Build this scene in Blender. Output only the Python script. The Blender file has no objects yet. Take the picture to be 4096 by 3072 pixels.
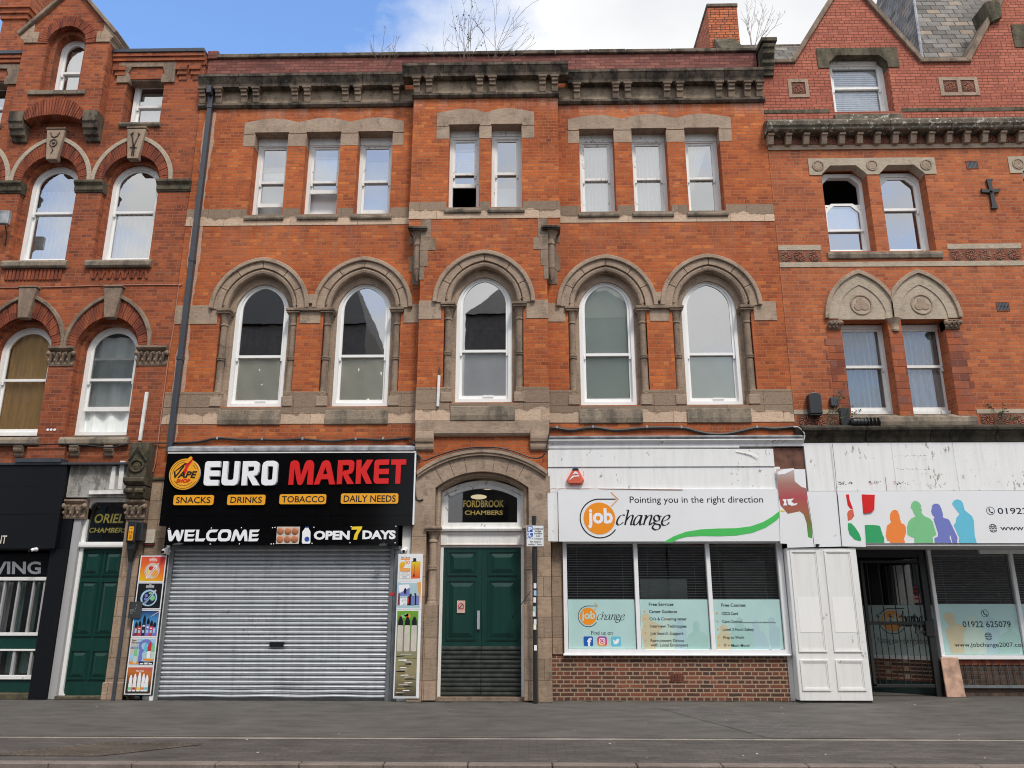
import bpy, math, random
from mathutils import Vector, Matrix
R = math.radians
scene = bpy.context.scene
col = scene.collection
rnd = random.Random(7)

# ------------------------------------------------------------------ camera
CAM = (0.0, -15.2, 1.675); PITCH = 15.6; YAW = 1.1; FPX = 3148.0
cd = bpy.data.cameras.new('camera'); cam = bpy.data.objects.new('camera', cd); col.objects.link(cam)
cam.location = CAM; cam.rotation_euler = (R(90 + PITCH), 0, R(YAW))
cd.sensor_width = 36; cd.lens = FPX / 4096 * 36; cd.clip_start = .1; cd.clip_end = 900
scene.camera = cam
scene.render.engine = 'CYCLES'; scene.cycles.filter_width = 1.05

# ------------------------------------------------------------------ light
SUN = Vector((.30, -.62, .95)).normalized()
sl = bpy.data.lights.new('sun', 'SUN'); sl.energy = 1.5; sl.angle = R(11); sl.color = (1, .93, .83)
so = bpy.data.objects.new('sun', sl); col.objects.link(so); so.location = (10, -30, 40)
so.rotation_euler = SUN.to_track_quat('Z', 'Y').to_euler()
scene.view_settings.view_transform = 'Standard'; scene.view_settings.look = 'None'
scene.view_settings.exposure = 0.72; scene.view_settings.gamma = 1; scene.view_settings.use_curve_mapping = False

# ------------------------------------------------------------------ node helpers
class NT:
    def __init__(s, nt): s.t = nt
    def n(s, typ, **kw):
        x = s.t.nodes.new(typ)
        for k, v in kw.items(): setattr(x, k, v)
        return x
    def L(s, a, b): s.t.links.new(a, b)
    def put(s, inp, v):
        if isinstance(v, bpy.types.NodeSocket): s.L(v, inp)
        elif v is not None:
            if hasattr(inp.default_value, '__len__') and len(inp.default_value) == 4 and len(v) == 3: v = (*v, 1)
            inp.default_value = v
    def math(s, op, a, b=None, clamp=False):
        x = s.n('ShaderNodeMath', operation=op, use_clamp=clamp); s.put(x.inputs[0], a)
        if b is not None: s.put(x.inputs[1], b)
        return x.outputs[0]
    def vmul(s, v, k):
        x = s.n('ShaderNodeVectorMath', operation='MULTIPLY'); s.L(v, x.inputs[0]); x.inputs[1].default_value = k
        return x.outputs[0]
    def noise(s, v, sc, det=4, rough=.55):
        x = s.n('ShaderNodeTexNoise'); s.L(v, x.inputs['Vector'])
        x.inputs['Scale'].default_value = sc; x.inputs['Detail'].default_value = det; x.inputs['Roughness'].default_value = rough
        return x.outputs[0]
    def ramp(s, f, stops, interp='LINEAR'):
        x = s.n('ShaderNodeValToRGB'); r = x.color_ramp; r.interpolation = interp
        while len(r.elements) < len(stops): r.elements.new(.5)
        for e, (p, c) in zip(r.elements, stops):
            e.position = p; e.color = (*c, 1) if hasattr(c, '__len__') else (c, c, c, 1)
        s.L(f, x.inputs[0]); return x.outputs[0]
    def mix(s, f, a, b, mode='MIX'):
        x = s.n('ShaderNodeMix', data_type='RGBA', blend_type=mode); s.put(x.inputs[0], f); s.put(x.inputs[6], a); s.put(x.inputs[7], b)
        return x.outputs[2]
    def pos(s): return s.n('ShaderNodeNewGeometry').outputs['Position']
    def bump(s, h, st=.4, d=.01, nrm=None):
        x = s.n('ShaderNodeBump'); x.inputs['Strength'].default_value = st; x.inputs['Distance'].default_value = d
        s.L(h, x.inputs['Height'])
        if nrm is not None: s.L(nrm, x.inputs['Normal'])
        return x.outputs[0]

def new_mat(name):
    m = bpy.data.materials.new(name); m.use_nodes = True
    return m, NT(m.node_tree), m.node_tree.nodes['Principled BSDF']

# ------------------------------------------------------------------ world: nishita sky with broken cloud
wd = bpy.data.worlds.new('World'); scene.world = wd; wd.use_nodes = True
w = NT(wd.node_tree); bg = wd.node_tree.nodes['Background']
sky = w.n('ShaderNodeTexSky'); sky.sky_type = 'NISHITA'; sky.sun_disc = False
sky.sun_elevation = math.asin(SUN.z); sky.sun_rotation = math.atan2(SUN.x, SUN.y); sky.air_density = 1.0; sky.dust_density = .4; sky.ozone_density = 2.0
gen = w.n('ShaderNodeTexCoord').outputs['Generated']
sp = w.n('ShaderNodeSeparateXYZ'); w.L(gen, sp.inputs[0])
yy = w.math('MAXIMUM', w.math('ABSOLUTE', sp.outputs[1]), .15)
ratio = w.math('DIVIDE', sp.outputs[0], yy)
front = w.math('GREATER_THAN', sp.outputs[1], 0.0)
cb_front = w.ramp(w.math('MULTIPLY_ADD', ratio, .5), [(.0, .40), (.18, .10), (.25, .10), (.34, .20), (.43, .42), (.62, .75)])
ma = cb_front.node
mm = [n for n in wd.node_tree.nodes if n.type == 'MATH' and n.operation == 'MULTIPLY_ADD'][0]; mm.inputs[2].default_value = .5
bias = w.mix(front, (.47, .47, .47), cb_front)
nz = w.noise(w.vmul(gen, (1, 1, 1.6)), 3.4, 9, .62)
cf = w.ramp(w.math('ADD', nz, w.math('SUBTRACT', bias, .24)), [(.45, 0.), (.56, .38), (.74, 1.)])
cl = w.ramp(w.noise(w.vmul(gen, (1, 1, 2)), 2.2, 6), [(.3, (3.3, 3.4, 3.55)), (.62, (4.25, 4.27, 4.3))])
skyc = w.mix(1.0, sky.outputs[0], (1.18, 1.34, 1.52), 'MULTIPLY')
cl = w.mix(1.0, cl, w.mix(front, (1.55, 1.54, 1.52), (1.12, 1.12, 1.12)), 'MULTIPLY')
w.L(w.mix(cf, skyc, cl), bg.inputs[0]); bg.inputs[1].default_value = .13

# ------------------------------------------------------------------ materials
MAT = {}
def flat(name, c, rough=.6, metal=0, var=.12, sc=6, spec=.5):
    m, t, b = new_mat(name)
    f = t.noise(t.pos(), sc, 5)
    b.inputs['Base Color'].default_value = (*c, 1)
    lo = tuple(x * (1 - var) for x in c); hi = tuple(min(1, x * (1 + var)) for x in c)
    t.L(t.ramp(f, [(.3, lo), (.7, hi)]), b.inputs['Base Color'])
    b.inputs['Roughness'].default_value = rough; b.inputs['Metallic'].default_value = metal
    b.inputs['Specular IOR Level'].default_value = spec
    MAT[name] = m; return m

def brick(name, stops, mortar, bw=.225, rh=.075, ms=.007, soot=.35, patch=.25, vary=1.0, bumpd=.006, sq=.5, sqf=3, seed=0.0, ledges=()):
    m, t, b = new_mat(name); p = t.pos(); s = t.n('ShaderNodeSeparateXYZ'); t.L(p, s.inputs[0])
    wob = t.noise(p, 5, 2)
    u = t.math('ADD', t.math('ADD', s.outputs[0], s.outputs[1]), seed)
    v = t.math('ADD', s.outputs[2], t.math('MULTIPLY', t.math('SUBTRACT', wob, .5), .012))
    c = t.n('ShaderNodeCombineXYZ'); t.L(u, c.inputs[0]); t.L(v, c.inputs[1])
    k = t.n('ShaderNodeTexBrick'); t.L(c.outputs[0], k.inputs['Vector'])
    k.offset = .5; k.squash = sq; k.squash_frequency = sqf
    for nme, val in (('Color1', (0, 0, 0, 1)), ('Color2', (1, 1, 1, 1)), ('Mortar', (.5, .5, .5, 1)), ('Scale', 1), ('Mortar Size', ms), ('Mortar Smooth', .35), ('Bias', 0), ('Brick Width', bw), ('Row Height', rh)):
        k.inputs[nme].default_value = val
    base = t.ramp(k.outputs['Color'], stops)
    fine = t.noise(t.vmul(p, (1, 1, 2.2)), 26, 5, .7)
    base = t.mix(.55, base, t.ramp(fine, [(.3, .55), (.7, 1.35)]), 'MULTIPLY')
    big = t.noise(t.vmul(p, (1, 1, 1.3)), .9, 5, .6)
    base = t.mix(patch * 2, base, t.ramp(big, [(.32, (.62, .55, .58)), (.5, (1, 1, 1)), (.7, (1.25, 1.3, 1.2))]), 'MULTIPLY')
    st = t.noise(t.vmul(p, (2.6, 2.6, .35)), 1.6, 5, .65)
    base = t.mix(t.math('MULTIPLY', t.ramp(st, [(.52, 0.), (.72, 1.)]), soot), base, (.07, .05, .042))
    vo = t.n('ShaderNodeTexVoronoi'); t.L(t.vmul(p, (.55, .55, .8)), vo.inputs['Vector']); vo.inputs['Scale'].default_value = 1.3
    vs_ = t.n('ShaderNodeSeparateXYZ'); t.L(vo.outputs['Color'], vs_.inputs[0])
    base = t.mix(.6, base, t.ramp(vs_.outputs[0], [(.15, (.86, .82, .84)), (.5, (1, 1, 1)), (.85, (1.12, 1.16, 1.12))]), 'MULTIPLY')
    for zl_, dp_, k_, cl_ in ledges:                       # water runs below a ledge
        cx_ = t.n('ShaderNodeCombineXYZ'); t.L(t.math('MULTIPLY', s.outputs[0], 1.7), cx_.inputs[0]); t.L(t.math('MULTIPLY', s.outputs[2], .22), cx_.inputs[2])
        rn = t.ramp(t.noise(cx_.outputs[0], 2.0, 8, .7), [(.46, 0.), (.62, 1.)])
        mr = t.n('ShaderNodeMapRange'); t.L(s.outputs[2], mr.inputs[0]); mr.inputs[1].default_value = zl_ - dp_; mr.inputs[2].default_value = zl_
        below = t.math('LESS_THAN', s.outputs[2], zl_ + .02)
        base = t.mix(t.math('MULTIPLY', t.math('MULTIPLY', rn, t.math('MULTIPLY', mr.outputs[0], below)), k_), base, cl_)
    mc = t.mix(.6, mortar, t.ramp(fine, [(.3, .5), (.7, 1.4)]), 'MULTIPLY')
    out = t.mix(k.outputs['Fac'], base, mc)
    t.L(out, b.inputs['Base Color']); b.inputs['Roughness'].default_value = .88; b.inputs['Specular IOR Level'].default_value = .25
    h = t.math('SUBTRACT', t.math('MULTIPLY', fine, .5), k.outputs['Fac'])
    t.L(t.bump(h, .7, bumpd), b.inputs['Normal'])
    MAT[name] = m; return m

def stone(name, c1, c2, dark, soot=.5, lo=.5, hi=.7, joint=None, bumpd=.006, lich=None):
    m, t, b = new_mat(name); p = t.pos()
    n1 = t.noise(p, 1.7, 6, .6); n2 = t.noise(t.vmul(p, (1, 1, 4)), 9, 6, .7); n3 = t.noise(p, 60, 3, .6)
    c = t.ramp(n1, [(.3, c1), (.7, c2)])
    c = t.mix(.7, c, t.ramp(n2, [(.28, .6), (.5, 1.), (.74, 1.3)]), 'MULTIPLY')
    c = t.mix(.35, c, t.ramp(n3, [(.3, .6), (.7, 1.3)]), 'MULTIPLY')
    st = t.noise(t.vmul(p, (2.2, 2.2, .7)), 1.5, 8, .7)
    c = t.mix(t.math('MULTIPLY', t.ramp(st, [(lo, 0.), (hi, 1.)]), soot), c, dark)
    if lich:
        ln = t.noise(p, 11, 6, .7)
        c = t.mix(t.math('MULTIPLY', t.ramp(ln, [(.56, 0.), (.62, 1.)]), lich[1]), c, lich[0])
    cr = t.noise(t.vmul(p, (1.4, 1.4, 1.0)), 3.2, 10, .72)
    c = t.mix(t.math('MULTIPLY', t.ramp(cr, [(.57, 0.), (.63, 1.)]), soot * .8), c, dark)
    c = t.mix(t.math('MULTIPLY', t.ramp(cr, [(.32, 1.), (.37, 0.)]), .45), c, tuple(min(1, x * 1.35) for x in c2))
    h = t.math('ADD', n2, t.math('MULTIPLY', n3, .4))
    if joint:
        s = t.n('ShaderNodeSeparateXYZ'); t.L(p, s.inputs[0])
        cc = t.n('ShaderNodeCombineXYZ'); t.L(t.math('ADD', s.outputs[0], s.outputs[1]), cc.inputs[0]); t.L(s.outputs[2], cc.inputs[1])
        k = t.n('ShaderNodeTexBrick'); t.L(cc.outputs[0], k.inputs['Vector'])
        for nme, val in (('Color1', (.8, .8, .8, 1)), ('Color2', (1.15, 1.12, 1.1, 1)), ('Scale', 1), ('Mortar Size', .006), ('Mortar Smooth', .2), ('Brick Width', joint[0]), ('Row Height', joint[1])):
            k.inputs[nme].default_value = val
        k.inputs['Mortar'].default_value = (.55, .5, .45, 1)
        c = t.mix(1.0, c, k.outputs['Color'], 'MULTIPLY')
        h = t.math('SUBTRACT', h, k.outputs['Fac'])
    t.L(c, b.inputs['Base Color']); b.inputs['Roughness'].default_value = .9; b.inputs['Specular IOR Level'].default_value = .2
    t.L(t.bump(h, .55, bumpd), b.inputs['Normal'])
    MAT[name] = m; return m

def band(name, zsplit, c_hi, c_lo):
    """weathered stone course: brown stone above, pale bare stone below a ragged edge"""
    m, t, b = new_mat(name); p = t.pos(); s = t.n('ShaderNodeSeparateXYZ'); t.L(p, s.inputs[0])
    n1 = t.noise(t.vmul(p, (1.2, 1.2, .5)), 2.4, 7, .62); n2 = t.noise(t.vmul(p, (1, 1, 3)), 12, 6, .7); n3 = t.noise(p, 55, 3)
    z = t.math('ADD', s.outputs[2], t.math('MULTIPLY', t.math('SUBTRACT', n1, .5), .42))
    f = t.ramp(t.math('MULTIPLY_ADD', z, 1.0), [(.495, 0.), (.505, 1.)])
    f.node.inputs[0].links[0].from_node.inputs[2].default_value = .5 - zsplit
    c = t.mix(f, c_lo, c_hi)
    c = t.mix(.75, c, t.ramp(n2, [(.28, .62), (.5, 1.), (.74, 1.28)]), 'MULTIPLY')
    c = t.mix(.4, c, t.ramp(n3, [(.3, .6), (.7, 1.3)]), 'MULTIPLY')
    cc = t.n('ShaderNodeCombineXYZ'); t.L(t.math('ADD', s.outputs[0], s.outputs[1]), cc.inputs[0]); t.L(t.math('SUBTRACT', s.outputs[2], zsplit), cc.inputs[1])
    k = t.n('ShaderNodeTexBrick'); t.L(cc.outputs[0], k.inputs['Vector'])
    for nme, val in (('Color1', (.85, .85, .85, 1)), ('Color2', (1.12, 1.1, 1.08, 1)), ('Mortar', (.6, .52, .45, 1)), ('Scale', 1), ('Mortar Size', .006), ('Mortar Smooth', .3), ('Brick Width', .72), ('Row Height', .4)):
        k.inputs[nme].default_value = val
    c = t.mix(1.0, c, k.outputs['Color'], 'MULTIPLY')
    t.L(c, b.inputs['Base Color']); b.inputs['Roughness'].default_value = .9; b.inputs['Specular IOR Level'].default_value = .2
    t.L(t.bump(t.math('ADD', n2, t.math('MULTIPLY', f, .8)), .5, .006), b.inputs['Normal'])
    MAT[name] = m; return m

def paint(name, c, under=(.16, .12, .09), peel=.5, thr=.66, rough=.5, streak=.15, sc=9):
    m, t, b = new_mat(name); p = t.pos()
    a = t.noise(p, 1.1, 4); q = t.noise(t.vmul(p, (1.6, 1.6, .8)), sc, 8, .75); f3 = t.noise(t.vmul(p, (4, 4, .4)), 2.5, 6, .6)
    g = t.math('ADD', q, t.math('MULTIPLY', t.math('SUBTRACT', a, .5), .35))
    f = t.math('MULTIPLY', t.ramp(g, [(thr, 0.), (thr + .03, 1.)]), peel)
    cc = t.mix(t.math('MULTIPLY', t.ramp(f3, [(.45, 0.), (.75, 1.)]), streak), c, tuple(x * .45 for x in c))
    cc = t.mix(f, cc, under)
    t.L(cc, b.inputs['Base Color']); b.inputs['Roughness'].default_value = rough; b.inputs['Specular IOR Level'].default_value = .35
    t.L(t.bump(t.math('SUBTRACT', t.math('MULTIPLY', q, .3), f), .35, .004), b.inputs['Normal'])
    MAT[name] = m; return m

def glass(name, refl=.22, tint=(.8, .84, .84), wav=.02):
    m = bpy.data.materials.new(name); m.use_nodes = True; t = NT(m.node_tree); m.node_tree.nodes.clear()
    o = t.n('ShaderNodeOutputMaterial'); g = t.n('ShaderNodeBsdfGlossy'); g.inputs['Roughness'].default_value = .015
    tr = t.n('ShaderNodeBsdfTransparent'); tr.inputs[0].default_value = (*tint, 1)
    lw = t.n('ShaderNodeLayerWeight'); lw.inputs['Blend'].default_value = .35
    f = t.math('MINIMUM', t.math('MULTIPLY_ADD', lw.outputs['Fresnel'], .8), .9)
    f.node.inputs[0].links[0].from_node.inputs[2].default_value = refl
    nz = t.noise(t.pos(), 1.6, 2)
    t.L(t.bump(nz, .045, wav), g.inputs['Normal'])
    x = t.n('ShaderNodeMixShader'); t.L(f, x.inputs[0]); t.L(tr.outputs[0], x.inputs[1]); t.L(g.outputs[0], x.inputs[2]); t.L(x.outputs[0], o.inputs[0])
    MAT[name] = m; return m

def cloth(name, c, trans=.35, fold=22):
    m, t, b = new_mat(name); p = t.pos()
    n = t.noise(t.vmul(p, (1, 1, .12)), fold, 3)
    t.L(t.mix(.5, c, t.ramp(n, [(.3, .72), (.7, 1.15)]), 'MULTIPLY'), b.inputs['Base Color'])
    b.inputs['Roughness'].default_value = .9; b.inputs['Specular IOR Level'].default_value = .1
    MAT[name] = m; return m

def grad(name, stops, axis=(0, 0, 1), lo=0., hi=1., rough=.35):
    """printed colour gradient between two heights (or along another axis)"""
    m, t, b = new_mat(name); d = t.n('ShaderNodeVectorMath', operation='DOT_PRODUCT'); t.L(t.pos(), d.inputs[0]); d.inputs[1].default_value = axis
    f = t.n('ShaderNodeMapRange'); t.L(d.outputs['Value'], f.inputs[0]); f.inputs[1].default_value = lo; f.inputs[2].default_value = hi
    t.L(t.ramp(f.outputs[0], stops), b.inputs['Base Color']); b.inputs['Roughness'].default_value = rough
    MAT[name] = m; return m

brick('brick_centre', [(0, (.30, .08, .034)), (.15, (.39, .096, .033)), (.6, (.445, .113, .035)), (.9, (.485, .132, .039)), (1, (.56, .175, .05))], (.36, .155, .085), soot=.36, patch=.42, ledges=((9.46, 1.1, .55, (.24, .13, .10)), (5.11, .6, .5, (.12, .075, .05)), (12.34, .35, .55, (.50, .36, .30)), (7.2, .5, .35, (.16, .075, .045))))
brick('brick_left', [(0, (.20, .056, .028)), (.3, (.29, .075, .031)), (.7, (.35, .09, .035)), (1, (.41, .116, .043))], (.29, .135, .09), soot=.45, seed=.4, ledges=((8.5, .7, .5, (.10, .05, .035)), (4.69, .5, .5, (.09, .06, .045)), (11.9, .5, .4, (.12, .055, .035)), (13.6, .5, .4, (.10, .05, .035))))
brick('brick_right', [(0, (.30, .085, .04)), (.3, (.385, .107, .043)), (.7, (.445, .125, .047)), (1, (.50, .15, .055))], (.36, .18, .115), soot=.3, seed=.9, ledges=((8.4, .6, .4, (.5, .22, .12)), (11.15, .5, .5, (.16, .08, .06)), (5.26, .5, .4, (.2, .1, .06))))
brick('brick_salmon', [(0, (.36, .11, .072)), (.4, (.42, .13, .084)), (1, (.49, .16, .104))], (.17, .06, .04), ms=.009, soot=.1, patch=.12, seed=.2)
brick('brick_parapet', [(0, (.17, .06, .05)), (.5, (.23, .085, .07)), (1, (.29, .115, .09))], (.09, .05, .045), soot=.35, sq=1)
brick('brick_chimney', [(0, (.38, .10, .05)), (.5, (.50, .14, .06)), (1, (.58, .18, .08))], (.09, .045, .03), ms=.011, soot=.1, patch=.1)
brick('brick_low', [(0, (.07, .045, .038)), (.4, (.13, .058, .042)), (.75, (.19, .07, .046)), (1, (.24, .085, .05))], (.36, .26, .18), ms=.013, rh=.0715, bw=.25, soot=.25, sq=.5, sqf=2)
brick('brick_dark', [(0, (.06, .04, .03)), (1, (.13, .08, .06))], (.08, .07, .06), ms=.01, soot=.4)
brick('brick_voussoir', [(0, (.15, .045, .03)), (.5, (.24, .065, .034)), (1, (.32, .09, .045))], (.2, .09, .06), bw=.08, rh=.5, ms=.001, soot=.45, sq=1)
brick('brick_jamb', [(0, (.17, .06, .045)), (.35, (.31, .088, .045)), (.8, (.40, .112, .048)), (1, (.25, .10, .075))], (.3, .2, .13), bw=.3, rh=.152, ms=.004, soot=.3, sq=1, seed=.1)
stone('stone', (.315, .232, .172), (.43, .325, .245), (.09, .075, .06), .55, .5, .74)
stone('stone_dark', (.225, .165, .122), (.335, .25, .186), (.055, .048, .04), .65, .45, .68)
stone('stone_soot', (.105, .085, .067), (.225, .175, .132), (.022, .020, .018), .85, .44, .6, lich=((.33, .29, .22), .12))
stone('stone_frieze', (.28, .215, .152), (.42, .32, .225), (.045, .04, .034), .75, .46, .66)
stone('stone_pale', (.40, .33, .25), (.48, .40, .31), (.16, .14, .12), .45, .52, .75)
stone('stone_ashlar', (.31, .228, .165), (.42, .315, .232), (.11, .09, .072), .5, .5, .75, joint=(.62, .36))
stone('stone_lichen', (.13, .11, .085), (.22, .185, .14), (.04, .037, .03), .7, .45, .65, lich=((.62, .62, .55), .75), bumpd=.02)
stone('stone_moss', (.10, .085, .06), (.17, .14, .10), (.028, .027, .02), .8, .42, .62, lich=((.13, .12, .05), .6), bumpd=.015)
stone('sill_stone', (.22, .178, .135), (.33, .268, .205), (.07, .065, .055), .8, .45, .65, bumpd=.012)
stone('terracotta', (.21, .072, .045), (.30, .10, .06), (.06, .035, .03), .5, .5, .7)
stone('terracotta_petal', (.30, .11, .075), (.40, .15, .095), (.12, .05, .04), .3, .55, .75)
stone('render_grey', (.27, .26, .24), (.44, .43, .40), (.14, .13, .12), .8, .5, .56, bumpd=.01)
band('band_upper', 9.63, (.275, .203, .148), (.55, .41, .305))
band('band_lower', 5.33, (.285, .21, .153), (.55, .41, .305))
paint('white_frame', (.87, .87, .86), peel=.35, thr=.70, streak=.1)
paint('white_old', (.82, .82, .80), peel=.75, thr=.62, streak=.25)
paint('white_board', (.82, .825, .83), peel=.8, thr=.615, streak=.22, under=(.24, .19, .14), sc=8)
paint('white_pillar', (.80, .80, .79), peel=.6, thr=.64, streak=.18)
paint('grey_post', (.40, .40, .41), peel=.4, thr=.7)
paint('green_door', (.008, .047, .038), under=(.05, .085, .07), peel=.45, thr=.66, rough=.3, streak=.45)
paint('black_fascia', (.006, .007, .010), under=(.2, .2, .22), peel=.5, thr=.70, rough=.5, streak=.1, sc=5); MAT['black_fascia'].node_tree.nodes['Principled BSDF'].inputs['Specular IOR Level'].default_value = .18
flat('black_gloss', (.003, .003, .0035), .12, var=.2, spec=.14)
flat('black_iron', (.014, .015, .016), .5)
flat('black_plastic', (.016, .018, .022), .42)
flat('pipe_grey', (.045, .052, .065), .45)
flat('lead', (.30, .31, .33), .55, .25, var=.45, sc=5)
paint('steel', (.60, .62, .65), under=(.30, .28, .25), peel=.5, thr=.62, rough=.34, streak=.35, sc=6); MAT['steel'].node_tree.nodes['Principled BSDF'].inputs['Metallic'].default_value = .6
flat('guide_steel', (.20, .215, .23), .45, .4, var=.2)
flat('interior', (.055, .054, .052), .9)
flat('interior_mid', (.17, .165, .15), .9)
flat('white_pvc', (.86, .865, .88), .35, var=.03)
flat('letter_white', (.86, .87, .91), .35, var=.02)
flat('letter_red', (.66, .012, .012), .35, var=.04)
flat('ink_black', (.006, .007, .012), .4, var=.02)
flat('ink_navy', (.010, .012, .026), .4, var=.02)
flat('amber', (.84, .38, .02), .35, var=.03)
flat('tag_red', (.14, .008, .01), .4)
flat('orange', (.87, .29, .015), .4, var=.03)
flat('orange_pale', (.80, .36, .09), .4, var=.03)
flat('sign_white', (.80, .815, .84), .32, var=.025, sc=1.5)
flat('film', (.45, .66, .645), .35, var=.05, sc=2)
flat('film_dim', (.5, .62, .6), .35, var=.06, sc=2)
flat('film_green', (.36, .58, .54), .35, var=.03)
flat('film_blue', (.40, .58, .63), .35, var=.03)
flat('film_sand', (.58, .53, .36), .35, var=.03)
flat('film_pale', (.52, .66, .58), .35, var=.03)
flat('gold', (.34, .25, .05), .45, var=.08)
flat('gold_dim', (.24, .21, .045), .45, var=.08)
flat('swoosh_green', (.07, .52, .11), .4, var=.02); flat('strip_dark', (.035, .032, .026), .9, var=.4, sc=9); flat('fig_orange', (.86, .24, .045), .4, var=.02); flat('fig_green', (.20, .55, .26), .4, var=.02); flat('fig_violet', (.17, .20, .54), .4, var=.02)
flat('fig_cyan', (.13, .52, .70), .4, var=.02); flat('fig_deep', (.03, .36, .13), .4, var=.02)
flat('sign_blue', (.012, .11, .45), .4, var=.03)
flat('red_alarm', (.66, .13, .075), .4, var=.08); flat('navy_cap', (.015, .02, .05), .35)
flat('pink_faded', (.68, .46, .41), .45, var=.1); flat('cream', (.62, .57, .48), .5, var=.05)
flat('yellow', (.80, .55, .02), .4, var=.03); flat('bright_yellow', (.86, .63, .03), .4, var=.03)
flat('egg', (.46, .17, .075), .45, var=.2); flat('egg_box', (.58, .52, .47), .7)
flat('blue_label', (.02, .07, .36), .4); flat('pale_blue', (.38, .58, .78), .4)
flat('bark', (.10, .075, .055), .9); flat('twig', (.115, .09, .07), .9); flat('pale_twig', (.36, .31, .27), .9)
flat('leaf', (.05, .10, .025), .7, var=.5, sc=20); flat('dry_leaf', (.30, .22, .08), .8, var=.4)
flat('cable_black', (.012, .012, .013), .5); flat('cable_white', (.5, .48, .45), .5); flat('cable_pink', (.42, .2, .14), .6)
flat('batten_wood', (.74, .73, .71), .75, var=.15, sc=8); flat('brown_board', (.13, .055, .036), .8, var=.5, sc=7)
flat('lens_dark', (.01, .01, .012), .15); flat('panel_steel', (.10, .105, .11), .4, .7, var=.15)
flat('sheet_cream', (.88, .86, .74), .8, var=.06, sc=2.5); flat('sheet_white', (.9, .9, .9), .8, var=.05, sc=2.5); flat('sheet_sage', (.70, .78, .71), .7, var=.05, sc=1.5)
flat('blind_dark', (.58, .60, .60), .55); flat('blind_white', (.88, .89, .90), .5)
flat('paper_dim', (.17, .165, .145), .7); flat('red_print', (.55, .03, .03), .5); flat('maroon', (.20, .03, .03), .5, var=.5, sc=8)
flat('slate_a', (.13, .13, .135), .55)
flat('copper_sheet', (.52, .33, .24), .5, var=.45, sc=5)
cloth('net', (.88, .89, .88)); cloth('net_grey', (.62, .66, .66)); cloth('mustard', (.90, .62, .28)); cloth('sheer', (.88, .93, .92), fold=6); cloth('grey_cloth', (.58, .58, .58))
glass('glass_sky', .44, (.93, .96, .97)); glass('glass', .11, (.985, .99, .985)); glass('glass_shop', .085, (.85, .88, .88), .004)
m, t, b = new_mat('lamp_glow'); b.inputs['Base Color'].default_value = (.7, .6, .4, 1); b.inputs['Emission Color'].default_value = (1, .82, .5, 1); b.inputs['Emission Strength'].default_value = .5; MAT['lamp_glow'] = m
# slate roof
def slate(name, cols, rh=.2, bw=.33):
    m, t, b = new_mat(name); uv = t.n('ShaderNodeUVMap').outputs[0]
    k = t.n('ShaderNodeTexBrick'); t.L(uv, k.inputs['Vector'])
    for nme, val in (('Color1', (0, 0, 0, 1)), ('Color2', (1, 1, 1, 1)), ('Mortar', (0, 0, 0, 1)), ('Scale', 1), ('Mortar Size', .009), ('Mortar Smooth', .1), ('Brick Width', bw), ('Row Height', rh)):
        k.inputs[nme].default_value = val
    p = t.pos(); f = t.noise(t.vmul(p, (3, 3, 1)), 3, 6, .7)
    c = t.mix(.6, t.ramp(k.outputs['Color'], cols), t.ramp(f, [(.3, (.6, .55, .5)), (.7, (1.3, 1.3, 1.3))]), 'MULTIPLY')
    t.L(t.mix(k.outputs['Fac'], c, (.02, .02, .022)), b.inputs['Base Color']); b.inputs['Roughness'].default_value = .75; b.inputs['Specular IOR Level'].default_value = .15
    t.L(t.bump(t.math('SUBTRACT', 0.5, k.outputs['Fac']), .6, .01), b.inputs['Normal']); MAT[name] = m
slate('slate', [(0, (.11, .102, .095)), (.4, (.175, .166, .155)), (.75, (.235, .225, .21)), (.92, (.30, .24, .19)), (1, (.17, .13, .11))])
# ground materials
def ground(name, c1, c2, paver=None, ang=0, wet=.75):
    m, t, b = new_mat(name); p = t.pos()
    n1 = t.noise(p, .5, 6, .6); n2 = t.noise(p, 90, 3, .6); n3 = t.noise(t.vmul(p, (1, 2.2, 1)), 1.6, 9, .7)
    c = t.ramp(n1, [(.3, c1), (.7, c2)])
    c = t.mix(.7, c, t.ramp(n2, [(.3, .6), (.72, 1.45)]), 'MULTIPLY')
    c = t.mix(.85, c, t.ramp(n3, [(.28, .5), (.5, .95), (.72, 1.35)]), 'MULTIPLY')
    gum = t.n('ShaderNodeTexVoronoi'); t.L(p, gum.inputs['Vector']); gum.inputs['Scale'].default_value = 1.7
    c = t.mix(t.ramp(gum.outputs['Distance'], [(.035, .5), (.05, 0.)]), c, tuple(min(1, 2.0 * x) for x in c2))
    h = n2
    if paver:
        mp = t.n('ShaderNodeMapping'); t.L(p, mp.inputs['Vector']); mp.inputs['Rotation'].default_value = (0, 0, ang)
        k = t.n('ShaderNodeTexBrick'); t.L(mp.outputs[0], k.inputs['Vector'])
        for nme, val in (('Color1', (.8, .8, .8, 1)), ('Color2', (1.2, 1.17, 1.15, 1)), ('Mortar', (.45, .43, .42, 1)), ('Scale', 1), ('Mortar Size', .006), ('Mortar Smooth', .3), ('Brick Width', paver[0]), ('Row Height', paver[1])):
            k.inputs[nme].default_value = val
        c = t.mix(.6, c, k.outputs['Color'], 'MULTIPLY'); h = t.math('SUBTRACT', t.math('MULTIPLY', n2, .4), k.outputs['Fac'])
    t.L(c, b.inputs['Base Color']); b.inputs['Roughness'].default_value = wet; b.inputs['Specular IOR Level'].default_value = .3
    t.L(t.bump(h, .5, .004), b.inputs['Normal']); MAT[name] = m
ground('asphalt', (.092, .085, .077), (.122, .114, .104))
ground('road', (.06, .058, .056), (.085, .083, .08))
ground('pavers', (.080, .072, .067), (.108, .098, .091), (.22, .11), 0)
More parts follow.
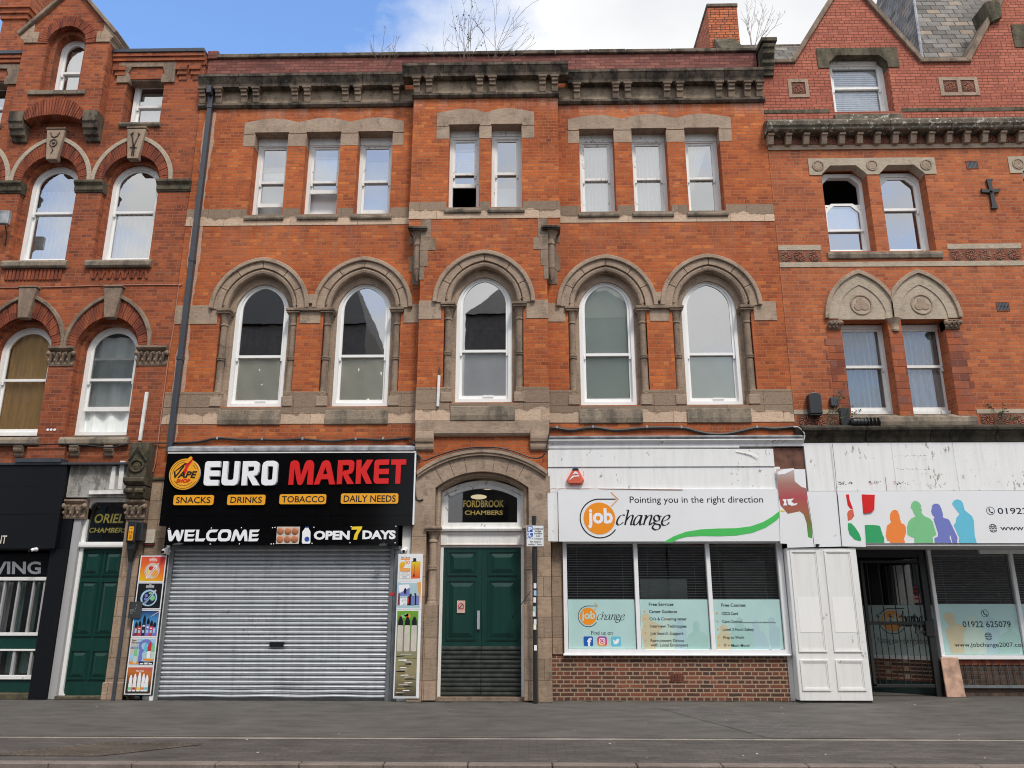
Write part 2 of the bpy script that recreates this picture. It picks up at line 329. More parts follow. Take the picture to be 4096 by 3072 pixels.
ground('pavers_skew', (.095, .09, .086), (.125, .118, .114), (.22, .11), .5)
ground('kerb_stone', (.17, .14, .122), (.23, .19, .168))
ground('drain_iron', (.26, .24, .21), (.36, .33, .29), (.035, .12), 0)
stone('stone_black', (.045, .039, .031), (.10, .085, .066), (.014, .013, .012), .8, .42, .62, lich=((.12, .11, .05), .4), bumpd=.012)
ground('rust', (.075, .062, .05), (.11, .09, .072), (.06, .06), .78)
flat('dark_board', (.040, .046, .042), .45, var=.5, sc=7)
flat('panel_green', (.012, .03, .028), .5, var=.3); flat('brick_opp', (.165, .155, .145), .9, var=.3); flat('roof_opp', (.035, .037, .042), .7, var=.3); flat('glass_opp', (.06, .07, .08), .15)
stone('stone_pink', (.46, .29, .22), (.52, .36, .28), (.25, .16, .12), .4, .55, .75)
flat('litter_white', (.6, .6, .58), .8)

# ------------------------------------------------------------------ pixel measurements turned into points on real planes
_p, _w = R(PITCH), R(YAW)
_fw = Vector((-math.sin(_w) * math.cos(_p), math.cos(_w) * math.cos(_p), math.sin(_p))); _rt = Vector((math.cos(_w), math.sin(_w), 0)); _up = _rt.cross(_fw)
K = 1024 / 1659
ZONE = {'A': (0, 0, K), 'B': (700, 0, K), 'C': (1536, 0, K), 'D': (2200, 0, K), 'N': (3072, 0, K), 'E0': (0, 1024, K), 'E': (700, 1024, K), 'F': (1536, 1024, K), 'G': (2200, 1024, K), 'M': (3072, 1024, K),
        'L0': (0, 2048, K), 'L': (700, 2048, K), 'H': (1536, 2048, K), 'J': (2200, 2048, K), 'K': (3072, 2048, K),
        'R1': (640, 1780, 540 / 2133), 'R2': (1140, 1780, 580 / 2187), 'R3': (480, 2180, 240 / 1244), 'R4': (480, 2480, 240 / 1171), 'R5': (1560, 2180, 160 / 885), 'R6': (2180, 1840, 580 / 2212),
        'R7': (3040, 1760, 520 / 1797), 'R8': (3520, 1920, 576 / 2212), 'R9': (2240, 2380, 920 / 2212), 'S1': (0, 1780, 400 / 1327), 'S2': (0, 2180, 400 / 1005), 'S3': (380, 1720, 320 / 915),
        'S4': (1640, 1680, 600 / 1778), 'S5': (3060, 1540, 540 / 2212), 'S6': (3420, 2160, 676 / 1649), 'S7': (2740, 60, 500 / 2212)}
def at(z, x, y, Y=0.):
    ox, oy, k = ZONE[z]; a = (ox + x * k - 2048) / FPX; bb = -(oy + y * k - 1536) / FPX
    d = _fw + a * _rt + bb * _up; s = (Y - CAM[1]) / d.y
    return (CAM[0] + s * d.x, CAM[2] + s * d.z)
def zp(z, pts, Y): return [at(z, x, y, Y) for x, y in pts]

# ------------------------------------------------------------------ mesh builder
class MB:
    def __init__(s): s.v = []; s.f = []; s.mi = []; s.m = 0; s.mats = []; s.uv = {}; s.xf = None
    def use(s, mat):
        if mat not in s.mats: s.mats.append(mat)
        s.m = s.mats.index(mat); return s
    def add(s, vs, fs):
        if s.xf: vs = [s.xf(*p) for p in vs]
        k = len(s.v); s.v += [tuple(p) for p in vs]
        for f in fs: s.f.append([i + k for i in f]); s.mi.append(s.m)
        return s
    def box(s, x0, x1, y0, y1, z0, z1):
        return s.add([(x0, y0, z0), (x1, y0, z0), (x1, y1, z0), (x0, y1, z0), (x0, y0, z1), (x1, y0, z1), (x1, y1, z1), (x0, y1, z1)],
                     [(0, 3, 2, 1), (4, 5, 6, 7), (0, 1, 5, 4), (1, 2, 6, 5), (2, 3, 7, 6), (3, 0, 4, 7)])
    def prism(s, poly, y0, y1):
        n = len(poly); a = sum(poly[i][0] * poly[(i + 1) % n][1] - poly[(i + 1) % n][0] * poly[i][1] for i in range(n))
        if a < 0: poly = poly[::-1]
        return s.add([(x, y0, z) for x, z in poly] + [(x, y1, z) for x, z in poly],
                     [list(range(n)), list(range(2 * n - 1, n - 1, -1))] + [(i, n + i, n + (i + 1) % n, (i + 1) % n) for i in range(n)])
    def prismx(s, poly, x0, x1):          # profile (y, z) run along x
        n = len(poly); a = sum(poly[i][0] * poly[(i + 1) % n][1] - poly[(i + 1) % n][0] * poly[i][1] for i in range(n))
        if a < 0: poly = poly[::-1]
        return s.add([(x0, y, z) for y, z in poly] + [(x1, y, z) for y, z in poly],
                     [list(range(n - 1, -1, -1)), list(range(n, 2 * n))] + [(i, (i + 1) % n, n + (i + 1) % n, n + i) for i in range(n)])
    def face(s, pts): return s.add(pts, [list(range(len(pts)))])
    def fill(s, loops, y0, y1=None, bev=0):
        c = bpy.data.curves.new('t', 'CURVE'); c.dimensions = '2D'; c.fill_mode = 'BOTH'
        e = 0 if y1 is None else abs(y1 - y0) / 2; yc = y0 if y1 is None else (y0 + y1) / 2; c.extrude = e
        if bev: c.bevel_depth = bev; c.bevel_resolution = 1; c.extrude = max(0, e - bev); c.offset = -bev
        for lp in loops:
            q = c.splines.new('POLY'); q.points.add(len(lp) - 1)
            for pnt, (x, z) in zip(q.points, lp): pnt.co = (x, z, 0, 1)
            q.use_cyclic_u = True
        return s._curve(c, lambda x, y, z: (x, yc - z, y))
    def _curve(s, c, fn):
        o = bpy.data.objects.new('t', c); me = bpy.data.meshes.new_from_object(o)
        s.add([fn(*v.co) for v in me.vertices], [list(p.vertices) for p in me.polygons])
        bpy.data.meshes.remove(me); bpy.data.objects.remove(o); bpy.data.curves.remove(c); return s
    def text(s, body, x0, z0, x1, z1, y, bold=0., shear=0., depth=0.):
        """lettering stretched to fill the box (x0,z0)-(x1,z1)"""
        c = bpy.data.curves.new('t', 'FONT'); c.body = body; c.offset = bold; c.shear = shear; c.extrude = .5 if depth else 0; c.resolution_u = 3
        o = bpy.data.objects.new('t', c); me = bpy.data.meshes.new_from_object(o)
        xs = [v.co.x for v in me.vertices]; ys = [v.co.y for v in me.vertices]; a, b2, c0, d = min(xs), max(xs), min(ys), max(ys)
        s.add([(x0 + (v.co.x - a) / (b2 - a) * (x1 - x0), y - depth / 2 - v.co.z * depth, z0 + (v.co.y - c0) / (d - c0) * (z1 - z0)) for v in me.vertices], [list(p.vertices) for p in me.polygons])
        bpy.data.meshes.remove(me); bpy.data.objects.remove(o); bpy.data.curves.remove(c); return s
    def ztext(s, zone, body, x0, y0, x1, y1, Y, **kw):
        a = at(zone, x0, y1, Y); b2 = at(zone, x1, y0, Y); return s.text(body, a[0], a[1], b2[0], b2[1], Y, **kw)
    def tube(s, pts, r, seg=6, cap=True):
        pts = [Vector(p) for p in pts]; n = len(pts); rr = r if hasattr(r, '__len__') else [r] * n; vs = []; fs = []
        for i, p in enumerate(pts):
            d = (pts[min(i + 1, n - 1)] - pts[max(i - 1, 0)]).normalized(); u = d.cross(Vector((0, 0, 1)))
            if u.length < .05: u = d.cross(Vector((0, 1, 0)))
            u.normalize(); q = d.cross(u)
            vs += [tuple(p + rr[i] * (math.cos(2 * math.pi * k / seg) * u + math.sin(2 * math.pi * k / seg) * q)) for k in range(seg)]
        for i in range(n - 1):
            for k in range(seg): fs.append((i * seg + k, (i + 1) * seg + k, (i + 1) * seg + (k + 1) % seg, i * seg + (k + 1) % seg))
        if cap: fs += [list(range(seg)), list(range(n * seg - 1, (n - 1) * seg - 1, -1))]
        return s.add(vs, fs)
    def lathe(s, cx, cy, prof, seg=16):
        vs = []; fs = []; n = len(prof)
        for r, z in prof: vs += [(cx + r * math.cos(2 * math.pi * k / seg), cy + r * math.sin(2 * math.pi * k / seg), z) for k in range(seg)]
        for i in range(n - 1):
            for k in range(seg): fs.append((i * seg + k, i * seg + (k + 1) % seg, (i + 1) * seg + (k + 1) % seg, (i + 1) * seg + k))
        fs += [list(range(seg - 1, -1, -1)), list(range((n - 1) * seg, n * seg))]
        return s.add(vs, fs)
    def ribbon(s, outer, inner, y0, y1):
        """a voussoir band between two matching open paths"""
        n = len(outer); vs = []
        for a, b2 in zip(outer, inner): vs += [(a[0], y0, a[1]), (b2[0], y0, b2[1]), (b2[0], y1, b2[1]), (a[0], y1, a[1])]
        fs = []
        for i in range(n - 1):
            for k in range(4): fs.append((4 * i + k, 4 * i + (k + 1) % 4, 4 * i + 4 + (k + 1) % 4, 4 * i + 4 + k))
        fs += [(3, 2, 1, 0), (4 * n - 4, 4 * n - 3, 4 * n - 2, 4 * n - 1)]
        return s.add(vs, fs)
    def pen(s, pts, thin, thick, ang, Y):
        """flat calligraphic stroke"""
        n = len(pts); P2 = [Vector((a, b2)) for a, b2 in pts]
        Q = []
        for i in range(n - 1):                      # smooth
            p0, p1, p2, p3 = P2[max(i - 1, 0)], P2[i], P2[i + 1], P2[min(i + 2, n - 1)]
            for k in range(4):
                u = k / 4; Q.append(.5 * (2 * p1 + (p2 - p0) * u + (2 * p0 - 5 * p1 + 4 * p2 - p3) * u * u + (3 * p1 - p0 - 3 * p2 + p3) * u ** 3))
        Q.append(P2[-1]); vs = []; m = len(Q)
        for i, q in enumerate(Q):
            d = (Q[min(i + 1, m - 1)] - Q[max(i - 1, 0)]).normalized(); nrm = Vector((-d.y, d.x)); a = math.atan2(d.y, d.x)
            wd_ = thin + thick * abs(math.sin(a - ang)); wd_ *= .5
            vs += [(q.x + nrm.x * wd_, Y, q.y + nrm.y * wd_), (q.x - nrm.x * wd_, Y, q.y - nrm.y * wd_)]
        return s.add(vs, [(2 * i, 2 * i + 1, 2 * i + 3, 2 * i + 2) for i in range(m - 1)])
    def disc(s, cx, cz, rx, rz, y0, y1=None, n=28):
        lp = [(cx + rx * math.cos(2 * math.pi * k / n), cz + rz * math.sin(2 * math.pi * k / n)) for k in range(n)]
        if y1 is None: return s.face([(x, y0, z) for x, z in lp])
        return s.prism(lp, y0, y1)
    def blob(s, cx, cy, cz, rx, ry, rz, seg=10, rings=6):
        vs = [(cx, cy, cz + rz)]; fs = []
        for i in range(1, rings):
            t_ = math.pi * i / rings
            vs += [(cx + rx * math.sin(t_) * math.cos(2 * math.pi * k / seg), cy + ry * math.sin(t_) * math.sin(2 * math.pi * k / seg), cz + rz * math.cos(t_)) for k in range(seg)]
        vs.append((cx, cy, cz - rz)); L_ = len(vs) - 1
        for k in range(seg): fs.append((0, 1 + k, 1 + (k + 1) % seg)); fs.append((L_, 1 + (rings - 2) * seg + (k + 1) % seg, 1 + (rings - 2) * seg + k))
        for i in range(rings - 2):
            for k in range(seg): fs.append((1 + i * seg + k, 1 + (i + 1) * seg + k, 1 + (i + 1) * seg + (k + 1) % seg, 1 + i * seg + (k + 1) % seg))
        return s.add(vs, fs)
    def build(s, name, mat=None, parent=None, org=None, smooth=False, bevel=0):
        me = bpy.data.meshes.new(name); base = Vector(parent['_o']) if parent is not None else Vector((0, 0, 0))
        o3 = Vector(org) if org is not None else base
        me.from_pydata([tuple(Vector(p) - o3) for p in s.v], [], s.f)
        for mm_ in (s.mats or [mat]): me.materials.append(MAT[mm_])
        if s.mats: me.polygons.foreach_set('material_index', s.mi)
        if s.uv:
            ul = me.uv_layers.new(name='UVMap')
            for pi, uvs in s.uv.items():
                for li, u in zip(me.polygons[pi].loop_indices, uvs): ul.data[li].uv = u
        if smooth:
            me.polygons.foreach_set('use_smooth', [True] * len(me.polygons)); me.set_sharp_from_angle(angle=R(38))
        me.update()
        o = bpy.data.objects.new(name, me); col.objects.link(o); o.location = o3 - base; o['_o'] = tuple(o3)
        if parent is not None: o.parent = parent
        if bevel:
            bm_ = o.modifiers.new('edge_wear', 'BEVEL'); bm_.width = bevel; bm_.segments = 1; bm_.limit_method = 'ANGLE'; bm_.angle_limit = R(40)
        return o

def thing(name, label, cat, loc=(0, 0, 0), group=None):
    o = bpy.data.objects.new(name, None); col.objects.link(o); o.location = loc; o['_o'] = tuple(loc); o.empty_display_size = .2
    o['label'] = label; o['category'] = cat
    if group: o['group'] = group
    return o
def tag(o, label, cat, group=None):
    o['label'] = label; o['category'] = cat
    if group: o['group'] = group
    return o
def struct(o): o['kind'] = 'structure'; return o
def dup(o, org, parent):
    c = o.copy(); col.objects.link(c); c.parent = parent; c.location = Vector(org) - Vector(parent['_o']); c['_o'] = tuple(org); return c

# ------------------------------------------------------------------ outlines
def arc(cx, wd_, zs, rise, n=18):
    """arch from the left springing over the crown to the right springing: pointed, half round or segmental"""
    if rise >= wd_ * .995:
        Rr = (wd_ * wd_ + rise * rise) / (2 * wd_); c0 = cx - wd_ + Rr; a1 = math.atan2(rise, cx - c0)
        L_ = [(c0 + Rr * math.cos(math.pi + (a1 - math.pi) * i / n), zs + Rr * math.sin(math.pi + (a1 - math.pi) * i / n)) for i in range(n + 1)]
        return L_ + [(2 * cx - x, z) for x, z in L_[-2::-1]]
    Rr = (wd_ * wd_ + rise * rise) / (2 * rise); zc = zs + rise - Rr; a0 = math.asin(min(1, wd_ / Rr))
    return [(cx + Rr * math.sin(-a0 + 2 * a0 * i / (2 * n)), zc + Rr * math.cos(-a0 + 2 * a0 * i / (2 * n))) for i in range(2 * n + 1)]
def outline(cx, wd_, zb, zs, rise):
    if rise <= 0: return [(cx - wd_, zb), (cx + wd_, zb), (cx + wd_, zs), (cx - wd_, zs)]
    return [(cx - wd_, zb), (cx + wd_, zb)] + arc(cx, wd_, zs, rise)[::-1]
def rect(x0, x1, z0, z1): return [(x0, z0), (x1, z0), (x1, z1), (x0, z1)]
def rrect(x0, x1, z0, z1, r, n=4):
    o = []
    for cx, cz, a in ((x1 - r, z0 + r, -90), (x1 - r, z1 - r, 0), (x0 + r, z1 - r, 90), (x0 + r, z0 + r, 180)):
        o += [(cx + r * math.cos(R(a + 90 * i / n)), cz + r * math.sin(R(a + 90 * i / n))) for i in range(n + 1)]
    return o
def clampx(p, a, b2): return [(min(max(x, a), b2), z) for x, z in p]
def shoulder(cx, wd_, zb, zt, c=.2): return [(cx - wd_, zb), (cx + wd_, zb), (cx + wd_, zt - c), (cx + wd_ - c, zt), (cx - wd_ + c, zt), (cx - wd_, zt - c)]

def sash(bld, cx, wd_, zb, zs, rise, y, meet, fr=.075, gl='glass', gl_up=None, open_low=0., drop_up=0., shape=None, mat='white_frame', horn=True, label=None):
    """sash window: box frame with two sliding sashes, each with its pane"""
    sh = (lambda d, zb_: shape(cx, wd_ - d, zb_, zs - d)) if shape else (lambda d, zb_: outline(cx, wd_ - d, zb_, zs - (d if rise <= 0 else 0), max(rise - d, 0) if rise > 0 else 0))
    W = MB().fill([sh(0, zb), sh(fr, zb + fr * .8)], y, y + .14).build('window', mat, bld, bevel=.006)
    if label: W['label'] = label
    zt = (zs + rise if rise > 0 else zs); d1 = fr - .004; d2 = fr + .05
    if drop_up:                                       # upper sash pulled down behind the lower one
        up_o = shape(cx, wd_ - d1, meet - drop_up, zs - d1 - drop_up); up_i = shape(cx, wd_ - d2, meet + .05 - drop_up, zs - d2 - drop_up)
    else: up_o = sh(d1, meet - .02); up_i = sh(d2, meet + .035)
    u = MB().fill([up_o, up_i], y + .03, y + .07).build('sash', mat, W)
    MB().face([(x, y + .05, z) for x, z in up_i]).build('pane', gl_up or gl, u)
    o0 = open_low; lw = rect(cx - wd_ + d1, cx + wd_ - d1, zb + fr * .8 - .004 + o0, meet + .03 + o0); li = rect(cx - wd_ + d2, cx + wd_ - d2, zb + fr * .8 + .085 + o0, meet - .015 + o0)
    l_ = MB().fill([lw, li], y + .075, y + .115)
    if horn:
        for q in (-1, 1): l_.box(cx + q * (wd_ - d1 - .03) - .02, cx + q * (wd_ - d1 - .03) + .02, y + .028, y + .08, meet - .09, meet - .018)
    lo = l_.build('sash', mat, W)
    MB().face([(x, y + .095, z) for x, z in li]).build('pane', gl, lo)
    return W

def curtain(name, label, x0, x1, z0, z1, y, mat, amp=.025, waves=7, group='curtains hung behind the windows', gather=None):
    n = waves * 6; v = []; f = []
    rows = 8
    for j in range(rows + 1):
        tz = j / rows
        for i in range(n + 1):
            u = i / n; xx = x0 + (x1 - x0) * u
            if gather:  xx = gather(u, tz, x0, x1)
            v.append((xx, y + amp * math.sin(2 * math.pi * waves * u + .6 * math.sin(5 * u) + .3 * tz), z0 + (z1 - z0) * tz))
    for j in range(rows):
        for i in range(n): a = j * (n + 1) + i; f.append((a, a + 1, a + n + 2, a + n + 1))
    return tag(MB().add(v, f).build(name, mat, None, org=((x0 + x1) / 2, y, z0), smooth=True), label, 'curtain', group)
def sheet(name, label, x0, x1, z0, z1, y, mat, cat='blind', group='paper and film blinds behind the windows', wob=.012, seed=1):
    r_ = random.Random(seed); n, k = 12, 12; v = []; f = []
    for j in range(k + 1):
        for i in range(n + 1):
            v.append((x0 + (x1 - x0) * i / n, y + wob * (math.sin(i * 1.1 + j * .4 + seed) + r_.uniform(-.5, .5)), z0 + (z1 - z0) * j / k))
    for j in range(k):
        for i in range(n): a = j * (n + 1) + i; f.append((a, a + 1, a + n + 2, a + n + 1))
    return tag(MB().add(v, f).build(name, mat, None, org=((x0 + x1) / 2, y, z0), smooth=True), label, cat, group)

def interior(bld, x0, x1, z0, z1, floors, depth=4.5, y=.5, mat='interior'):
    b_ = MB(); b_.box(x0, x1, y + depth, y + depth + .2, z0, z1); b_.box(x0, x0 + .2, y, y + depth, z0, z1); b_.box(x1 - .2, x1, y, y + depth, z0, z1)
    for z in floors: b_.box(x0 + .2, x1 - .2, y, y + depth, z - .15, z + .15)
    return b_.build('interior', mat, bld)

ros_proto = []
def rosette(bld, cx, cz, r, y):
    if not ros_proto:
        q = MB().use('terracotta'); q.prism(rect(-1.12, 1.12, -1.12, 1.12), 0, .25)
        q.use('stone_soot').disc(0, 0, 1., 1., -.03, .01, 24).use('terracotta_petal')
        for k in range(10):
            a = 2 * math.pi * k / 10; pts = []
            for i in range(5):
                t_ = i / 4; rr = .27 + .58 * t_; aa = a + .55 * t_ * t_; pts.append((rr * math.cos(aa), -.08 - .06 * math.sin(math.pi * t_), rr * math.sin(aa)))
            q.tube(pts, [.05, .08, .11, .12, .07], 5)
        q.blob(0, -.08, 0, .2, .14, .2, 10, 6)
        o = q.build('rosette', None, bld, org=(0, 0, 0)); ros_proto.append(o)
        o.location = Vector((cx, y, cz)) - Vector(bld['_o']); o.scale = (r, r * .6, r); return o
    c = ros_proto[0].copy(); col.objects.link(c); c.parent = bld; c.location = Vector((cx, y, cz)) - Vector(bld['_o']); c.scale = (r, r * .6, r); return c

# ================================================================== street
struct(MB().face([(-250, -250, -.125), (250, -250, -.125), (250, 250, -.125), (-250, 250, -.125)]).build('road', 'road'))
struct(MB().box(-60, 60, -4.10, 7, -.3, 0).build('pavement', 'asphalt'))
struct(MB().box(-60, 60, -5.78, -4.24, -.3, -.004).build('paved_strip', 'pavers'))
struct(MB().box(-60, 60, -4.24, -4.10, -.3, -.010).build('drain_channel', 'drain_iron'))
kb = MB(); kx = -40.
while kx < 40: kb.box(kx, kx + .905, -5.93, -5.78, -.3, .004); kx += .915
struct(kb.build('kerb', 'kerb_stone', bevel=.012))
q = [P for P in ((2.10, -.95), (3.25, -.95), (4.35, -4.09), (3.1, -4.09))]
struct(MB().face([(x, y, .004) for x, y in q]).build('paving_patch', 'pavers_skew'))
mh = thing('manhole_cover', 'rusty rectangular manhole cover set skewed in the paved strip', 'manhole cover', (-5.3, -5.1, 0))
MB().face([(-6.1, -5.48, .004), (-4.9, -5.48, .004), (-4.05, -4.72, .004), (-5.25, -4.72, .004)]).build('plate', 'rust', mh)
f_ = MB()
for a, b2 in (((-6.1, -5.48), (-4.9, -5.48)), ((-4.9, -5.48), (-4.05, -4.72)), ((-4.05, -4.72), (-5.25, -4.72)), ((-5.25, -4.72), (-6.1, -5.48))):
    f_.tube([(*a, .003), (*b2, .003)], .018, 4)
f_.build('frame', 'rust', mh)
lt = MB(); r_ = random.Random(3)
for k in range(46):
    x, y = r_.uniform(-8, 9), r_.uniform(-5.6, -.4); a = r_.uniform(0, 6.3); e = r_.uniform(.008, .022)
    lt.use('litter_white' if k % 3 else 'dry_leaf').add([(x + e * math.cos(a), y + e * math.sin(a), .006), (x - e * math.sin(a), y + e * math.cos(a), .012), (x - e * math.cos(a), y - e * math.sin(a), .006), (x + e * math.sin(a), y - e * math.cos(a), .009)], [(0, 1, 2, 3)])
gm = MB(); r_ = random.Random(17)  # flat dark strips with a ragged front edge along the wall base
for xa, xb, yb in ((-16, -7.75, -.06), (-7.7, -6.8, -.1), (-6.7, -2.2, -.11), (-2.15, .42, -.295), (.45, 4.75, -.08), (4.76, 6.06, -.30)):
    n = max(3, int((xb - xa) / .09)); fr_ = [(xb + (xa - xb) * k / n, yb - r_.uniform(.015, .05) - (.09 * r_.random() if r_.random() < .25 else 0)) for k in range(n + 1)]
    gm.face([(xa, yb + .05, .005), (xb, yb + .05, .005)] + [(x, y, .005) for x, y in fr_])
o = gm.build('base_strip', 'strip_dark'); o['kind'] = 'stuff'; o['label'] = 'dark ragged strip along the foot of the walls'
o = lt.build('litter'); o['kind'] = 'stuff'; o['label'] = 'scraps of paper and leaf scattered on the pavement'

# ================================================================== centre building
B = thing('brick_building', 'orange brick building with five pointed stone window arches and a dark bracketed cornice', 'building', (-1, 0, 0), 'brick buildings of the terrace')
XL, XR, CX = -7.29, 5.262, -.862
AW = [(-5.53, 0), (-3.385, 0), (-.858, -.28), (1.662, 0), (3.79, 0)]
TL = [(-5.98, -5.235), (-4.835, -4.07), (-3.687, -2.92)]; TR = [(1.18, 1.94), (2.325, 3.09), (3.48, 4.24)]; TC = [(-1.65, -.988), (-.734, -.075)]
hole_arch = lambda c: outline(c, .80, 5.47, 7.55, .93)
wl = MB()
wl.fill([rect(XL, XR, 2.75, 13.1)] + [hole_arch(c) for c, y in AW if y == 0] + [rect(a, b2, 9.70, 11.76) for a, b2 in TL + TR] + [rect(-1.9, .17, 2.751, 8.9), rect(-1.9, .17, 9.5, 11.8)], 0, .45)
wl.fill([rect(-2.44, .712, 9.22, 12.9)] + [rect(a, b2, 9.68, 11.72) for a, b2 in TC], -.28, .17)
wl.fill([[(-2.165, 3.98)] + arc(-.858, 1.05, 3.95, .33) + [(.432, 3.98), (.432, 9.22), (-2.165, 9.22)], hole_arch(-.858)], -.28, .17)
wl.box(XL, -6.93, 0.02, .45, 0, 2.75); wl.box(.45, .66, .02, .45, 0, 2.75)
wl.build('wall', 'brick_centre', B)
MB().box(XL + .02, XR - .02, .09, .40, 13.1, 13.75).build('parapet', 'brick_parapet', B)
cp = MB(); x = XL + .22; r_ = random.Random(5)
while x < XR - .05:
    x2 = min(x + r_.uniform(.75, 1.1), XR); cp.box(x, x2 - .006, .03, .46, 13.735, 13.835 + r_.uniform(-.006, .006)); x = x2
cp.build('coping', 'stone_soot', B, bevel=.015)
MB().box(XL, XL + .24, .05, .44, 13.72, 13.94).build('end_pier', 'brick_parapet', B, bevel=.01)
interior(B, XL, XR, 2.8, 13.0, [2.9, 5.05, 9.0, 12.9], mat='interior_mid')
MB().box(XL, XR, .45, 9, 13.1, 13.25).box(XL, XL + .2, .46, 9, 0, 13.1).box(XR - .2, XR, .46, 9, 0, 13.1).box(XL, XR, 9, 9.2, 0, 13.1).build('roof', 'lead', B)
MB().box(XL + .2, -2.2, .9, 1.1, 0, 2.9).build('back_wall', 'interior', B); MB().box(.5, XR - .2, 3.5, 3.6, 0, 2.9).build('back_wall', 'interior', B)

# cornice: slab, frieze, moulding and console brackets
def cornice(x0, x1, y, endl=True, endr=True, z=0.):
    s_ = MB(); n = max(2, round((x1 - x0) / .95)); st = (x1 - x0) / n
    pr = [(y + .1, 12.775 + z), (y - .20, 12.775 + z), (y - .215, 12.84 + z), (y - .25, 12.90 + z), (y - .285, 12.965 + z), (y - .295, 12.975 + z), (y - .305, 12.975 + z), (y - .31, 13.04 + z), (y + .1, 13.075 + z)]
    for k in range(n): s_.prismx(pr, x0 + k * st, x0 + (k + 1) * st - .006)
    s_.build('cornice', 'stone_soot', B, bevel=.008)
def frieze(x0, x1, y):
    MB().box(x0, x1, y - .03, y + .08, 12.44, 12.78).build('frieze', 'stone_frieze', B)
    MB().prismx([(y + .05, 12.335), (y - .045, 12.345), (y - .09, 12.385), (y - .09, 12.43), (y - .05, 12.465), (y + .05, 12.48)], x0 - .03, x1 + .03).build('moulding', 'stone_soot', B)
cornice(XL, -2.68, 0); cornice(.95, XR, 0); cornice(-2.68, .95, -.28)
frieze(XL, -2.44, 0); frieze(.712, XR, 0); frieze(-2.44, .712, -.28)
bk = MB()
bk.prismx([(.03, 12.44), (-.055, 12.45), (-.075, 12.52), (-.085, 12.585), (-.11, 12.585), (-.12, 12.60), (-.12, 12.665), (-.155, 12.67), (-.165, 12.73), (.03, 12.73)], -.068, .068)
bk.prismx([(.03, 12.73), (-.185, 12.73), (-.2, 12.775), (.03, 12.775)], -.095, .095)
bxs = [(at('B', v, 600, -.12)[0], 0) for v in (180, 285, 450, 527, 778, 858, 1105, 1185, 1435)] + [(at('D', v, 580, -.12)[0], 0) for v in (172, 425, 503, 758, 840, 1095, 1175, 1280, 1358)] + [(at('C', v, 540, -.4)[0], -.28) for v in (212, 293, 622, 703, 1027, 1107)]
b0 = bk.build('bracket', 'stone_dark', B, org=(0, 0, 0), bevel=.006)
for i, (x, y) in enumerate(bxs):
    if i == 0: b0.location = Vector((x, y - .03, 0)) - Vector(B['_o'])
    else: dup(b0, (x, y - .03, 0), B)

# top floor lintels, sills, string course
def lintel(ws, y, xa, xb, zl=11.70):
    cs = [(a + b2) / 2 for a, b2 in ws]; top = [(xa, 11.985)]
    for i, c in enumerate(cs):
        top += [(c - .17, 12.075), (c + .02, 12.085), (c + .2, 12.075)]
        top.append(((c + cs[i + 1]) / 2 if i < len(cs) - 1 else xb, 11.985))
    m_ = MB(); base = [(xb, zl)]
    for a, b2 in reversed(ws): base += [(b2 + .01, zl), (b2 + .01, zl + .035), (a - .01, zl + .035), (a - .01, zl)]
    base.append((xa, zl)); m_.prism(top + base, y - .014, y + .25)
    m_.build('lintel', 'stone', B)
    ed = [xa] + [v for w_ in ws for v in w_] + [xb]
    for i in range(0, len(ed), 2): MB().box(ed[i] - (.0 if i == 0 else .004), ed[i + 1] + (.004 if i < len(ed) - 2 else 0), y - .006, y + .24, zl - .31, zl - .012).build('lintel_block', 'stone', B)
    for a, b2 in ws: MB().box(a - .02, b2 + .02, y + .25, y + .40, 11.56, 11.74).build('head', 'white_old', B)
lintel(TL, 0, -6.235, -2.68); lintel(TR, 0, .937, 4.515); lintel(TC, -.28, -1.92, .195, 11.66)
def course(x0, x1, y, zb, zt, ws, mat, d=.012, gap=.02, zsill=9.72):
    """string course notched round the window feet"""
    pts = [(x0, zb), (x1, zb), (x1, zt)]
    for a, b2 in sorted(ws, reverse=True): pts += [(b2 + gap, zt), (b2 + gap, zsill), (a - gap, zsill), (a - gap, zt)]
    pts.append((x0, zt)); return MB().fill([pts], y - d, y + .2).build('string_course', mat, B, bevel=.005)
course(XL, -2.44, 0, 9.465, 9.862, TL, 'band_upper'); course(.712, XR, 0, 9.465, 9.862, TR, 'band_upper'); course(-2.452, .724, -.28, 9.44, 9.835, TC, 'band_upper', zsill=9.70)
for ws, y, z in ((TL, 0, 9.72), (TR, 0, 9.72), (TC, -.28, 9.70)):
    for a, b2 in ws: MB().prismx([(y + .4, z - .12), (y - .05, z - .14), (y - .065, z - .10), (y - .06, z - .055), (y + .10, z + .0), (y + .4, z + .03)], a - .055, b2 + .055).build('sill', 'sill_stone', B, bevel=.008)
# top floor windows
tw = [(TL[0], 0, .30, 0, 0), (TL[1], 0, .62, .06, 0), (TL[2], 0, .12, 0, 0), (TC[0], -.28, .60, 0, 0), (TC[1], -.28, 0, 0, 0), (TR[0], 0, 0, 0, 0), (TR[1], 0, 0, 0, 0), (TR[2], 0, 0, 0, 0)]
for (a, b2), y, ol, _d, _e in tw:
    zt = 11.62 if y == 0 else 11.58
    sash(B, (a + b2) / 2, (b2 - a) / 2 + .01, 9.725 if y == 0 else 9.70, zt, 0, y + .27, 10.66, fr=.085, gl='glass_sky', mat='white_old', open_low=ol)
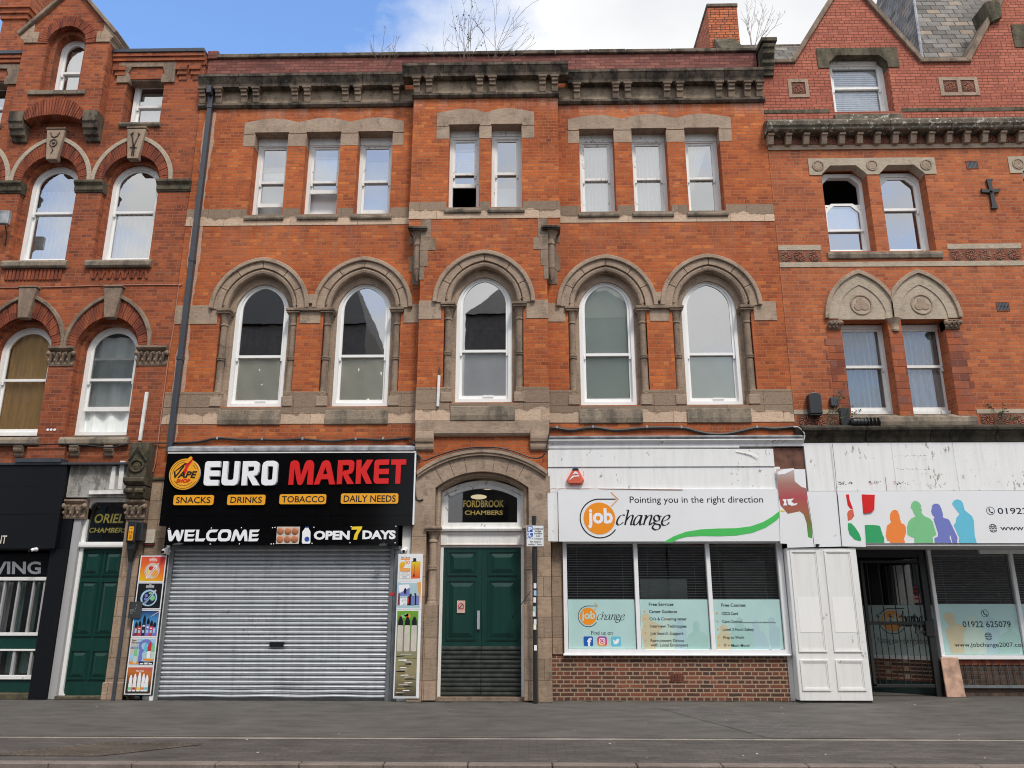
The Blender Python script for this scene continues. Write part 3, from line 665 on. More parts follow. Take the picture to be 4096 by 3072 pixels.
# first floor: bands, arches, colonnettes, sills, windows
def arch_window(c, y, gl):
    m_ = MB(); n = 16
    m_.ribbon(arc(c, 1.04, 7.56, 1.14, n), arc(c, .955, 7.56, 1.05, n), y - .085, y + .05)
    m_.build('hood_mould', 'stone', B, bevel=.012)
    m_ = MB(); o_ = arc(c, .955, 7.56, 1.05, n); i_ = arc(c, .79, 7.56, .915, n); cut = [0, 5, 10, 16, 22, 27, 32]
    for a, b2 in zip(cut[:-1], cut[1:]):
        so = o_[a:b2 + 1]; si = i_[a:b2 + 1]; tr_ = lambda L_: [(L_[0][0] * .88 + L_[1][0] * .12, L_[0][1] * .88 + L_[1][1] * .12)] + L_[1:]; so = tr_(so) if a else so; si = tr_(si) if a else si; m_.ribbon(so, si, y - .035, y + .08)
    m_.build('arch', 'stone', B, bevel=.006)
    s_ = MB(); s_.ribbon(arc(c, .80, 7.56, .925, n), arc(c, .70, 7.56, .80, n), y + .09, y + .22)
    s_.ribbon(arc(c, .74, 7.56, .86, n), arc(c, .56, 7.56, .63, n), y + .17, y + .34)
    for q in (-1, 1):
        xa, xb = sorted((c + q * .80, c + q * .64)); s_.box(xa, xb, y + .16, y + .34, 5.45, 7.56)
        xa, xb = sorted((c + q * .66, c + q * .565)); s_.box(xa, xb, y + .20, y + .34, 5.45, 7.56)
    s_.build('surround', 'stone', B)
    rl = MB(); rl.tube([(x, y + .05, z) for x, z in arc(c, .735, 7.57, .85, n)], .062, 8); rl.build('roll_mould', 'stone', B, smooth=True)
    for q in (-1, 1):
        cx = c + q * .722; k = MB()
        k.lathe(cx, y + .075, [(.10, 5.68), (.10, 5.72), (.085, 5.735), (.092, 5.76), (.078, 5.79), (.072, 5.81), (.07, 6.45), (.088, 6.455), (.092, 6.48), (.078, 6.49), (.092, 6.50), (.092, 6.525), (.07, 6.535), (.067, 7.20), (.082, 7.21), (.082, 7.235), (.07, 7.25), (.078, 7.32), (.10, 7.42), (.118, 7.46)], 14)
        cl_ = k.build('colonnette', 'stone_dark', B, smooth=True)
        MB().box(cx - .135, cx + .135, y - .06, y + .21, 7.46, 7.50).box(cx - .15, cx + .15, y - .08, y + .21, 7.502, 7.56).build('capital', 'stone_dark', cl_, bevel=.008)
        MB().box(cx - .11, cx + .11, y - .03, y + .19, 5.48, 5.68).build('plinth', 'stone', cl_, bevel=.008)
    MB().prismx([(y + .42, 5.1), (y - .035, 5.1), (y - .05, 5.2), (y - .03, 5.38), (y + .02, 5.43), (y + .3, 5.53), (y + .42, 5.53)], c - .63, c + .63).build('sill', 'sill_stone', B, bevel=.012)
    return sash(B, c, .575, 5.53, 7.60, .66, y + .22, 6.60, fr=.085, gl=gl, gl_up='glass' if c == 1.662 else 'glass_sky')
GL = ['glass', 'glass', 'glass', 'glass', 'glass']
for (c, y), g_ in zip(AW, GL):
    W_ = arch_window(c, y, g_)
    if c not in (-3.385, 1.662): MB().box(c - .02, c + .20, y + .27, y + .30, 5.655, 5.685).build('finger_lift', 'white_pvc', W_)
def course2(x0, x1, y, zb, zt, cs, hw, mat, d=.012):
    xs = [x0] + [v for c in cs for v in (c - hw, c + hw)] + [x1]
    for i in range(0, len(xs), 2):
        if xs[i + 1] - xs[i] > .02: MB().box(xs[i], xs[i + 1], y - d, y + .2, zb, zt).build('string_course', mat, B, bevel=.006)
course2(XL, -2.165, 0, 7.235, 7.65, [-5.53, -3.385], .86, 'stone'); course2(.432, XR - .15, 0, 7.235, 7.65, [1.662, 3.79], .86, 'stone'); course2(-2.177, .444, -.28, 7.21, 7.61, [-.858], .86, 'stone')
course2(XL, -2.165, 0, 5.46, 5.785, [-5.53, -3.385], .645, 'band_lower'); course2(.432, XR, 0, 5.46, 5.785, [1.662, 3.79], .645, 'band_lower'); course2(-2.177, .444, -.28, 5.46, 5.78, [-.858], .645, 'band_lower')
course2(XL, -2.165, 0, 5.115, 5.455, [], 0, 'band_lower', .014); course2(.432, XR, 0, 5.115, 5.455, [], 0, 'band_lower', .014); course2(-2.177, .444, -.28, 5.105, 5.455, [], 0, 'band_lower', .014)
MB().box(-4.56, -4.355, -.06, .1, 7.655, 7.86).build('arch_stop', 'stone', B, bevel=.01); MB().box(2.625, 2.83, -.06, .1, 7.655, 7.86).build('arch_stop', 'stone', B, bevel=.01)
MB().box(-4.80, -4.11, -.075, .1, 7.502, 7.558).build('impost', 'stone_dark', B); MB().box(2.39, 3.07, -.075, .1, 7.502, 7.558).build('impost', 'stone_dark', B)
# corner colonnettes under the bay, with quoins
for q, cx in ((-1, -2.25), (1, .52)):
    k = MB(); k.lathe(cx, -.17, [(.015, 8.08), (.085, 8.29), (.088, 8.32), (.1, 8.335), (.1, 8.37), (.08, 8.385), (.08, 8.86), (.095, 8.87), (.095, 8.90), (.082, 8.92), (.09, 9.0), (.13, 9.12), (.155, 9.155)], 14)
    o = k.build('colonnette', 'stone_dark', B, smooth=True)
    MB().box(cx - .18, cx + .18, -.36, .0, 9.155, 9.18).box(cx - .2, cx + .2, -.38, .0, 9.182, 9.235).build('capital', 'stone_soot', o, bevel=.008)
    w_ = MB()
    for i, (za, zb2, e) in enumerate(((9.0, 9.43, .21), (8.72, 9.0, .31), (8.36, 8.72, .16), (8.06, 8.36, .10))):
        if i == 1: zb2 = 8.997
        x0, x1 = sorted((cx - q * .06, cx - q * (.06 + e))); w_.box(x0, x1, -.29, -.1, za + .003, zb2)
        x0, x1 = sorted((cx - q * .06, cx + q * (.13 if i % 2 else .20))); w_.box(x0, x1, -.012, .1, za + .003, zb2)
    w_.build('quoins', 'stone_dark', B, bevel=.005)

# doorway: apron, segmental arch, columns, plinth walls, frame, fanlight, doors
ap = MB(); ap.box(-2.165, .432, -.30, .1, 4.89, 5.105); ap.build('apron', 'stone', B, bevel=.012)
MB().prismx([(-.1, 4.785), (-.31, 4.785), (-.34, 4.80), (-.37, 4.84), (-.37, 4.885), (-.1, 4.886)], -1.79, .062).build('moulding', 'stone', B)
for x0, x1 in ((-2.15, -1.793), (.066, .42)):
    MB().prismx([(-.1, 4.50), (-.29, 4.505), (-.33, 4.53), (-.345, 4.58), (-.34, 4.64), (-.345, 4.66), (-.37, 4.68), (-.385, 4.74), (-.38, 4.80), (-.36, 4.888), (-.1, 4.888)], x0, x1).build('corbel', 'stone', B, bevel=.008)
MB().ribbon(arc(-.858, 1.25, 4.10, .45), arc(-.858, 1.235, 4.03, .43), -.37, -.2).ribbon(arc(-.858, 1.24, 4.04, .43), arc(-.858, 1.22, 3.99, .42), -.345, -.2).build('hood_mould', 'stone', B, bevel=.006)
DO = outline(-.858, .885, -.02, 3.80, .31)
m_ = MB(); up_ = [(-2.165, 3.08), (-1.743, 3.08)] + arc(-.858, .885, 3.80, .31) + [(.027, 3.08), (.432, 3.08), (.432, 4.02)] + arc(-.858, 1.225, 4.02, .43)[::-1] + [(-2.165, 4.02)]
m_.fill([up_], -.292, -.12); m_.build('door_surround', 'stone', B)
for xa, xb in ((-2.165, -1.893), (.177, .432)): MB().box(xa, xb, -.292, .1, 0, 3.078).build('door_pier', 'stone_ashlar', B, bevel=.006)
m_ = MB(); m_.ribbon(arc(-.858, .885, 3.80, .31), arc(-.858, .79, 3.76, .27), -.12, .12)
m_.box(-1.743, -1.648, -.12, .12, 3.07, 3.80).box(-.068, .027, -.12, .12, 3.07, 3.80)
m_.box(-1.892, -1.648, -.105, .12, 0, 3.078).box(-.068, .176, -.105, .12, 0, 3.078); m_.build('jamb', 'stone', B)
MB().tube([(-1.70, -.14, 3.07), (-1.70, -.14, 3.79)] + [(x, -.14, z) for x, z in arc(-.858, .842, 3.79, .3)] + [(-.016, -.14, 3.79), (-.016, -.14, 3.07)], .05, 8).build('roll_mould', 'stone', B, smooth=True)
arcv = MB()
for k in range(-3, 4):
    if k == 0: continue
    a = k * .17 - .03; arcv.tube([(-.858 + 1.42 * math.sin(a), -.2925, 2.66 + 1.42 * math.cos(a)), (-.858 + 1.84 * math.sin(a), -.2925, 2.66 + 1.84 * math.cos(a))], .0045, 4)
arcv.build('joint', 'stone_soot', B)
for cx in (-1.768, .052):
    k = MB(); k.lathe(cx, -.19, [(.10, 1.66), (.10, 1.70), (.085, 1.72), (.092, 1.75), (.075, 1.79), (.072, 2.28), (.09, 2.29), (.09, 2.315), (.076, 2.325), (.09, 2.335), (.09, 2.36), (.072, 2.37), (.069, 2.78), (.085, 2.79), (.085, 2.82), (.072, 2.84), (.085, 2.93), (.12, 2.98)], 14)
    o = k.build('column', 'stone', B, smooth=True)
    MB().box(cx - .13, cx + .13, -.33, -.05, 2.98, 3.02).box(cx - .15, cx + .15, -.36, -.05, 3.022, 3.075).build('capital', 'stone', o, bevel=.008)
    MB().box(cx - .12, cx + .12, -.315, -.05, .02, 1.66).build('plinth', 'stone_ashlar', o, bevel=.01)
# timber frame, transom, fanlight
fr = MB(); fr.fill([outline(-.858, .795, 0, 3.75, .23), outline(-.858, .735, 0.01, 3.70, .2)], .03, .13)
fr.fill([outline(-.858, .74, 3.075, 3.68, .22), outline(-.858, .665, 3.175, 3.645, .185)], .045, .12)
fr.prismx([(.12, 3.0), (-.02, 3.01), (-.035, 3.05), (-.02, 3.085), (.12, 3.085)], -1.655, -.06); fr.box(-1.6, -.116, .05, .12, 2.705, 3.0)
fr.fill([rect(-1.59, -.126, 2.715, 3.0), rect(-1.53, -.186, 2.77, 2.95)], .035, .05)
dframe = fr.build('door_frame', 'white_old', B, bevel=.004)
MB().face([(x, .08, z) for x, z in outline(-.858, .67, 3.17, 3.645, .19)]).build('fanlight', 'glass_shop', dframe)
g_ = MB().use('ink_black').ztext('S4', 'FORDBROOK', 624, 944, 1120, 1042, .072, bold=.045).use('gold').ztext('S4', 'FORDBROOK', 632, 950, 1113, 1034, .069, bold=.02)
g_.use('ink_black').ztext('S4', 'CHAMBERS', 644, 1066, 1106, 1130, .072, bold=.045).use('gold').ztext('S4', 'CHAMBERS', 650, 1072, 1099, 1124, .069, bold=.02); g_.build('lettering', None, dframe)
MB().box(-1.62, -.1, .13, 2.5, 4.05, 4.1).box(-1.66, -1.6, .13, 2.5, 2.7, 4.1).box(-.1, -.05, .13, 2.5, 2.7, 4.1).box(-1.66, -.05, 2.5, 2.55, 2.0, 4.1).box(-1.66, -.05, .2, 2.5, 2.68, 2.72).build('hallway', 'interior', B)
for i, (x, z, yy_, lab) in enumerate(((at('S4', 930, 798, .5)[0], at('S4', 930, 798, .5)[1], .5, 'upper of two dim dome lamps seen through the fanlight'), (at('S4', 815, 912, 1.1)[0], at('S4', 815, 912, 1.1)[1], 1.1, 'lower of two dim dome lamps seen through the fanlight'))):
    l_ = MB(); l_.use('lamp_glow').blob(x, yy_, z, .17, .17, .045, 18, 6); l_.use('interior').tube([(x, yy_, z + .03), (x, yy_, 4.05)], .008, 5)
    tag(l_.build('dome_lamp', None, None, org=(x, yy_, z), smooth=True), lab, 'lamp', 'dome lamps behind the fanlight')
def panel_door(parent, x0, x1, z0, z1, y, panels, kick=None, name='door', mat='green_door'):
    d = MB().box(x0, x1, y, y + .05, z0, z1).build(name, mat, parent)
    for a, b2, c, e in panels:
        p_ = MB(); w_ = .035
        for k, (ins, yo) in enumerate(((0, .016), (.018, .024), (.03, .012))): p_.fill([rect(a + ins, b2 - ins, c + ins, e - ins), rect(a + ins + .016, b2 - ins - .016, c + ins + .016, e - ins - .016)], y - yo, y + .001 * k)
        i1, i2 = .055, min(.13, (b2 - a) * .3); o_ = rect(a + i1, b2 - i1, c + i1, e - i1); n_ = rect(a + i2, b2 - i2, c + i2, e - i2)
        p_.add([(x, y - .002, z) for x, z in o_] + [(x, y - .026, z) for x, z in n_], [(0, 1, 5, 4), (1, 2, 6, 5), (2, 3, 7, 6), (3, 0, 4, 7), (4, 5, 6, 7)])
        p_.build('panel', mat, d)
    return d
zr = [(at('H', 500, v, .05)[1]) for v in (250, 415, 437, 900)]
px = [at('H', v, 400, .05)[0] for v in (408, 604, 672, 864)]
dl = panel_door(B, -1.588, -.862, .06, 2.705, .06, [(px[0], px[1], zr[1], zr[0]), (px[0], px[1], 1.02, zr[2])])
dr = panel_door(B, -.858, -.13, .06, 2.705, .06, [(px[2], px[3], zr[1], zr[0]), (px[2], px[3], 1.02, zr[2])])
for d_, xa, xb in ((dl, -1.588, -.866), (dr, -.854, -.13)):
    s_ = MB()
    for k in range(11): s_.prismx([(.06, .07 + k * .078), (.038, .075 + k * .078), (.03, .10 + k * .078), (.034, .128 + k * .078), (.06, .14 + k * .078)], xa, xb)
    s_.build('kick_board', 'dark_board', d_)
MB().box(-.94, -.89, .02, .065, 1.22, 1.55).build('letter_plate', 'steel', dl)
MB().box(-1.70, -.03, -.12, .5, 0, .055).build('step', 'stone_dark', B)
nt = thing('notice', 'small pink no smoking notice stuck on the green double door', 'notice', (-1.29, .05, 1.55))
a = at('H', 475, 574, .05); b2 = at('H', 526, 654, .05)
MB().box(a[0], b2[0], .015, .03, b2[1], a[1]).build('card', 'pink_faded', nt)
xm = (a[0] + b2[0]) / 2; zm = a[1] - .10; ph = MB().use('red_print').ribbon([(xm + .055 * math.cos(t_ * .3142), zm + .055 * math.sin(t_ * .3142)) for t_ in range(21)], [(xm + .042 * math.cos(t_ * .3142), zm + .042 * math.sin(t_ * .3142)) for t_ in range(21)], .011, .0145)
ph.use('ink_black').tube([(xm - .03, .011, zm - .03), (xm + .03, .011, zm + .03)], .006, 4).text('NO SMOKING', a[0] + .02, b2[1] + .065, b2[0] - .02, b2[1] + .085, .012).build('print', None, nt)

# ================================================================== left building
Lb = thing('brick_building', 'dark red brick building with round brick arches, carved keystones and a tall gabled dormer bay', 'building', (-11, 0, 0), 'brick buildings of the terrace')
LX0, LX1 = -16.0, -7.297
cA = [-12.20, -10.40, -8.60]                         # axes of the bays
wl = MB()
o2 = lambda c: outline(c, .615, 8.50, 10.62, .60); o1 = lambda c: outline(c, .635, 4.75, 6.77, .65)
wl.fill([[(LX0, 4.30), (LX1, 4.30), (LX1, 13.55), (-9.6, 13.55), (-9.6, 12.4), (-11.2, 12.4), (-11.2, 13.55), (LX0, 13.55)]] + [o2(c) for c in cA + [-14.0]] + [o1(c) for c in cA + [-14.0]] + [rect(c - .43, c + .43, 12.03, 13.16) for c in (cA[0], cA[2])], 0, .45)
wl.box(-7.30 - .38, LX1, .03, .45, 0, 4.30)
wl.build('wall', 'brick_left', Lb)
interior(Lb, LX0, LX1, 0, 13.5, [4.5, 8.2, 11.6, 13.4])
MB().box(LX0, LX1, .45, 9, 13.5, 13.7).box(LX0, LX0 + .2, .46, 9, 0, 13.5).box(LX0, LX1, 9, 9.2, 0, 13.5).build('roof', 'lead', Lb)
# parapet: corbelled brick courses and dark coping, broken by the bay
for xa, xb in ((LX0, -11.40), (-9.40, LX1)):
    MB().prismx([(.4, 13.5), (-.03, 13.5), (-.03, 13.60), (-.07, 13.60), (-.07, 13.70), (-.10, 13.70), (-.10, 13.785), (.4, 13.785)], xa, xb).build('parapet', 'brick_left', Lb)
    c_ = MB(); x = xa
    while x < xb - .1:
        x2 = min(x + .85, xb); c_.box(x, x2 - .006, -.13, .42, 13.787, 13.885); x = x2
    c_.build('coping', 'pipe_grey', Lb, bevel=.01)
for x0 in (-9.36, -7.93, -7.62):
    d_ = MB(); w_ = .3 if x0 < -9 else .28
    for k in range(3): d_.box(x0 + .0 + .04 * (2 - k), x0 + w_ - .02, -.02 - .03 * k, .1, 13.12 + .115 * k, 13.12 + .115 * (k + 1) - .002)
    d_.build('dentils', 'brick_left', Lb)
# small top windows with shouldered stone lintels
for c in (cA[0], cA[2]):
    m_ = MB(); m_.fill([[(c - .66, 13.58), (c - .66, 13.05), (c - .36, 13.05), (c - .36, 13.2), (c - .42, 13.3), (c - .36, 13.46), (c + .36, 13.46), (c + .42, 13.3), (c + .36, 13.2), (c + .36, 13.05), (c + .66, 13.05), (c + .66, 13.58)]], -.04, .1)
    m_.box(c - .44, c + .44, .02, .3, 13.125, 13.46); m_.build('lintel', 'stone_dark', Lb, bevel=.012)
    MB().prismx([(.4, 11.9), (-.05, 11.9), (-.08, 11.95), (-.07, 12.0), (.4, 12.07)], c - .45, c + .48).build('sill', 'sill_stone', Lb, bevel=.01)
    sash(Lb, c + .02, .40, 12.06, 13.26, 0, .27, 12.64, fr=.075, gl='glass_sky')
# second floor arches
for i, c in enumerate(cA + [-14.0]):
    n = 16; m_ = MB(); so = clampx(arc(c, .91, 10.57, 1.13, n), c - .899, c + .899); si = arc(c, .815, 10.57, 1.03, n)
    m_.ribbon(so, si, -.045, .05).build('hood_mould', 'stone_pale', Lb, bevel=.008)
    m_ = MB(); so = arc(c, .815, 10.57, 1.03, n); si = arc(c, .62, 10.57, .635, n)
    ar = MB(); nv = 44; so = arc(c, .815, 10.57, 1.03, nv // 2); si = arc(c, .62, 10.57, .635, nv // 2)
    for k in range(0, nv):                                   # radiating brick voussoirs
        a, b2 = so[k], so[k + 1]; e, d = si[k], si[k + 1]; t0, t1 = .07, .93
        ar.ribbon([(a[0] + (b2[0] - a[0]) * t0, a[1] + (b2[1] - a[1]) * t0), (a[0] + (b2[0] - a[0]) * t1, a[1] + (b2[1] - a[1]) * t1)], [(e[0] + (d[0] - e[0]) * t0, e[1] + (d[1] - e[1]) * t0), (e[0] + (d[0] - e[0]) * t1, e[1] + (d[1] - e[1]) * t1)], -.022 - .004 * (k * 7 % 3), .06)
    ar.build('arch', 'brick_voussoir', Lb)
    s2 = MB(); s2.ribbon(arc(c, .625, 10.60, .61, n), arc(c, .55, 10.60, .50, n), .14, .32)
    for q in (-1, 1):
        x0, x1 = sorted((c + q * .625, c + q * .55)); s2.box(x0, x1, .14, .32, 8.6, 10.6)
    s2.build('reveal', 'brick_left', Lb)
    sash(Lb, c, .555, 8.74, 10.62, .47, .27, 9.96, fr=.085, gl='glass_sky')
    MB().prismx([(.42, 8.52), (-.07, 8.50), (-.10, 8.54), (-.10, 8.62), (-.06, 8.68), (.42, 8.76)], c - .70, c + .70).build('sill', 'sill_stone', Lb, bevel=.012)
    k = MB(); k.prism([(c - .21, 11.80), (c + .21, 11.80), (c + .115, 11.06), (c - .115, 11.06)], -.11, .05); k.prism([(c - .225, 11.81), (c + .225, 11.81), (c + .22, 11.85), (c - .22, 11.85)], -.125, .05)
    ko = k.build('keystone', 'stone', Lb, bevel=.012)
    cv = MB()
    if i == 1:
        cv.tube([(c - .10, -.115, 11.72), (c - .06, -.12, 11.63), (c, -.12, 11.60), (c + .06, -.12, 11.63), (c + .10, -.115, 11.72)], .014, 5)
        cv.tube([(c + .08 * math.cos(t_), -.118, 11.46 + .09 * math.sin(t_)) for t_ in [j * .7 for j in range(10)]], .014, 5); cv.tube([(c - .03, -.118, 11.37), (c + .02, -.118, 11.28), (c - .02, -.118, 11.20)], .013, 5)
        cv.blob(c, -.115, 11.46, .04, .02, .03)
    else:
        for q in (-1, 1): cv.tube([(c + q * .02, -.115, 11.12), (c + q * .015, -.12, 11.4), (c + q * .06, -.12, 11.58), (c + q * .10, -.118, 11.66), (c + q * .05, -.118, 11.70)], .014, 5)
        cv.tube([(c - .07, -.118, 11.32), (c + .07, -.118, 11.32)], .012, 5); cv.blob(c + .08, -.115, 11.66, .03, .02, .03); cv.blob(c - .08, -.115, 11.66, .03, .02, .03)
    cv.build('carving', 'stone_soot', ko, smooth=True)
    # brick patterned apron under the sill
    a_ = MB()
    for j in range(15):
        x = c - .60 + j * .082
        if i == 2: a_.prism([(x, 8.26), (x + .05, 8.26), (x + .10, 8.47), (x + .05, 8.47)] if j % 2 else [(x + .05, 8.26), (x + .10, 8.26), (x + .05, 8.47), (x, 8.47)], -.025, .1)
        else: a_.box(x, x + .058, -.03, .1, 8.25, 8.48)
    a_.build('apron', 'brick_voussoir', Lb)
for x0, x1 in ((-14.9 + 1.35, -12.82), (-11.585, -11.015), (-9.785, -9.215), (-7.985, -7.30)):
    MB().prismx([(.3, 10.29), (-.02, 10.29), (-.025, 10.31), (-.05, 10.34), (-.055, 10.44), (-.08, 10.47), (-.11, 10.50), (-.11, 10.555), (.3, 10.57)], x0 - .03, x1 + .03).build('impost', 'stone_moss', Lb, bevel=.006)
# first floor arches
for i, c in enumerate(cA + [-14.0]):
    n = 22; m_ = MB(); m_.ribbon(clampx(arc(c, .925, 6.74, 1.19, n), c - .899, c + .899), arc(c, .845, 6.74, 1.11, n), -.07, .05).build('hood_mould', 'stone_dark', Lb, bevel=.01)
    ar = MB(); nv = 44; so = arc(c, .845, 6.74, 1.11, nv // 2); si = arc(c, .64, 6.74, .67, nv // 2)
    for k in range(nv):
        a, b2 = so[k], so[k + 1]; e, d = si[k], si[k + 1]; t0, t1 = .07, .93
        ar.ribbon([(a[0] + (b2[0] - a[0]) * t0, a[1] + (b2[1] - a[1]) * t0), (a[0] + (b2[0] - a[0]) * t1, a[1] + (b2[1] - a[1]) * t1)], [(e[0] + (d[0] - e[0]) * t0, e[1] + (d[1] - e[1]) * t0), (e[0] + (d[0] - e[0]) * t1, e[1] + (d[1] - e[1]) * t1)], -.022 - .004 * (k * 7 % 3), .06)
    ar.build('arch', 'brick_voussoir', Lb)
    s2 = MB(); s2.ribbon(arc(c, .645, 6.76, .66, n), arc(c, .565, 6.76, .52, n), .14, .32)
    for q in (-1, 1):
        x0, x1 = sorted((c + q * .645, c + q * .565)); s2.box(x0, x1, .14, .32, 4.8, 6.76)
    s2.build('reveal', 'brick_left', Lb)
    sash(Lb, c, .57, 4.96, 6.80, .49, .27, 6.13, fr=.085, gl='glass', open_low=.46 if i == 2 else .0)
    MB().prismx([(.42, 4.70), (-.08, 4.69), (-.11, 4.72), (-.11, 4.80), (-.06, 4.86), (.42, 4.97)], c - .66, c + .72).build('sill', 'sill_stone', Lb, bevel=.012)
    MB().prism([(c - .19, 8.02), (c + .19, 8.02), (c + .105, 7.36), (c - .105, 7.36)], -.12, .05).prism([(c - .21, 8.03), (c + .21, 8.03), (c + .2, 8.07), (c - .2, 8.07)], -.135, .05).build('keystone', 'stone_dark', Lb, bevel=.012)
    for x in (c - .33, c + .36): MB().prismx([(.1, 4.47), (-.03, 4.47), (-.05, 4.50), (-.055, 4.55), (-.10, 4.565), (-.12, 4.61), (-.12, 4.68), (.1, 4.685)], x - .085, x + .085).build('bracket', 'stone_dark', Lb, bevel=.006)
def leafy_capital(par, x0, x1, z0, z1, y, dpt=.1):
    k = MB(); h = z1 - z0
    k.prismx([(.2 + y, z0), (y - .015, z0), (y - .03, z0 + .04 * h / .4), (y - .01, z0 + .08 * h / .4), (y - .02, z1 - .25 * h), (y - dpt, z1 - .16 * h), (y - dpt - .02, z1 - .1 * h), (y - dpt - .02, z1), (y + .2, z1)], x0, x1)
    n = max(3, round((x1 - x0) / .13)); r_ = random.Random(int(x0 * 100) & 255)
    for j in range(n):
        x = x0 + (j + .5) * (x1 - x0) / n
        k.tube([(x - .03, y - .02, z0 + .12 * h), (x - .01, y - .05, z0 + .4 * h), (x + .02, y - .085, z0 + .62 * h), (x + .055, y - .09, z0 + .66 * h), (x + .06, y - .08, z0 + .55 * h)], [.022, .03, .03, .026, .018], 6)
        k.blob(x, y - .07, z0 + (.5 + .1 * r_.random()) * h, .035, .03, .04, 8, 5); k.blob(x - .05, y - .05, z0 + .3 * h, .028, .025, .035, 8, 5)
    for q in (x0, x1): k.blob(q, y - .06, z1 - .36 * h, .05, .05, .055, 8, 6)
    return k.build('capital', 'stone_dark', par, smooth=True)
for x0, x1 in ((-13.36, -12.85), (-11.56, -11.05), (-9.76, -9.25), (-7.95, -7.33)): leafy_capital(Lb, x0, x1, 6.345, 6.745, 0)
MB().box(-9.86, -9.10, -.09, .1, 4.405, 4.66).build('pier_block', 'brick_left', Lb); MB().box(-12.0, -11.2, -.16, .1, 4.31, 4.66).build('pier_block', 'brick_left', Lb)
# gabled dormer bay on corbels
bx0, bx1, by, bc = -11.385, -9.42, -.26, -10.40
apx = 15.44
w_ = MB(); shp = [(bx0, 12.16), (bx0 + .48, 12.16)] + [(x, z) for x, z in arc(bc, .62, 11.9, .17, 8)] + [(bx1 - .48, 12.16), (bx1, 12.16), (bx1, 14.0), (bc + .0, apx - .12), (bx0, 14.0)]
w_.fill([[(bx0, 12.0)] + [(bx0 + .36, 12.0)] + arc(bc, .62, 11.93, .14, 8) + [(bx1 - .36, 12.0), (bx1, 12.0), (bx1, 14.255), (bc, 15.42), (bx0, 14.255)], outline(bc, .44, 12.67, 13.95, .45)], by, .2)
w_.box(bx0, bx0 + .3, .2, 3, 13.55, 14.0).box(bx1 - .3, bx1, .2, 3, 13.55, 14.0); w_.build('dormer_bay', 'brick_left', Lb)
ar = MB(); so = arc(bc, .665, 13.93, .72, 16); si = arc(bc, .44, 13.93, .46, 16)
for k in range(32):
    a, b2 = so[k], so[k + 1]; e, d = si[k], si[k + 1]; t0, t1 = .07, .93
    ar.ribbon([(a[0] + (b2[0] - a[0]) * t0, a[1] + (b2[1] - a[1]) * t0), (a[0] + (b2[0] - a[0]) * t1, a[1] + (b2[1] - a[1]) * t1)], [(e[0] + (d[0] - e[0]) * t0, e[1] + (d[1] - e[1]) * t0), (e[0] + (d[0] - e[0]) * t1, e[1] + (d[1] - e[1]) * t1)], by - .02 - .004 * (k * 7 % 3), by + .1)
ar.build('arch', 'brick_voussoir', Lb); ar = MB()
so = arc(bc, .70, 12.10, .40, 12); si = arc(bc, .62, 11.93, .14, 12)
for k in range(24):
    a, b2 = so[k], so[k + 1]; e, d = si[k], si[k + 1]
    ar.ribbon([(a[0] + .008, a[1]), (b2[0] - .008, b2[1])], [(e[0] + .008, e[1]), (d[0] - .008, d[1])], by - .02 - .004 * (k * 7 % 3), by + .12)
ar.build('arch', 'brick_voussoir', Lb)
s2 = MB(); s2.ribbon(arc(bc, .445, 13.95, .455, 14), arc(bc, .33, 13.95, .33, 14), by + .14, .2)
for q in (-1, 1):
    x0, x1 = sorted((bc + q * .445, bc + q * .33)); s2.box(x0, x1, by + .14, .2, 12.68, 13.95)
s2.build('reveal', 'brick_left', Lb)
sash(Lb, bc, .335, 12.69, 13.93, .36, .08, 13.42, fr=.075, gl='glass_sky')
MB().box(bx0 + .32, bx1 - .36, by - .05, by + .4, 12.57, 12.68).build('sill', 'sill_stone', Lb, bevel=.01)
for q in (-1, 1):
    xo = bc + q * 1.0; k = MB(); xa, xb = sorted((bc + q * .66, bc + q * .985))
    k.prismx([(.1, 11.52), (-.06, 11.53), (-.09, 11.62), (-.16, 11.64), (-.18, 11.74), (-.24, 11.76), (-.27, 11.88), (-.30, 11.9), (-.30, 12.16), (.1, 12.16)], xa, xb); k.build('corbel', 'stone_soot', Lb, bevel=.01)
    kn = [(bc + q * .66, 13.94), (bc + q * .98, 13.94), (bc + q * 1.02, 14.02), (bc + q * 1.12, 14.10), (bc + q * 1.38, 14.12), (bc + q * .66, 14.92)]
    MB().prism([(bc + q * .67, 13.94), (bc + q * .985, 13.94), (bc + q * 1.0, 14.0), (bc + q * 1.10, 14.10), (bc + q * 1.10, 14.14), (bc + q * .80, 14.46), (bc + q * .80, 14.24), (bc + q * .67, 14.24)], by - .03, .3).build('kneeler', 'stone_ashlar', Lb, bevel=.01)
    MB().prism([(bc + q * 1.10, 14.125), (bc + q * 1.16, 14.195), (bc, apx + .12), (bc, apx - .0)], by - .09, .4).build('gable_coping', 'stone_dark', Lb, bevel=.012)
    rf = MB(); e0 = (bc + q * 1.02, 14.16); v_ = [(e0[0], .55, e0[1]), (bc, .55, apx - .04), (bc, 4, apx - .04), (e0[0], 4, e0[1])]
    rf.face(v_ if q < 0 else v_[::-1]); rf.uv[0] = [(0, 0), (0, 2), (3.4, 2), (3.4, 0)]; rf.build('roof_slope', 'slate', Lb)
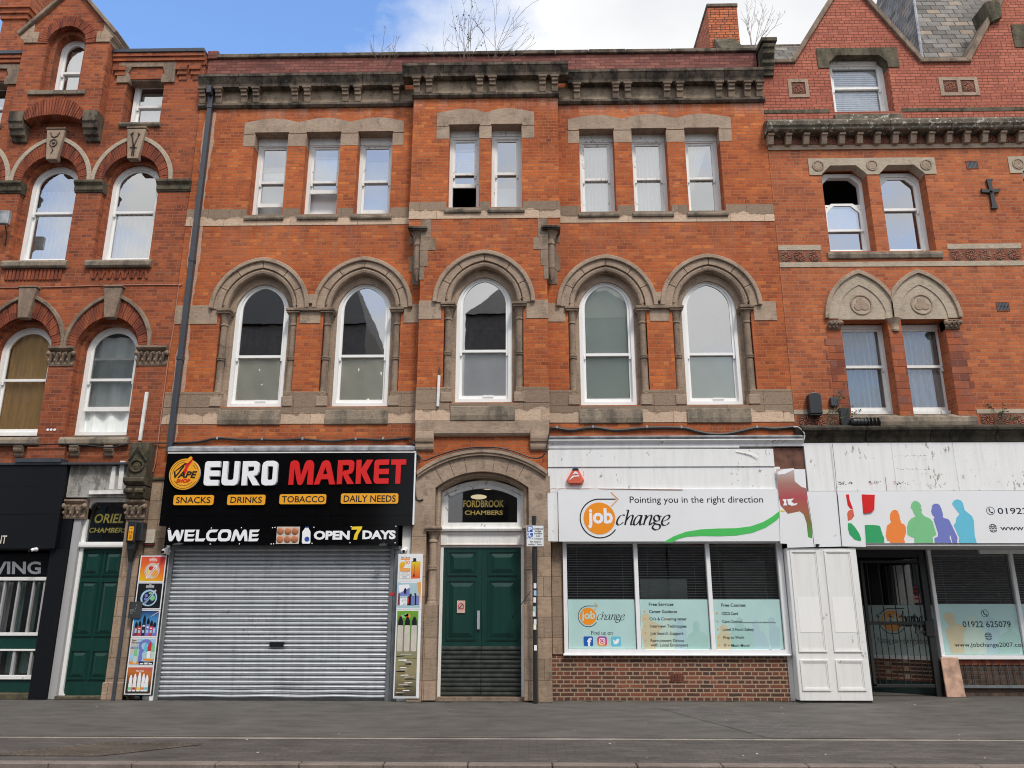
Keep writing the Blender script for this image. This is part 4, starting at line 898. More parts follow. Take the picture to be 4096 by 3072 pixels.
# chimney stack behind the bay
ch = MB(); ch.box(-13.80, -13.18, 2.0, 3.2, 13.6, 19.5)
for k, e in enumerate((.05, .10, .15, .10, .05)): ch.box(-13.80 - e, -13.18 + e, 2 - e, 3.2 + e, 16.55 + .14 * k, 16.55 + .14 * (k + 1) - .004)
ch.build('chimney', 'brick_left', Lb)
ch = MB(); ch.box(-14.2, -13.5, 3.4, 4.6, 13.6, 19.6)
for k, e in enumerate((.05, .10, .14)): ch.box(-14.2 - e, -13.5 + e, 3.4 - e, 4.6 + e, 17.75 + .14 * k, 17.75 + .14 * (k + 1) - .004)
ch.build('chimney', 'brick_left', Lb)

# ORIEL doorway
MB().box(-8.93, -7.69, -.10, .3, 3.66, 4.275).build('fascia_board', 'render_grey', Lb)
MB().box(LX0, -7.62, -.23, .2, 4.28, 4.32).box(-9.95, -9.05, -.26, .2, 4.322, 4.40).build('lead_flashing', 'pipe_grey', Lb)
dfo = MB(); dfo.fill([rect(-8.59, -7.68, 0, 3.66), rrect(-8.52, -7.70, .02, 3.585, .12)], .03, .15); dfo.box(-8.58, -7.69, .0, .12, 2.715, 2.80); dfo.prismx([(.05, 2.70), (-.03, 2.72), (-.035, 2.76), (-.03, 2.815), (.05, 2.82)], -8.6, -7.69)
dfo = dfo.build('door_frame', 'white_frame', Lb, bevel=.005)
MB().face([(-8.53, .09, 2.8), (-7.69, .09, 2.8), (-7.69, .09, 3.6), (-8.53, .09, 3.6)]).build('fanlight', 'glass_shop', dfo)
t_ = MB().use('ink_black').ztext('L0', 'ORIEL', 604, 5, 812, 78, .082, bold=.045, shear=.15).use('gold_dim').ztext('L0', 'ORIEL', 609, 11, 806, 72, .079, bold=.02, shear=.15)
t_.use('ink_black').ztext('L0', 'CHAMBERS', 570, 98, 826, 138, .082, bold=.045, shear=.15).use('gold_dim').ztext('L0', 'CHAMBERS', 575, 102, 822, 134, .079, bold=.02, shear=.15); t_.build('lettering', None, dfo)
MB().box(-8.6, -7.6, 2.2, 2.25, 2.6, 3.8).box(-8.6, -7.6, .16, 2.2, 3.72, 3.76).box(-8.65, -8.6, .16, 2.2, 2.6, 3.76).box(-8.6, -7.6, .16, 2.2, 2.66, 2.70).build('hallway', 'interior', Lb)
rows = [at('L0', 600, v, .07)[1] for v in (252, 418, 442, 808, 890, 1090)]
xs = [at('L0', v, 300, .07)[0] for v in (543, 664, 676, 803)]
panel_door(Lb, -8.53, -7.70, .06, 2.71, .07, [(xs[0], xs[1], rows[1], rows[0]), (xs[2], xs[3], rows[1], rows[0]), (xs[0], xs[1], rows[3], rows[2]), (xs[2], xs[3], rows[3], rows[2]), (xs[0], xs[1], rows[5], rows[4]), (xs[2], xs[3], rows[5], rows[4])])
MB().box(-8.6, -7.7, -.08, .4, 0, .06).build('step', 'stone_moss', Lb, bevel=.01)
MB().box(-8.73, -8.585, -.06, .2, 0, 3.27).build('post', 'grey_post', Lb, bevel=.006)
leafy_capital(Lb, -8.93, -8.52, 3.25, 3.62, -.08, .05)
MB().box(-7.70, -7.33, -.10, .1, .0, 3.24).box(-7.72, -7.33, -.14, .1, 0, .30).build('pilaster', 'stone_ashlar', Lb, bevel=.01)
MB().box(-7.325, -6.93, -.014, .1, .0, 4.0).build('pier', 'stone_ashlar', Lb, bevel=.01)
MB().box(-7.31, -7.0, -.05, .1, 4.0, 4.06).box(-7.08, -6.96, -.06, .08, 4.07, 4.32).build('pier_cap', 'stone_moss', Lb, bevel=.01)
leafy_capital(Lb, -7.70, -7.33, 3.24, 3.60, -.12, .06)
pn = MB(); pn.box(-7.70, -7.34, -.30, .1, 4.02, 4.70); pn.prismx([(.1, 3.86), (-.28, 3.87), (-.36, 3.93), (-.36, 4.0), (-.33, 4.018), (.1, 4.018)], -7.73, -7.33)
pn.prismx([(.1, 3.61), (-.2, 3.62), (-.24, 3.66), (-.27, 3.78), (-.27, 3.858), (.1, 3.858)], -7.70, -7.34)
for x in (-7.63, -7.42): pn.tube([(x - .08, -.28, 3.76), (x + .08, -.28, 3.76)], .055, 10)
pn.tube([(-7.70, -.32, 4.33), (-7.52, -.35, 4.60), (-7.34, -.32, 4.33)], .022, 5)
pn.ribbon([(-7.52 + .15 * math.cos(j * .3142), 4.24 + .13 * math.sin(j * .3142)) for j in range(21)], [(-7.52 + .11 * math.cos(j * .3142), 4.24 + .09 * math.sin(j * .3142)) for j in range(21)], -.335, -.29)
pn.blob(-7.52, -.29, 4.24, .09, .035, .1, 10, 6); pn.build('corbel', 'stone_moss', Lb, bevel=.012)

for k in range(3): MB().tube([(-9.56 + k * .07, -.012, 5.02), (-9.56 + k * .07, .0, 5.02)], .026, 10).build('vent_cap', 'white_pvc', Lb)

# ================================================================== right building
Rb = thing('brick_building', 'salmon and orange brick building with steep gables, rosette tiles and paired gothic windows', 'building', (9, 0, 0), 'brick buildings of the terrace')
RX0, RX1 = 5.268, 15.5
gb = 7.45; gb2 = 11.85
W2 = [(6.36, 7.31), (7.59, 8.545)]; W2b = [(10.62, 11.57), (11.85, 12.80)]
W1 = [(6.39, 7.335), (7.605, 8.475)]; W1b = [(10.65, 11.6), (11.87, 12.74)]
wl = MB()
wl.fill([rect(RX0, RX1, 4.6, 11.2)] + [shoulder((a + b2) / 2, (b2 - a) / 2 + .006, 8.76, 10.772, .2) for a, b2 in W2 + W2b] + [rect(a, b2, 5.15, 7.24) for a, b2 in W1 + W1b], 0, .45)
wl.build('wall', 'brick_right', Rb)
gx = [RX0, 6.05, gb, 8.84, 9.95, gb2, 13.75, RX1]; gz = [13.36, 13.36, 15.60, 13.33, 13.33, 16.6, 13.33, 13.33]
wl = MB(); wl.fill([[(RX0, 11.2), (RX1, 11.2)] + list(zip(gx, gz))[::-1], shoulder(7.465, .652, 12.10, 13.57, .17), shoulder(11.9, .627, 12.4, 14.11, .17)], 0, .45)
wl.build('gable_wall', 'brick_salmon', Rb)
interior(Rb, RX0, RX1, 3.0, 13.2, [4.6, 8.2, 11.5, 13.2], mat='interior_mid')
MB().box(RX1 - .2, RX1, .46, 9, 0, 13.1).box(RX0, RX1, 9, 9.2, 0, 13.1).box(RX0, RX1, .45, 9, 13.2, 13.32).build('roof_deck', 'lead', Rb)
# copings and slate roofs
def rake(pts, name='gable_coping', mat='stone_dark'):
    m_ = MB()
    for (xa, za_), (xb, zb_) in zip(pts[:-1], pts[1:]):
        d = Vector((xb - xa, zb_ - za_)).normalized(); nx, nz = -d.y, d.x
        m_.prism([(xa, za_), (xb, zb_), (xb + nx * .11, zb_ + nz * .11), (xa + nx * .11, za_ + nz * .11)], -.07, .5)
    m_.build(name, mat, Rb, bevel=.012)
rake([(gx[1], gz[1]), (gx[2], gz[2])]); rake([(gx[2], gz[2]), (gx[3], gz[3])]); rake([(10.72, 14.57), (gx[5], gz[5])])
rake([(gx[4] - .02, gz[4]), (10.66, 14.55)]); rake([(gx[5], gz[5]), (gx[6], gz[6])])
MB().box(RX0 + .28, 6.07, -.06, .48, 13.352, 13.45).build('coping', 'stone_dark', Rb, bevel=.012); MB().box(8.82, 9.97, -.06, .48, 13.322, 13.42).build('coping', 'stone_dark', Rb, bevel=.012)
MB().prism([(10.53, 14.30), (10.78, 14.42), (10.80, 14.80), (10.70, 14.92), (10.44, 14.84)], -.12, .45).build('kneeler', 'stone_moss', Rb, bevel=.02)
def slope(pts, uvs, name='roof_slope'):
    m_ = MB(); m_.face(pts); m_.uv[0] = uvs; return m_.build(name, 'slate', Rb)
slope([(RX0 + .1, .47, 13.42), (7.4, .47, 13.42), (7.4, 1.5, 15.02), (RX0 + .1, 1.5, 15.02)], [(0, 0), (2.1, 0), (2.1, 1.9), (0, 1.9)])
MB().box(RX0 + .1, 7.4, 1.48, 1.6, 14.97, 15.07).build('ridge', 'stone_soot', Rb, bevel=.02)
slope([(9.10, .35, 13.5), (15.2, .35, 13.5), (13.6, 2.6, 19.2), (10.5, 2.6, 19.2)], [(0, 0), (6.1, 0), (4.5, 6.3), (1.4, 6.3)])
slope([(9.10, 6.5, 13.5), (9.10, .35, 13.5), (10.5, 2.6, 19.2), (10.5, 4.2, 19.2)], [(0, 0), (6.1, 0), (3.9, 6.0), (2.3, 6.0)])
slope([(15.2, 6.5, 13.5), (9.1, 6.5, 13.5), (10.5, 4.2, 19.2), (13.6, 4.2, 19.2)], [(0, 0), (6.1, 0), (4.5, 6.3), (1.4, 6.3)])
MB().tube([(9.10, .34, 13.5), (10.5, 2.59, 19.2)], .03, 5).build('hip_flashing', 'lead', Rb)
for c, zt in ((gb, 15.1), (gb2, 15.9)):
    for q in (-1, 1):
        e = 1.35 if c == gb else 1.9
        P_ = [(c + q * e, .5, zt - 2.2), (c, .5, zt), (c, 5, zt), (c + q * e, 5, zt - 2.2)]
        slope(P_ if q < 0 else P_[::-1], [(0, 0), (0, 2.5), (4.5, 2.5), (4.5, 0)])
# kneeler block between the two buildings, chimney
MB().prismx([(.3, 13.0), (-.06, 13.0), (-.08, 13.10), (-.12, 13.12), (-.13, 13.20), (-.18, 13.26), (-.15, 13.36), (-.24, 13.46), (-.25, 13.56), (-.29, 13.58), (-.30, 13.68), (.3, 13.72)], 5.285, 5.55).prismx([(.3, 13.70), (-.33, 13.70), (-.34, 13.80), (.3, 13.84)], 5.25, 5.6).build('kneeler', 'stone_moss', Rb, bevel=.012)
ch = MB(); ch.box(4.62, 5.36, 1.5, 4.6, 13.1, 16.20); ch.build('chimney', 'brick_chimney', Rb)
MB().box(4.60, 5.38, 1.47, 4.65, 16.20, 16.30).build('chimney_cap', 'stone_soot', Rb, bevel=.012)
MB().prismx([(1.50, 13.4), (.35, 13.4), (.35, 13.8), (1.48, 15.25), (1.50, 15.25)], 4.72, 5.26).build('gable_coping', 'stone_moss', Rb, bevel=.015)
# gable window, panels
def shoulder_lintel(c, hw, ow, zb, zt, zo):
    m_ = MB(); m_.fill([[(c - ow, zt), (c - ow, zb), (c - hw, zb), (c - hw, zo - .17), (c - hw + .17, zo), (c + hw - .17, zo), (c + hw, zo - .17), (c + hw, zb), (c + ow, zb), (c + ow, zt)]], -.018, .25); return m_.build('lintel', 'stone_moss', Rb, bevel=.006)
shoulder_lintel(7.465, .645, .90, 13.22, 13.74, 13.545); shoulder_lintel(11.9, .62, .9, 13.7, 14.3, 14.08)
MB().box(6.82, 8.11, .2, .4, 13.50, 13.58).build('head', 'white_old', Rb)
sash(Rb, 7.49, .645, 12.13, 13.55, 0, .24, 12.88, fr=.10, gl='glass', mat='white_old'); sash(Rb, 11.9, .62, 12.4, 14.05, 0, .24, 13.2, fr=.10, gl='glass', mat='white_old')
MB().prismx([(.4, 11.86), (-.05, 11.86), (-.06, 12.0), (.1, 12.10), (.4, 12.13)], 6.78, 8.25).build('sill', 'stone_lichen', Rb, bevel=.012)
for xa, xb in ((RX0, 6.70), (8.27, RX1)): MB().box(xa, xb, -.012, .1, 12.07, 12.165).build('string_course', 'stone_moss', Rb, bevel=.004)
for xa, xb, cs in ((5.85, 6.30, [6.075]), (9.18, 10.03, [9.415, 9.80])):
    m_ = MB(); m_.fill([rect(xa, xb, 12.47, 12.94)] + [rect(c - .15, c + .15, 12.55, 12.86) for c in cs], -.016, .06); m_.build('panel_frame', 'stone', Rb, bevel=.004)
    for c in cs: rosette(Rb, c, 12.705, .135, .0)
# cornice with blocks and rosettes
m_ = MB(); x = RX0 - .06
while x < RX1: m_.prismx([(.1, 11.46), (-.26, 11.47), (-.29, 11.50), (-.29, 11.53), (-.33, 11.57), (-.34, 11.66), (-.30, 11.72), (-.1, 11.80), (.1, 11.80)], x, min(x + 1.3, RX1)); x += 1.306
m_.build('cornice', 'stone_lichen', Rb, bevel=.01)
MB().box(RX0, RX1, -.03, .1, 11.15, 11.255).box(RX0, RX1, -.012, .1, 11.258, 11.46).build('frieze', 'stone', Rb)
bk = MB(); bk.prismx([(.0, 11.235), (-.10, 11.235), (-.13, 11.30), (-.17, 11.43), (-.17, 11.46), (0, 11.46)], -.06, .06).box(-.065, .065, -.2, 0, 11.405, 11.458)
b0 = bk.build('bracket', 'stone', Rb, org=(0, 0, 0), bevel=.005); xs = [5.262 + .043 + i * .382 for i in range(27)]
for i, x in enumerate(xs):
    if i == 0: b0.location = Vector((x, -.012, 0)) - Vector(Rb['_o'])
    else: dup(b0, (x, -.012, 0), Rb)
    if i < 22: rosette(Rb, x + .191, 11.355, .118, -.016)
# second floor windows
for ws, xa, xb in ((W2, 6.10, 8.805), (W2b, 10.36, 13.06)):
    pts = [(xa, 10.94), (xa, 10.54)]
    for a, b2 in ws: pts += [(a, 10.54), (a, 10.565), (a + .2, 10.765), (b2 - .2, 10.765), (b2, 10.565), (b2, 10.54)]
    pts += [(xb, 10.54), (xb, 10.94)]
    MB().fill([pts], -.016, .22).build('lintel', 'stone_pale', Rb, bevel=.006)
    for c in (xa + .2, (xa + xb) / 2, xb - .2):
        MB().ribbon([(c + .125 * math.cos(j * .3142), 10.755 + .125 * math.sin(j * .3142)) for j in range(21)], [(c + .10 * math.cos(j * .3142), 10.755 + .10 * math.sin(j * .3142)) for j in range(21)], -.034, 0).disc(c, 10.755, .085, .085, -.026, 0).build('boss', 'stone', Rb)
    for i, (a, b2) in enumerate(ws):
        sash(Rb, (a + b2) / 2 + .01, (b2 - a) / 2 + .01, 8.80, 10.72, 0, .27, 9.86 if i else 9.98, fr=.085, gl='glass_sky', shape=lambda c, w_, zb, zt: shoulder(c, w_, zb, zt, .17), drop_up=0. if i else .62)
    MB().prismx([(.4, 8.58), (-.04, 8.58), (-.06, 8.66), (-.05, 8.72), (.1, 8.78), (.4, 8.80)], xa + .18, xb - .15).build('sill', 'sill_stone', Rb, bevel=.012)
for xa, xb, n in ((RX0, 6.16, 3), (8.775, 10.3, 5)):
    MB().box(xa, xb, -.012, .1, 8.785, 8.90).build('string_course', 'stone_pale', Rb, bevel=.004)
    for k in range(n): rosette(Rb, xa + (.15 if n == 3 else .17) + k * .293, 8.648, .131, -.004)
MB().box(RX0, RX1, -.014, .1, 8.40, 8.512).build('string_course', 'stone_pale', Rb, bevel=.004)
# first floor gothic pair
for (wa, wb) in ((W1[0], W1[1]), (W1b[0], W1b[1])):
    cs = ((wa[0] + wa[1]) / 2 - .02, (wb[0] + wb[1]) / 2 + .03)
    xv = sum(cs) / 2
    for c in cs:
        lo_, hi_ = (-99, xv - .001) if c < xv else (xv + .001, 99); cl = lambda p: clampx(p, lo_, hi_)
        n = 14; m_ = MB(); m_.ribbon(cl(arc(c, .765, 7.26, 1.06, n)), cl(arc(c, .69, 7.26, .97, n)), -.075, .05).build('hood_mould', 'stone', Rb, bevel=.008)
        m_ = MB(); m_.ribbon(cl(arc(c, .69, 7.26, .97, n)), arc(c, .49, 7.26, .73, n), -.03, .1).build('arch', 'stone_pale', Rb)
        m_ = MB(); m_.fill([outline(c, .495, 7.242, 7.262, .735)], -.012, .1); m_.build('tympanum', 'stone_pale', Rb)
        m_ = MB(); zc = 7.56; m_.ribbon([(c + .225 * math.cos(j * .2618), zc + .225 * math.sin(j * .2618)) for j in range(25)], [(c + .19 * math.cos(j * .2618), zc + .19 * math.sin(j * .2618)) for j in range(25)], -.030, .04)
        for k in range(3): a = R(90 + 120 * k); m_.disc(c + .075 * math.cos(a), zc + .075 * math.sin(a), .085, .085, -.026 + .001 * k, .04, 20)
        m_.build('trefoil', 'stone', Rb, bevel=.006)
    sash(Rb, (wa[0] + wa[1]) / 2 + .02, .50, 5.33, 7.22, 0, .27, 6.32, fr=.085, gl='glass', mat='white_old'); sash(Rb, (wb[0] + wb[1]) / 2 + .05, .48, 5.33, 7.22, 0, .27, 6.32, fr=.085, gl='glass', mat='white_old', open_low=.0)
    MB().prismx([(.4, 5.0), (-.05, 5.0), (-.07, 5.1), (-.05, 5.2), (.1, 5.28), (.4, 5.33)], wa[0] - .05, wb[1] + .33).build('sill', 'sill_stone', Rb, bevel=.012)
    for x0, x1 in ((wa[0] - .24, wa[0] - .02), (wb[1] + .0, wb[1] + .28)): leafy_capital(Rb, x0, x1, 7.02, 7.215, -.01, .04)
    xm = (wa[1] + wb[0]) / 2; MB().lathe(xm, .04, [(.09, 6.98), (.10, 7.02), (.085, 7.05), (.10, 7.14), (.16, 7.25)], 12).build('capital', 'stone', Rb, smooth=True)
    MB().prism([(xv - .17, 7.255), (xv + .17, 7.255), (xv + .10, 7.62), (xv, 7.80), (xv - .10, 7.62)], -.026, .1).build('spandrel', 'stone_pale', Rb)
    for x0, x1 in ((wa[0] - .30, wa[0] - .003), (wa[1] + .003, wb[0] - .003), (wb[1] + .003, wb[1] + .33)):
        m_ = MB()
        for k in range(11): e = .07 * (k % 2) if x0 != wa[1] + .003 else 0; m_.box(x0 - (e if x0 < wa[0] else 0), x1 + (e if x1 > wb[1] else 0), -.006, .05, 5.33 + k * .152, 5.33 + k * .152 + .140)
        m_.build('jamb_bricks', 'brick_jamb', Rb)
for x0, n in ((5.31, 3), (8.86, 2)):
    for k in range(n): rosette(Rb, x0 + .16 + k * .295, 5.128, .131, -.004)
rosette(Rb, 9.62, 5.128, .131, -.004)
MB().box(RX0, 6.34, -.012, .1, 5.268, 5.36).build('string_course', 'stone_pale', Rb); MB().box(8.83, RX1, -.012, .1, 5.268, 5.36).build('string_course', 'stone_pale', Rb)
m_ = MB(); x = RX0 - .03
while x < RX1: m_.prismx([(.1, 4.62), (-.30, 4.63), (-.32, 4.66), (-.34, 4.74), (-.39, 4.80), (-.41, 4.81), (-.41, 4.84), (-.45, 4.85), (-.46, 4.91), (-.35, 4.97), (.1, 5.0)], x, min(x + 1.22, RX1)); x += 1.226
m_.build('cornice', 'stone_black', Rb, bevel=.01)
for (xa, xb, za_, zb_) in ((9.475, 9.70, 10.67, 10.83), (9.59, 9.82, 7.42, 7.585)):
    m_ = MB().use('terracotta').fill([rect(xa - .015, xb + .015, za_ - .015, zb_ + .015), rect(xa, xb, za_, zb_)], -.012, .05).use('ink_black').box(xa, xb, .0, .02, za_, zb_).use('panel_steel')
    for k in range(8): x = xa + (k + .5) * (xb - xa) / 8; m_.box(x - .006, x + .006, -.008, .0, za_, zb_)
    for k in range(6): z = za_ + (k + .5) * (zb_ - za_) / 6; m_.box(xa, xb, -.006, .001, z - .005, z + .005)
    m_.build('air_vent', None, Rb)
tp = thing('wall_anchor', 'black iron cross shaped tie plate bolted to the orange brick wall', 'wall anchor', (9.86, 0, 10.03))
m_ = MB(); m_.fill([[(9.80, 9.69), (9.945, 9.69), (9.925, 9.745), (9.905, 10.06), (10.03, 10.07), (10.055, 10.11), (10.045, 10.15), (9.905, 10.135), (9.90, 10.34), (9.95, 10.36), (9.94, 10.385), (9.81, 10.385), (9.815, 10.32), (9.83, 10.13), (9.70, 10.14), (9.665, 10.17), (9.67, 10.07), (9.83, 10.06), (9.825, 9.75)]], -.055, -.015); m_.build('plate', 'black_iron', tp, bevel=.006)
MB().tube([(9.865, -.09, 10.095), (9.865, .02, 10.095)], .03, 8).build('bolt', 'black_iron', tp)

# ================================================================== grocer's shopfront
SX0, SX1 = -6.93, -2.15
Sf = thing('shopfront', 'grocer shopfront surround with lead covered canopy and slim white posts', 'shopfront', (-4.5, 0, 0))
c_ = MB(); r_ = random.Random(9); x = SX0
while x < SX1 - .05:
    x2 = min(x + 1.3, SX1); c_.prismx([(.02, 4.67), (-.10, 4.665), (-.34, 4.60), (-.375, 4.58), (-.378, 4.50), (-.36, 4.495), (.02, 4.50)], x, x2 - .004); x = x2
c_.build('canopy', 'lead', Sf, bevel=.01)
MB().box(SX0 + .01, SX1 + .02, -.36, .02, 4.465, 4.492).build('trim', 'white_old', Sf)
MB().box(-6.815, -6.75, -.18, .1, 0, 3.10).build('post', 'white_old', Sf); MB().box(-2.35, -2.185, -.2, .1, 0, 3.10).build('post', 'white_old', Sf); MB().box(SX1, SX1 + .03, -.35, .0, 3.1, 4.465).build('side_trim', 'sign_white', Sf)
MB().box(-6.93, -6.82, -.03, .04, 0, 3.3).build('post', 'black_iron', Sf)
MB().box(-6.74, -2.36, -.06, .0, 2.66, 4.4).build('backing', 'black_iron', Sf)
MB().box(-6.80, -2.36, .15, .2, 0, 2.7).build('back_wall', 'interior', Sf)

sg = thing('shop_sign', 'large glossy black shop sign with raised white and red capital letters and four amber tags', 'shop sign', (-4.54, -.35, 3.1))
m_ = MB()
for xa, xb in ((SX0, -5.30), (-5.297, -3.70), (-3.697, SX1)): m_.box(xa, xb, -.35, -.05, 3.27, 4.462).box(xa, xb, -.345, -.05, 3.085, 3.267)
m_.build('board', 'black_gloss', sg)
YL = -.40
def letters(zone, outs, mat, name, parent, y0, y1):
    m_ = MB()
    for lp in outs: m_.fill([zp(zone, q, y0) for q in lp], y0, y1)
    return m_.build(name, mat, parent)
EURO = [[[(712, 310), (722, 275), (750, 256), (953, 255), (947, 345), (800, 346), (785, 360), (782, 402), (940, 403), (935, 490), (776, 490), (772, 530), (785, 550), (925, 552), (915, 640), (735, 641), (700, 632), (686, 600)]],
        [[(1000, 256), (1073, 256), (1052, 530), (1065, 550), (1140, 550), (1158, 530), (1182, 255), (1258, 255), (1232, 560), (1215, 610), (1170, 638), (1020, 638), (980, 620), (968, 580)]],
        [[(1312, 256), (1520, 253), (1558, 275), (1568, 310), (1558, 420), (1530, 468), (1478, 488), (1560, 635), (1462, 636), (1380, 480), (1362, 636), (1283, 638)], [(1388, 340), (1478, 338), (1490, 350), (1484, 395), (1468, 408), (1420, 410), (1395, 425), (1382, 445)]],
        [[(1640, 275), (1690, 250), (1800, 248), (1840, 262), (1860, 300), (1838, 580), (1815, 620), (1770, 636), (1650, 638), (1610, 620), (1597, 580), (1617, 320)], [(1700, 345), (1715, 333), (1775, 333), (1787, 345), (1772, 535), (1758, 548), (1700, 550), (1688, 535)]]]
MARKET = [[[(48, 600), (75, 300), (92, 248), (140, 229), (185, 236), (212, 268), (236, 470), (300, 275), (328, 238), (375, 224), (415, 238), (438, 285), (418, 597), (330, 597), (350, 355), (272, 560), (250, 597), (218, 607), (190, 592), (178, 550), (140, 345), (122, 600)]],
          [[(432, 596), (548, 285), (572, 245), (620, 227), (662, 237), (685, 275), (752, 594), (665, 594), (650, 515), (543, 517), (512, 595)], [(570, 440), (637, 438), (612, 330)]],
          [[(800, 228), (1000, 224), (1035, 240), (1048, 275), (1038, 375), (1010, 425), (950, 445), (1040, 588), (935, 590), (868, 440), (852, 590), (778, 592)], [(870, 305), (955, 303), (968, 315), (962, 365), (945, 378), (895, 385), (865, 405)]],
          [[(1080, 224), (1155, 222), (1150, 355), (1235, 222), (1332, 221), (1228, 398), (1312, 583), (1222, 585), (1145, 420), (1137, 585), (1063, 587)]],
          [[(1348, 270), (1365, 230), (1400, 220), (1575, 216), (1568, 296), (1430, 300), (1418, 312), (1416, 360), (1568, 358), (1565, 438), (1412, 440), (1410, 490), (1424, 503), (1562, 502), (1560, 582), (1380, 584), (1345, 570), (1334, 530)]],
          [[(1605, 217), (1830, 215), (1826, 295), (1752, 297), (1735, 582), (1660, 583), (1675, 297), (1600, 298)]]]
for lp in EURO: letters('R1', [lp], 'letter_white', 'letter', sg, -.42, -.345)
for lp in MARKET: letters('R2', [lp], 'letter_red', 'letter', sg, -.385, -.345)
for zn, x0, y0, x1, y1, tx, bx in (('R1', 203, 790, 855, 950, 'SNACKS', (248, 820, 803, 920)), ('R1', 1055, 785, 1670, 948, 'DRINKS', (1108, 815, 1615, 916)), ('R2', -90, 740, 625, 893, 'TOBACCO', (-52, 768, 600, 866)), ('R2', 838, 728, 1712, 886, 'DAILY NEEDS', (882, 757, 1672, 860))):
    a = at(zn, x0, y1, YL); b2 = at(zn, x1, y0, YL)
    tg = MB().use('amber').fill([rrect(a[0], b2[0], a[1], b2[1], .035)], YL, YL + .006).use('tag_red').fill([rrect(a[0] + .003, b2[0] - .003, a[1] + .003, b2[1] - .003, .035)], YL + .0065, -.345).build('tag', None, sg)
    MB().ztext(zn, tx, *bx, YL - .002, bold=.012, shear=.0).build('lettering', 'ink_black', tg)
a = at('R1', 385, 460, YL); rx = at('R1', 627, 460, YL)[0] - a[0]; rz = a[1] - at('R1', 385, 708, YL)[1]
bd = MB().use('amber').disc(a[0], a[1], rx, rz, YL, YL + .006, 40).use('letter_white').disc(a[0], a[1], rx - .002, rz - .002, YL + .0065, -.345, 40).build('badge', None, sg)
def ringarc(m_, f, a0, a1, Y, wd_=.011, n=26):
    A_ = [R(a0 + (a1 - a0) * k / n) for k in range(n + 1)]
    return m_.ribbon([(a[0] + rx * (f + wd_) * math.cos(t_), a[1] + rz * (f + wd_) * math.sin(t_)) for t_ in A_], [(a[0] + rx * (f - wd_) * math.cos(t_), a[1] + rz * (f - wd_) * math.sin(t_)) for t_ in A_], Y, Y + .001)
m_ = MB().use('ink_black'); ringarc(m_, .91, 75, 330, YL - .003); ringarc(m_, .77, 95, 180, YL - .003); ringarc(m_, .74, 215, 320, YL - .003); ringarc(m_, .91, 15, 50, YL - .003); ringarc(m_, .77, 25, 52, YL - .003)
m_.use('letter_red').fill([zp('R1', [(492, 200), (525, 215), (505, 265), (470, 310), (435, 365), (430, 400), (390, 480), (380, 440), (370, 400), (400, 355), (412, 300)], YL)], YL - .004)
m_.use('amber').fill([zp('R1', [(455, 205), (490, 180), (515, 195), (500, 235), (440, 290), (395, 280)], YL)], YL - .012, YL - .002).use('ink_black').fill([zp('R1', [(375, 320), (390, 335), (330, 410), (300, 425), (310, 395)], YL)], YL - .0045)
m_.fill([zp('R1', [(395, 285), (412, 295), (402, 330), (385, 315), (255, 415), (245, 405)], YL)], YL - .005)
m_.use('ink_black').ztext('R1', 'VAPE', 205, 412, 590, 522, YL - .006, bold=.03, shear=.25).use('letter_red').ztext('R1', 'SHOP', 255, 535, 480, 594, YL - .006, bold=.045, shear=.1).build('emblem', None, bd)

bn = thing('banner_sign', 'long narrow black banner with eggs, a milk bottle and a yellow seven above the shutter', 'shop sign', (-4.58, -.4, 2.72))
MB().box(-6.765, -2.405, -.40, -.06, 2.727, 3.077).build('board', 'black_gloss', bn)
WEL = [[[(120, 1340), (170, 1340), (185, 1455), (235, 1360), (255, 1340), (285, 1342), (300, 1370), (320, 1460), (335, 1340), (380, 1340), (335, 1490), (315, 1520), (285, 1522), (265, 1500), (250, 1420), (205, 1500), (185, 1520), (150, 1522), (135, 1500)]],
       [[(395, 1338), (562, 1338), (530, 1378), (440, 1378), (436, 1410), (548, 1410), (522, 1445), (432, 1445), (428, 1482), (548, 1482), (520, 1522), (378, 1522)]],
       [[(575, 1338), (622, 1338), (605, 1480), (718, 1475), (690, 1522), (556, 1522)]],
       [[(775, 1345), (810, 1336), (922, 1336), (890, 1378), (815, 1380), (785, 1395), (772, 1430), (778, 1460), (800, 1475), (908, 1472), (880, 1520), (790, 1522), (745, 1505), (727, 1465), (732, 1400)]],
       [[(960, 1340), (1000, 1333), (1085, 1333), (1118, 1350), (1126, 1390), (1120, 1455), (1095, 1505), (1045, 1522), (955, 1522), (922, 1505), (912, 1465), (920, 1395)], [(985, 1385), (1010, 1378), (1060, 1378), (1078, 1395), (1072, 1445), (1055, 1470), (1020, 1475), (975, 1473), (960, 1455), (965, 1410)]],
       [[(1118, 1522), (1165, 1365), (1185, 1335), (1215, 1335), (1235, 1365), (1262, 1445), (1310, 1350), (1335, 1333), (1360, 1340), (1372, 1365), (1382, 1520), (1335, 1520), (1328, 1420), (1280, 1505), (1258, 1520), (1235, 1505), (1200, 1410), (1168, 1520)]],
       [[(1418, 1338), (1578, 1336), (1548, 1376), (1455, 1378), (1452, 1408), (1565, 1408), (1535, 1445), (1448, 1446), (1445, 1480), (1562, 1475), (1535, 1520), (1395, 1522)]]]
letters('R1', WEL, 'letter_white', 'lettering', bn, -.406, -.399)
m_ = MB().use('letter_white').ztext('R2', 'OPEN', 430, 1292, 980, 1430, -.404, bold=.05).ztext('R2', 'DAYS', 1165, 1286, 1672, 1422, -.404, bold=.05)
m_.use('bright_yellow').fill([zp('R2', [(1008, 1232), (1165, 1228), (1160, 1262), (1105, 1345), (1085, 1428), (1032, 1428), (1050, 1350), (1095, 1275), (1005, 1278)], -.4)], -.406, -.399); m_.build('lettering', None, bn)
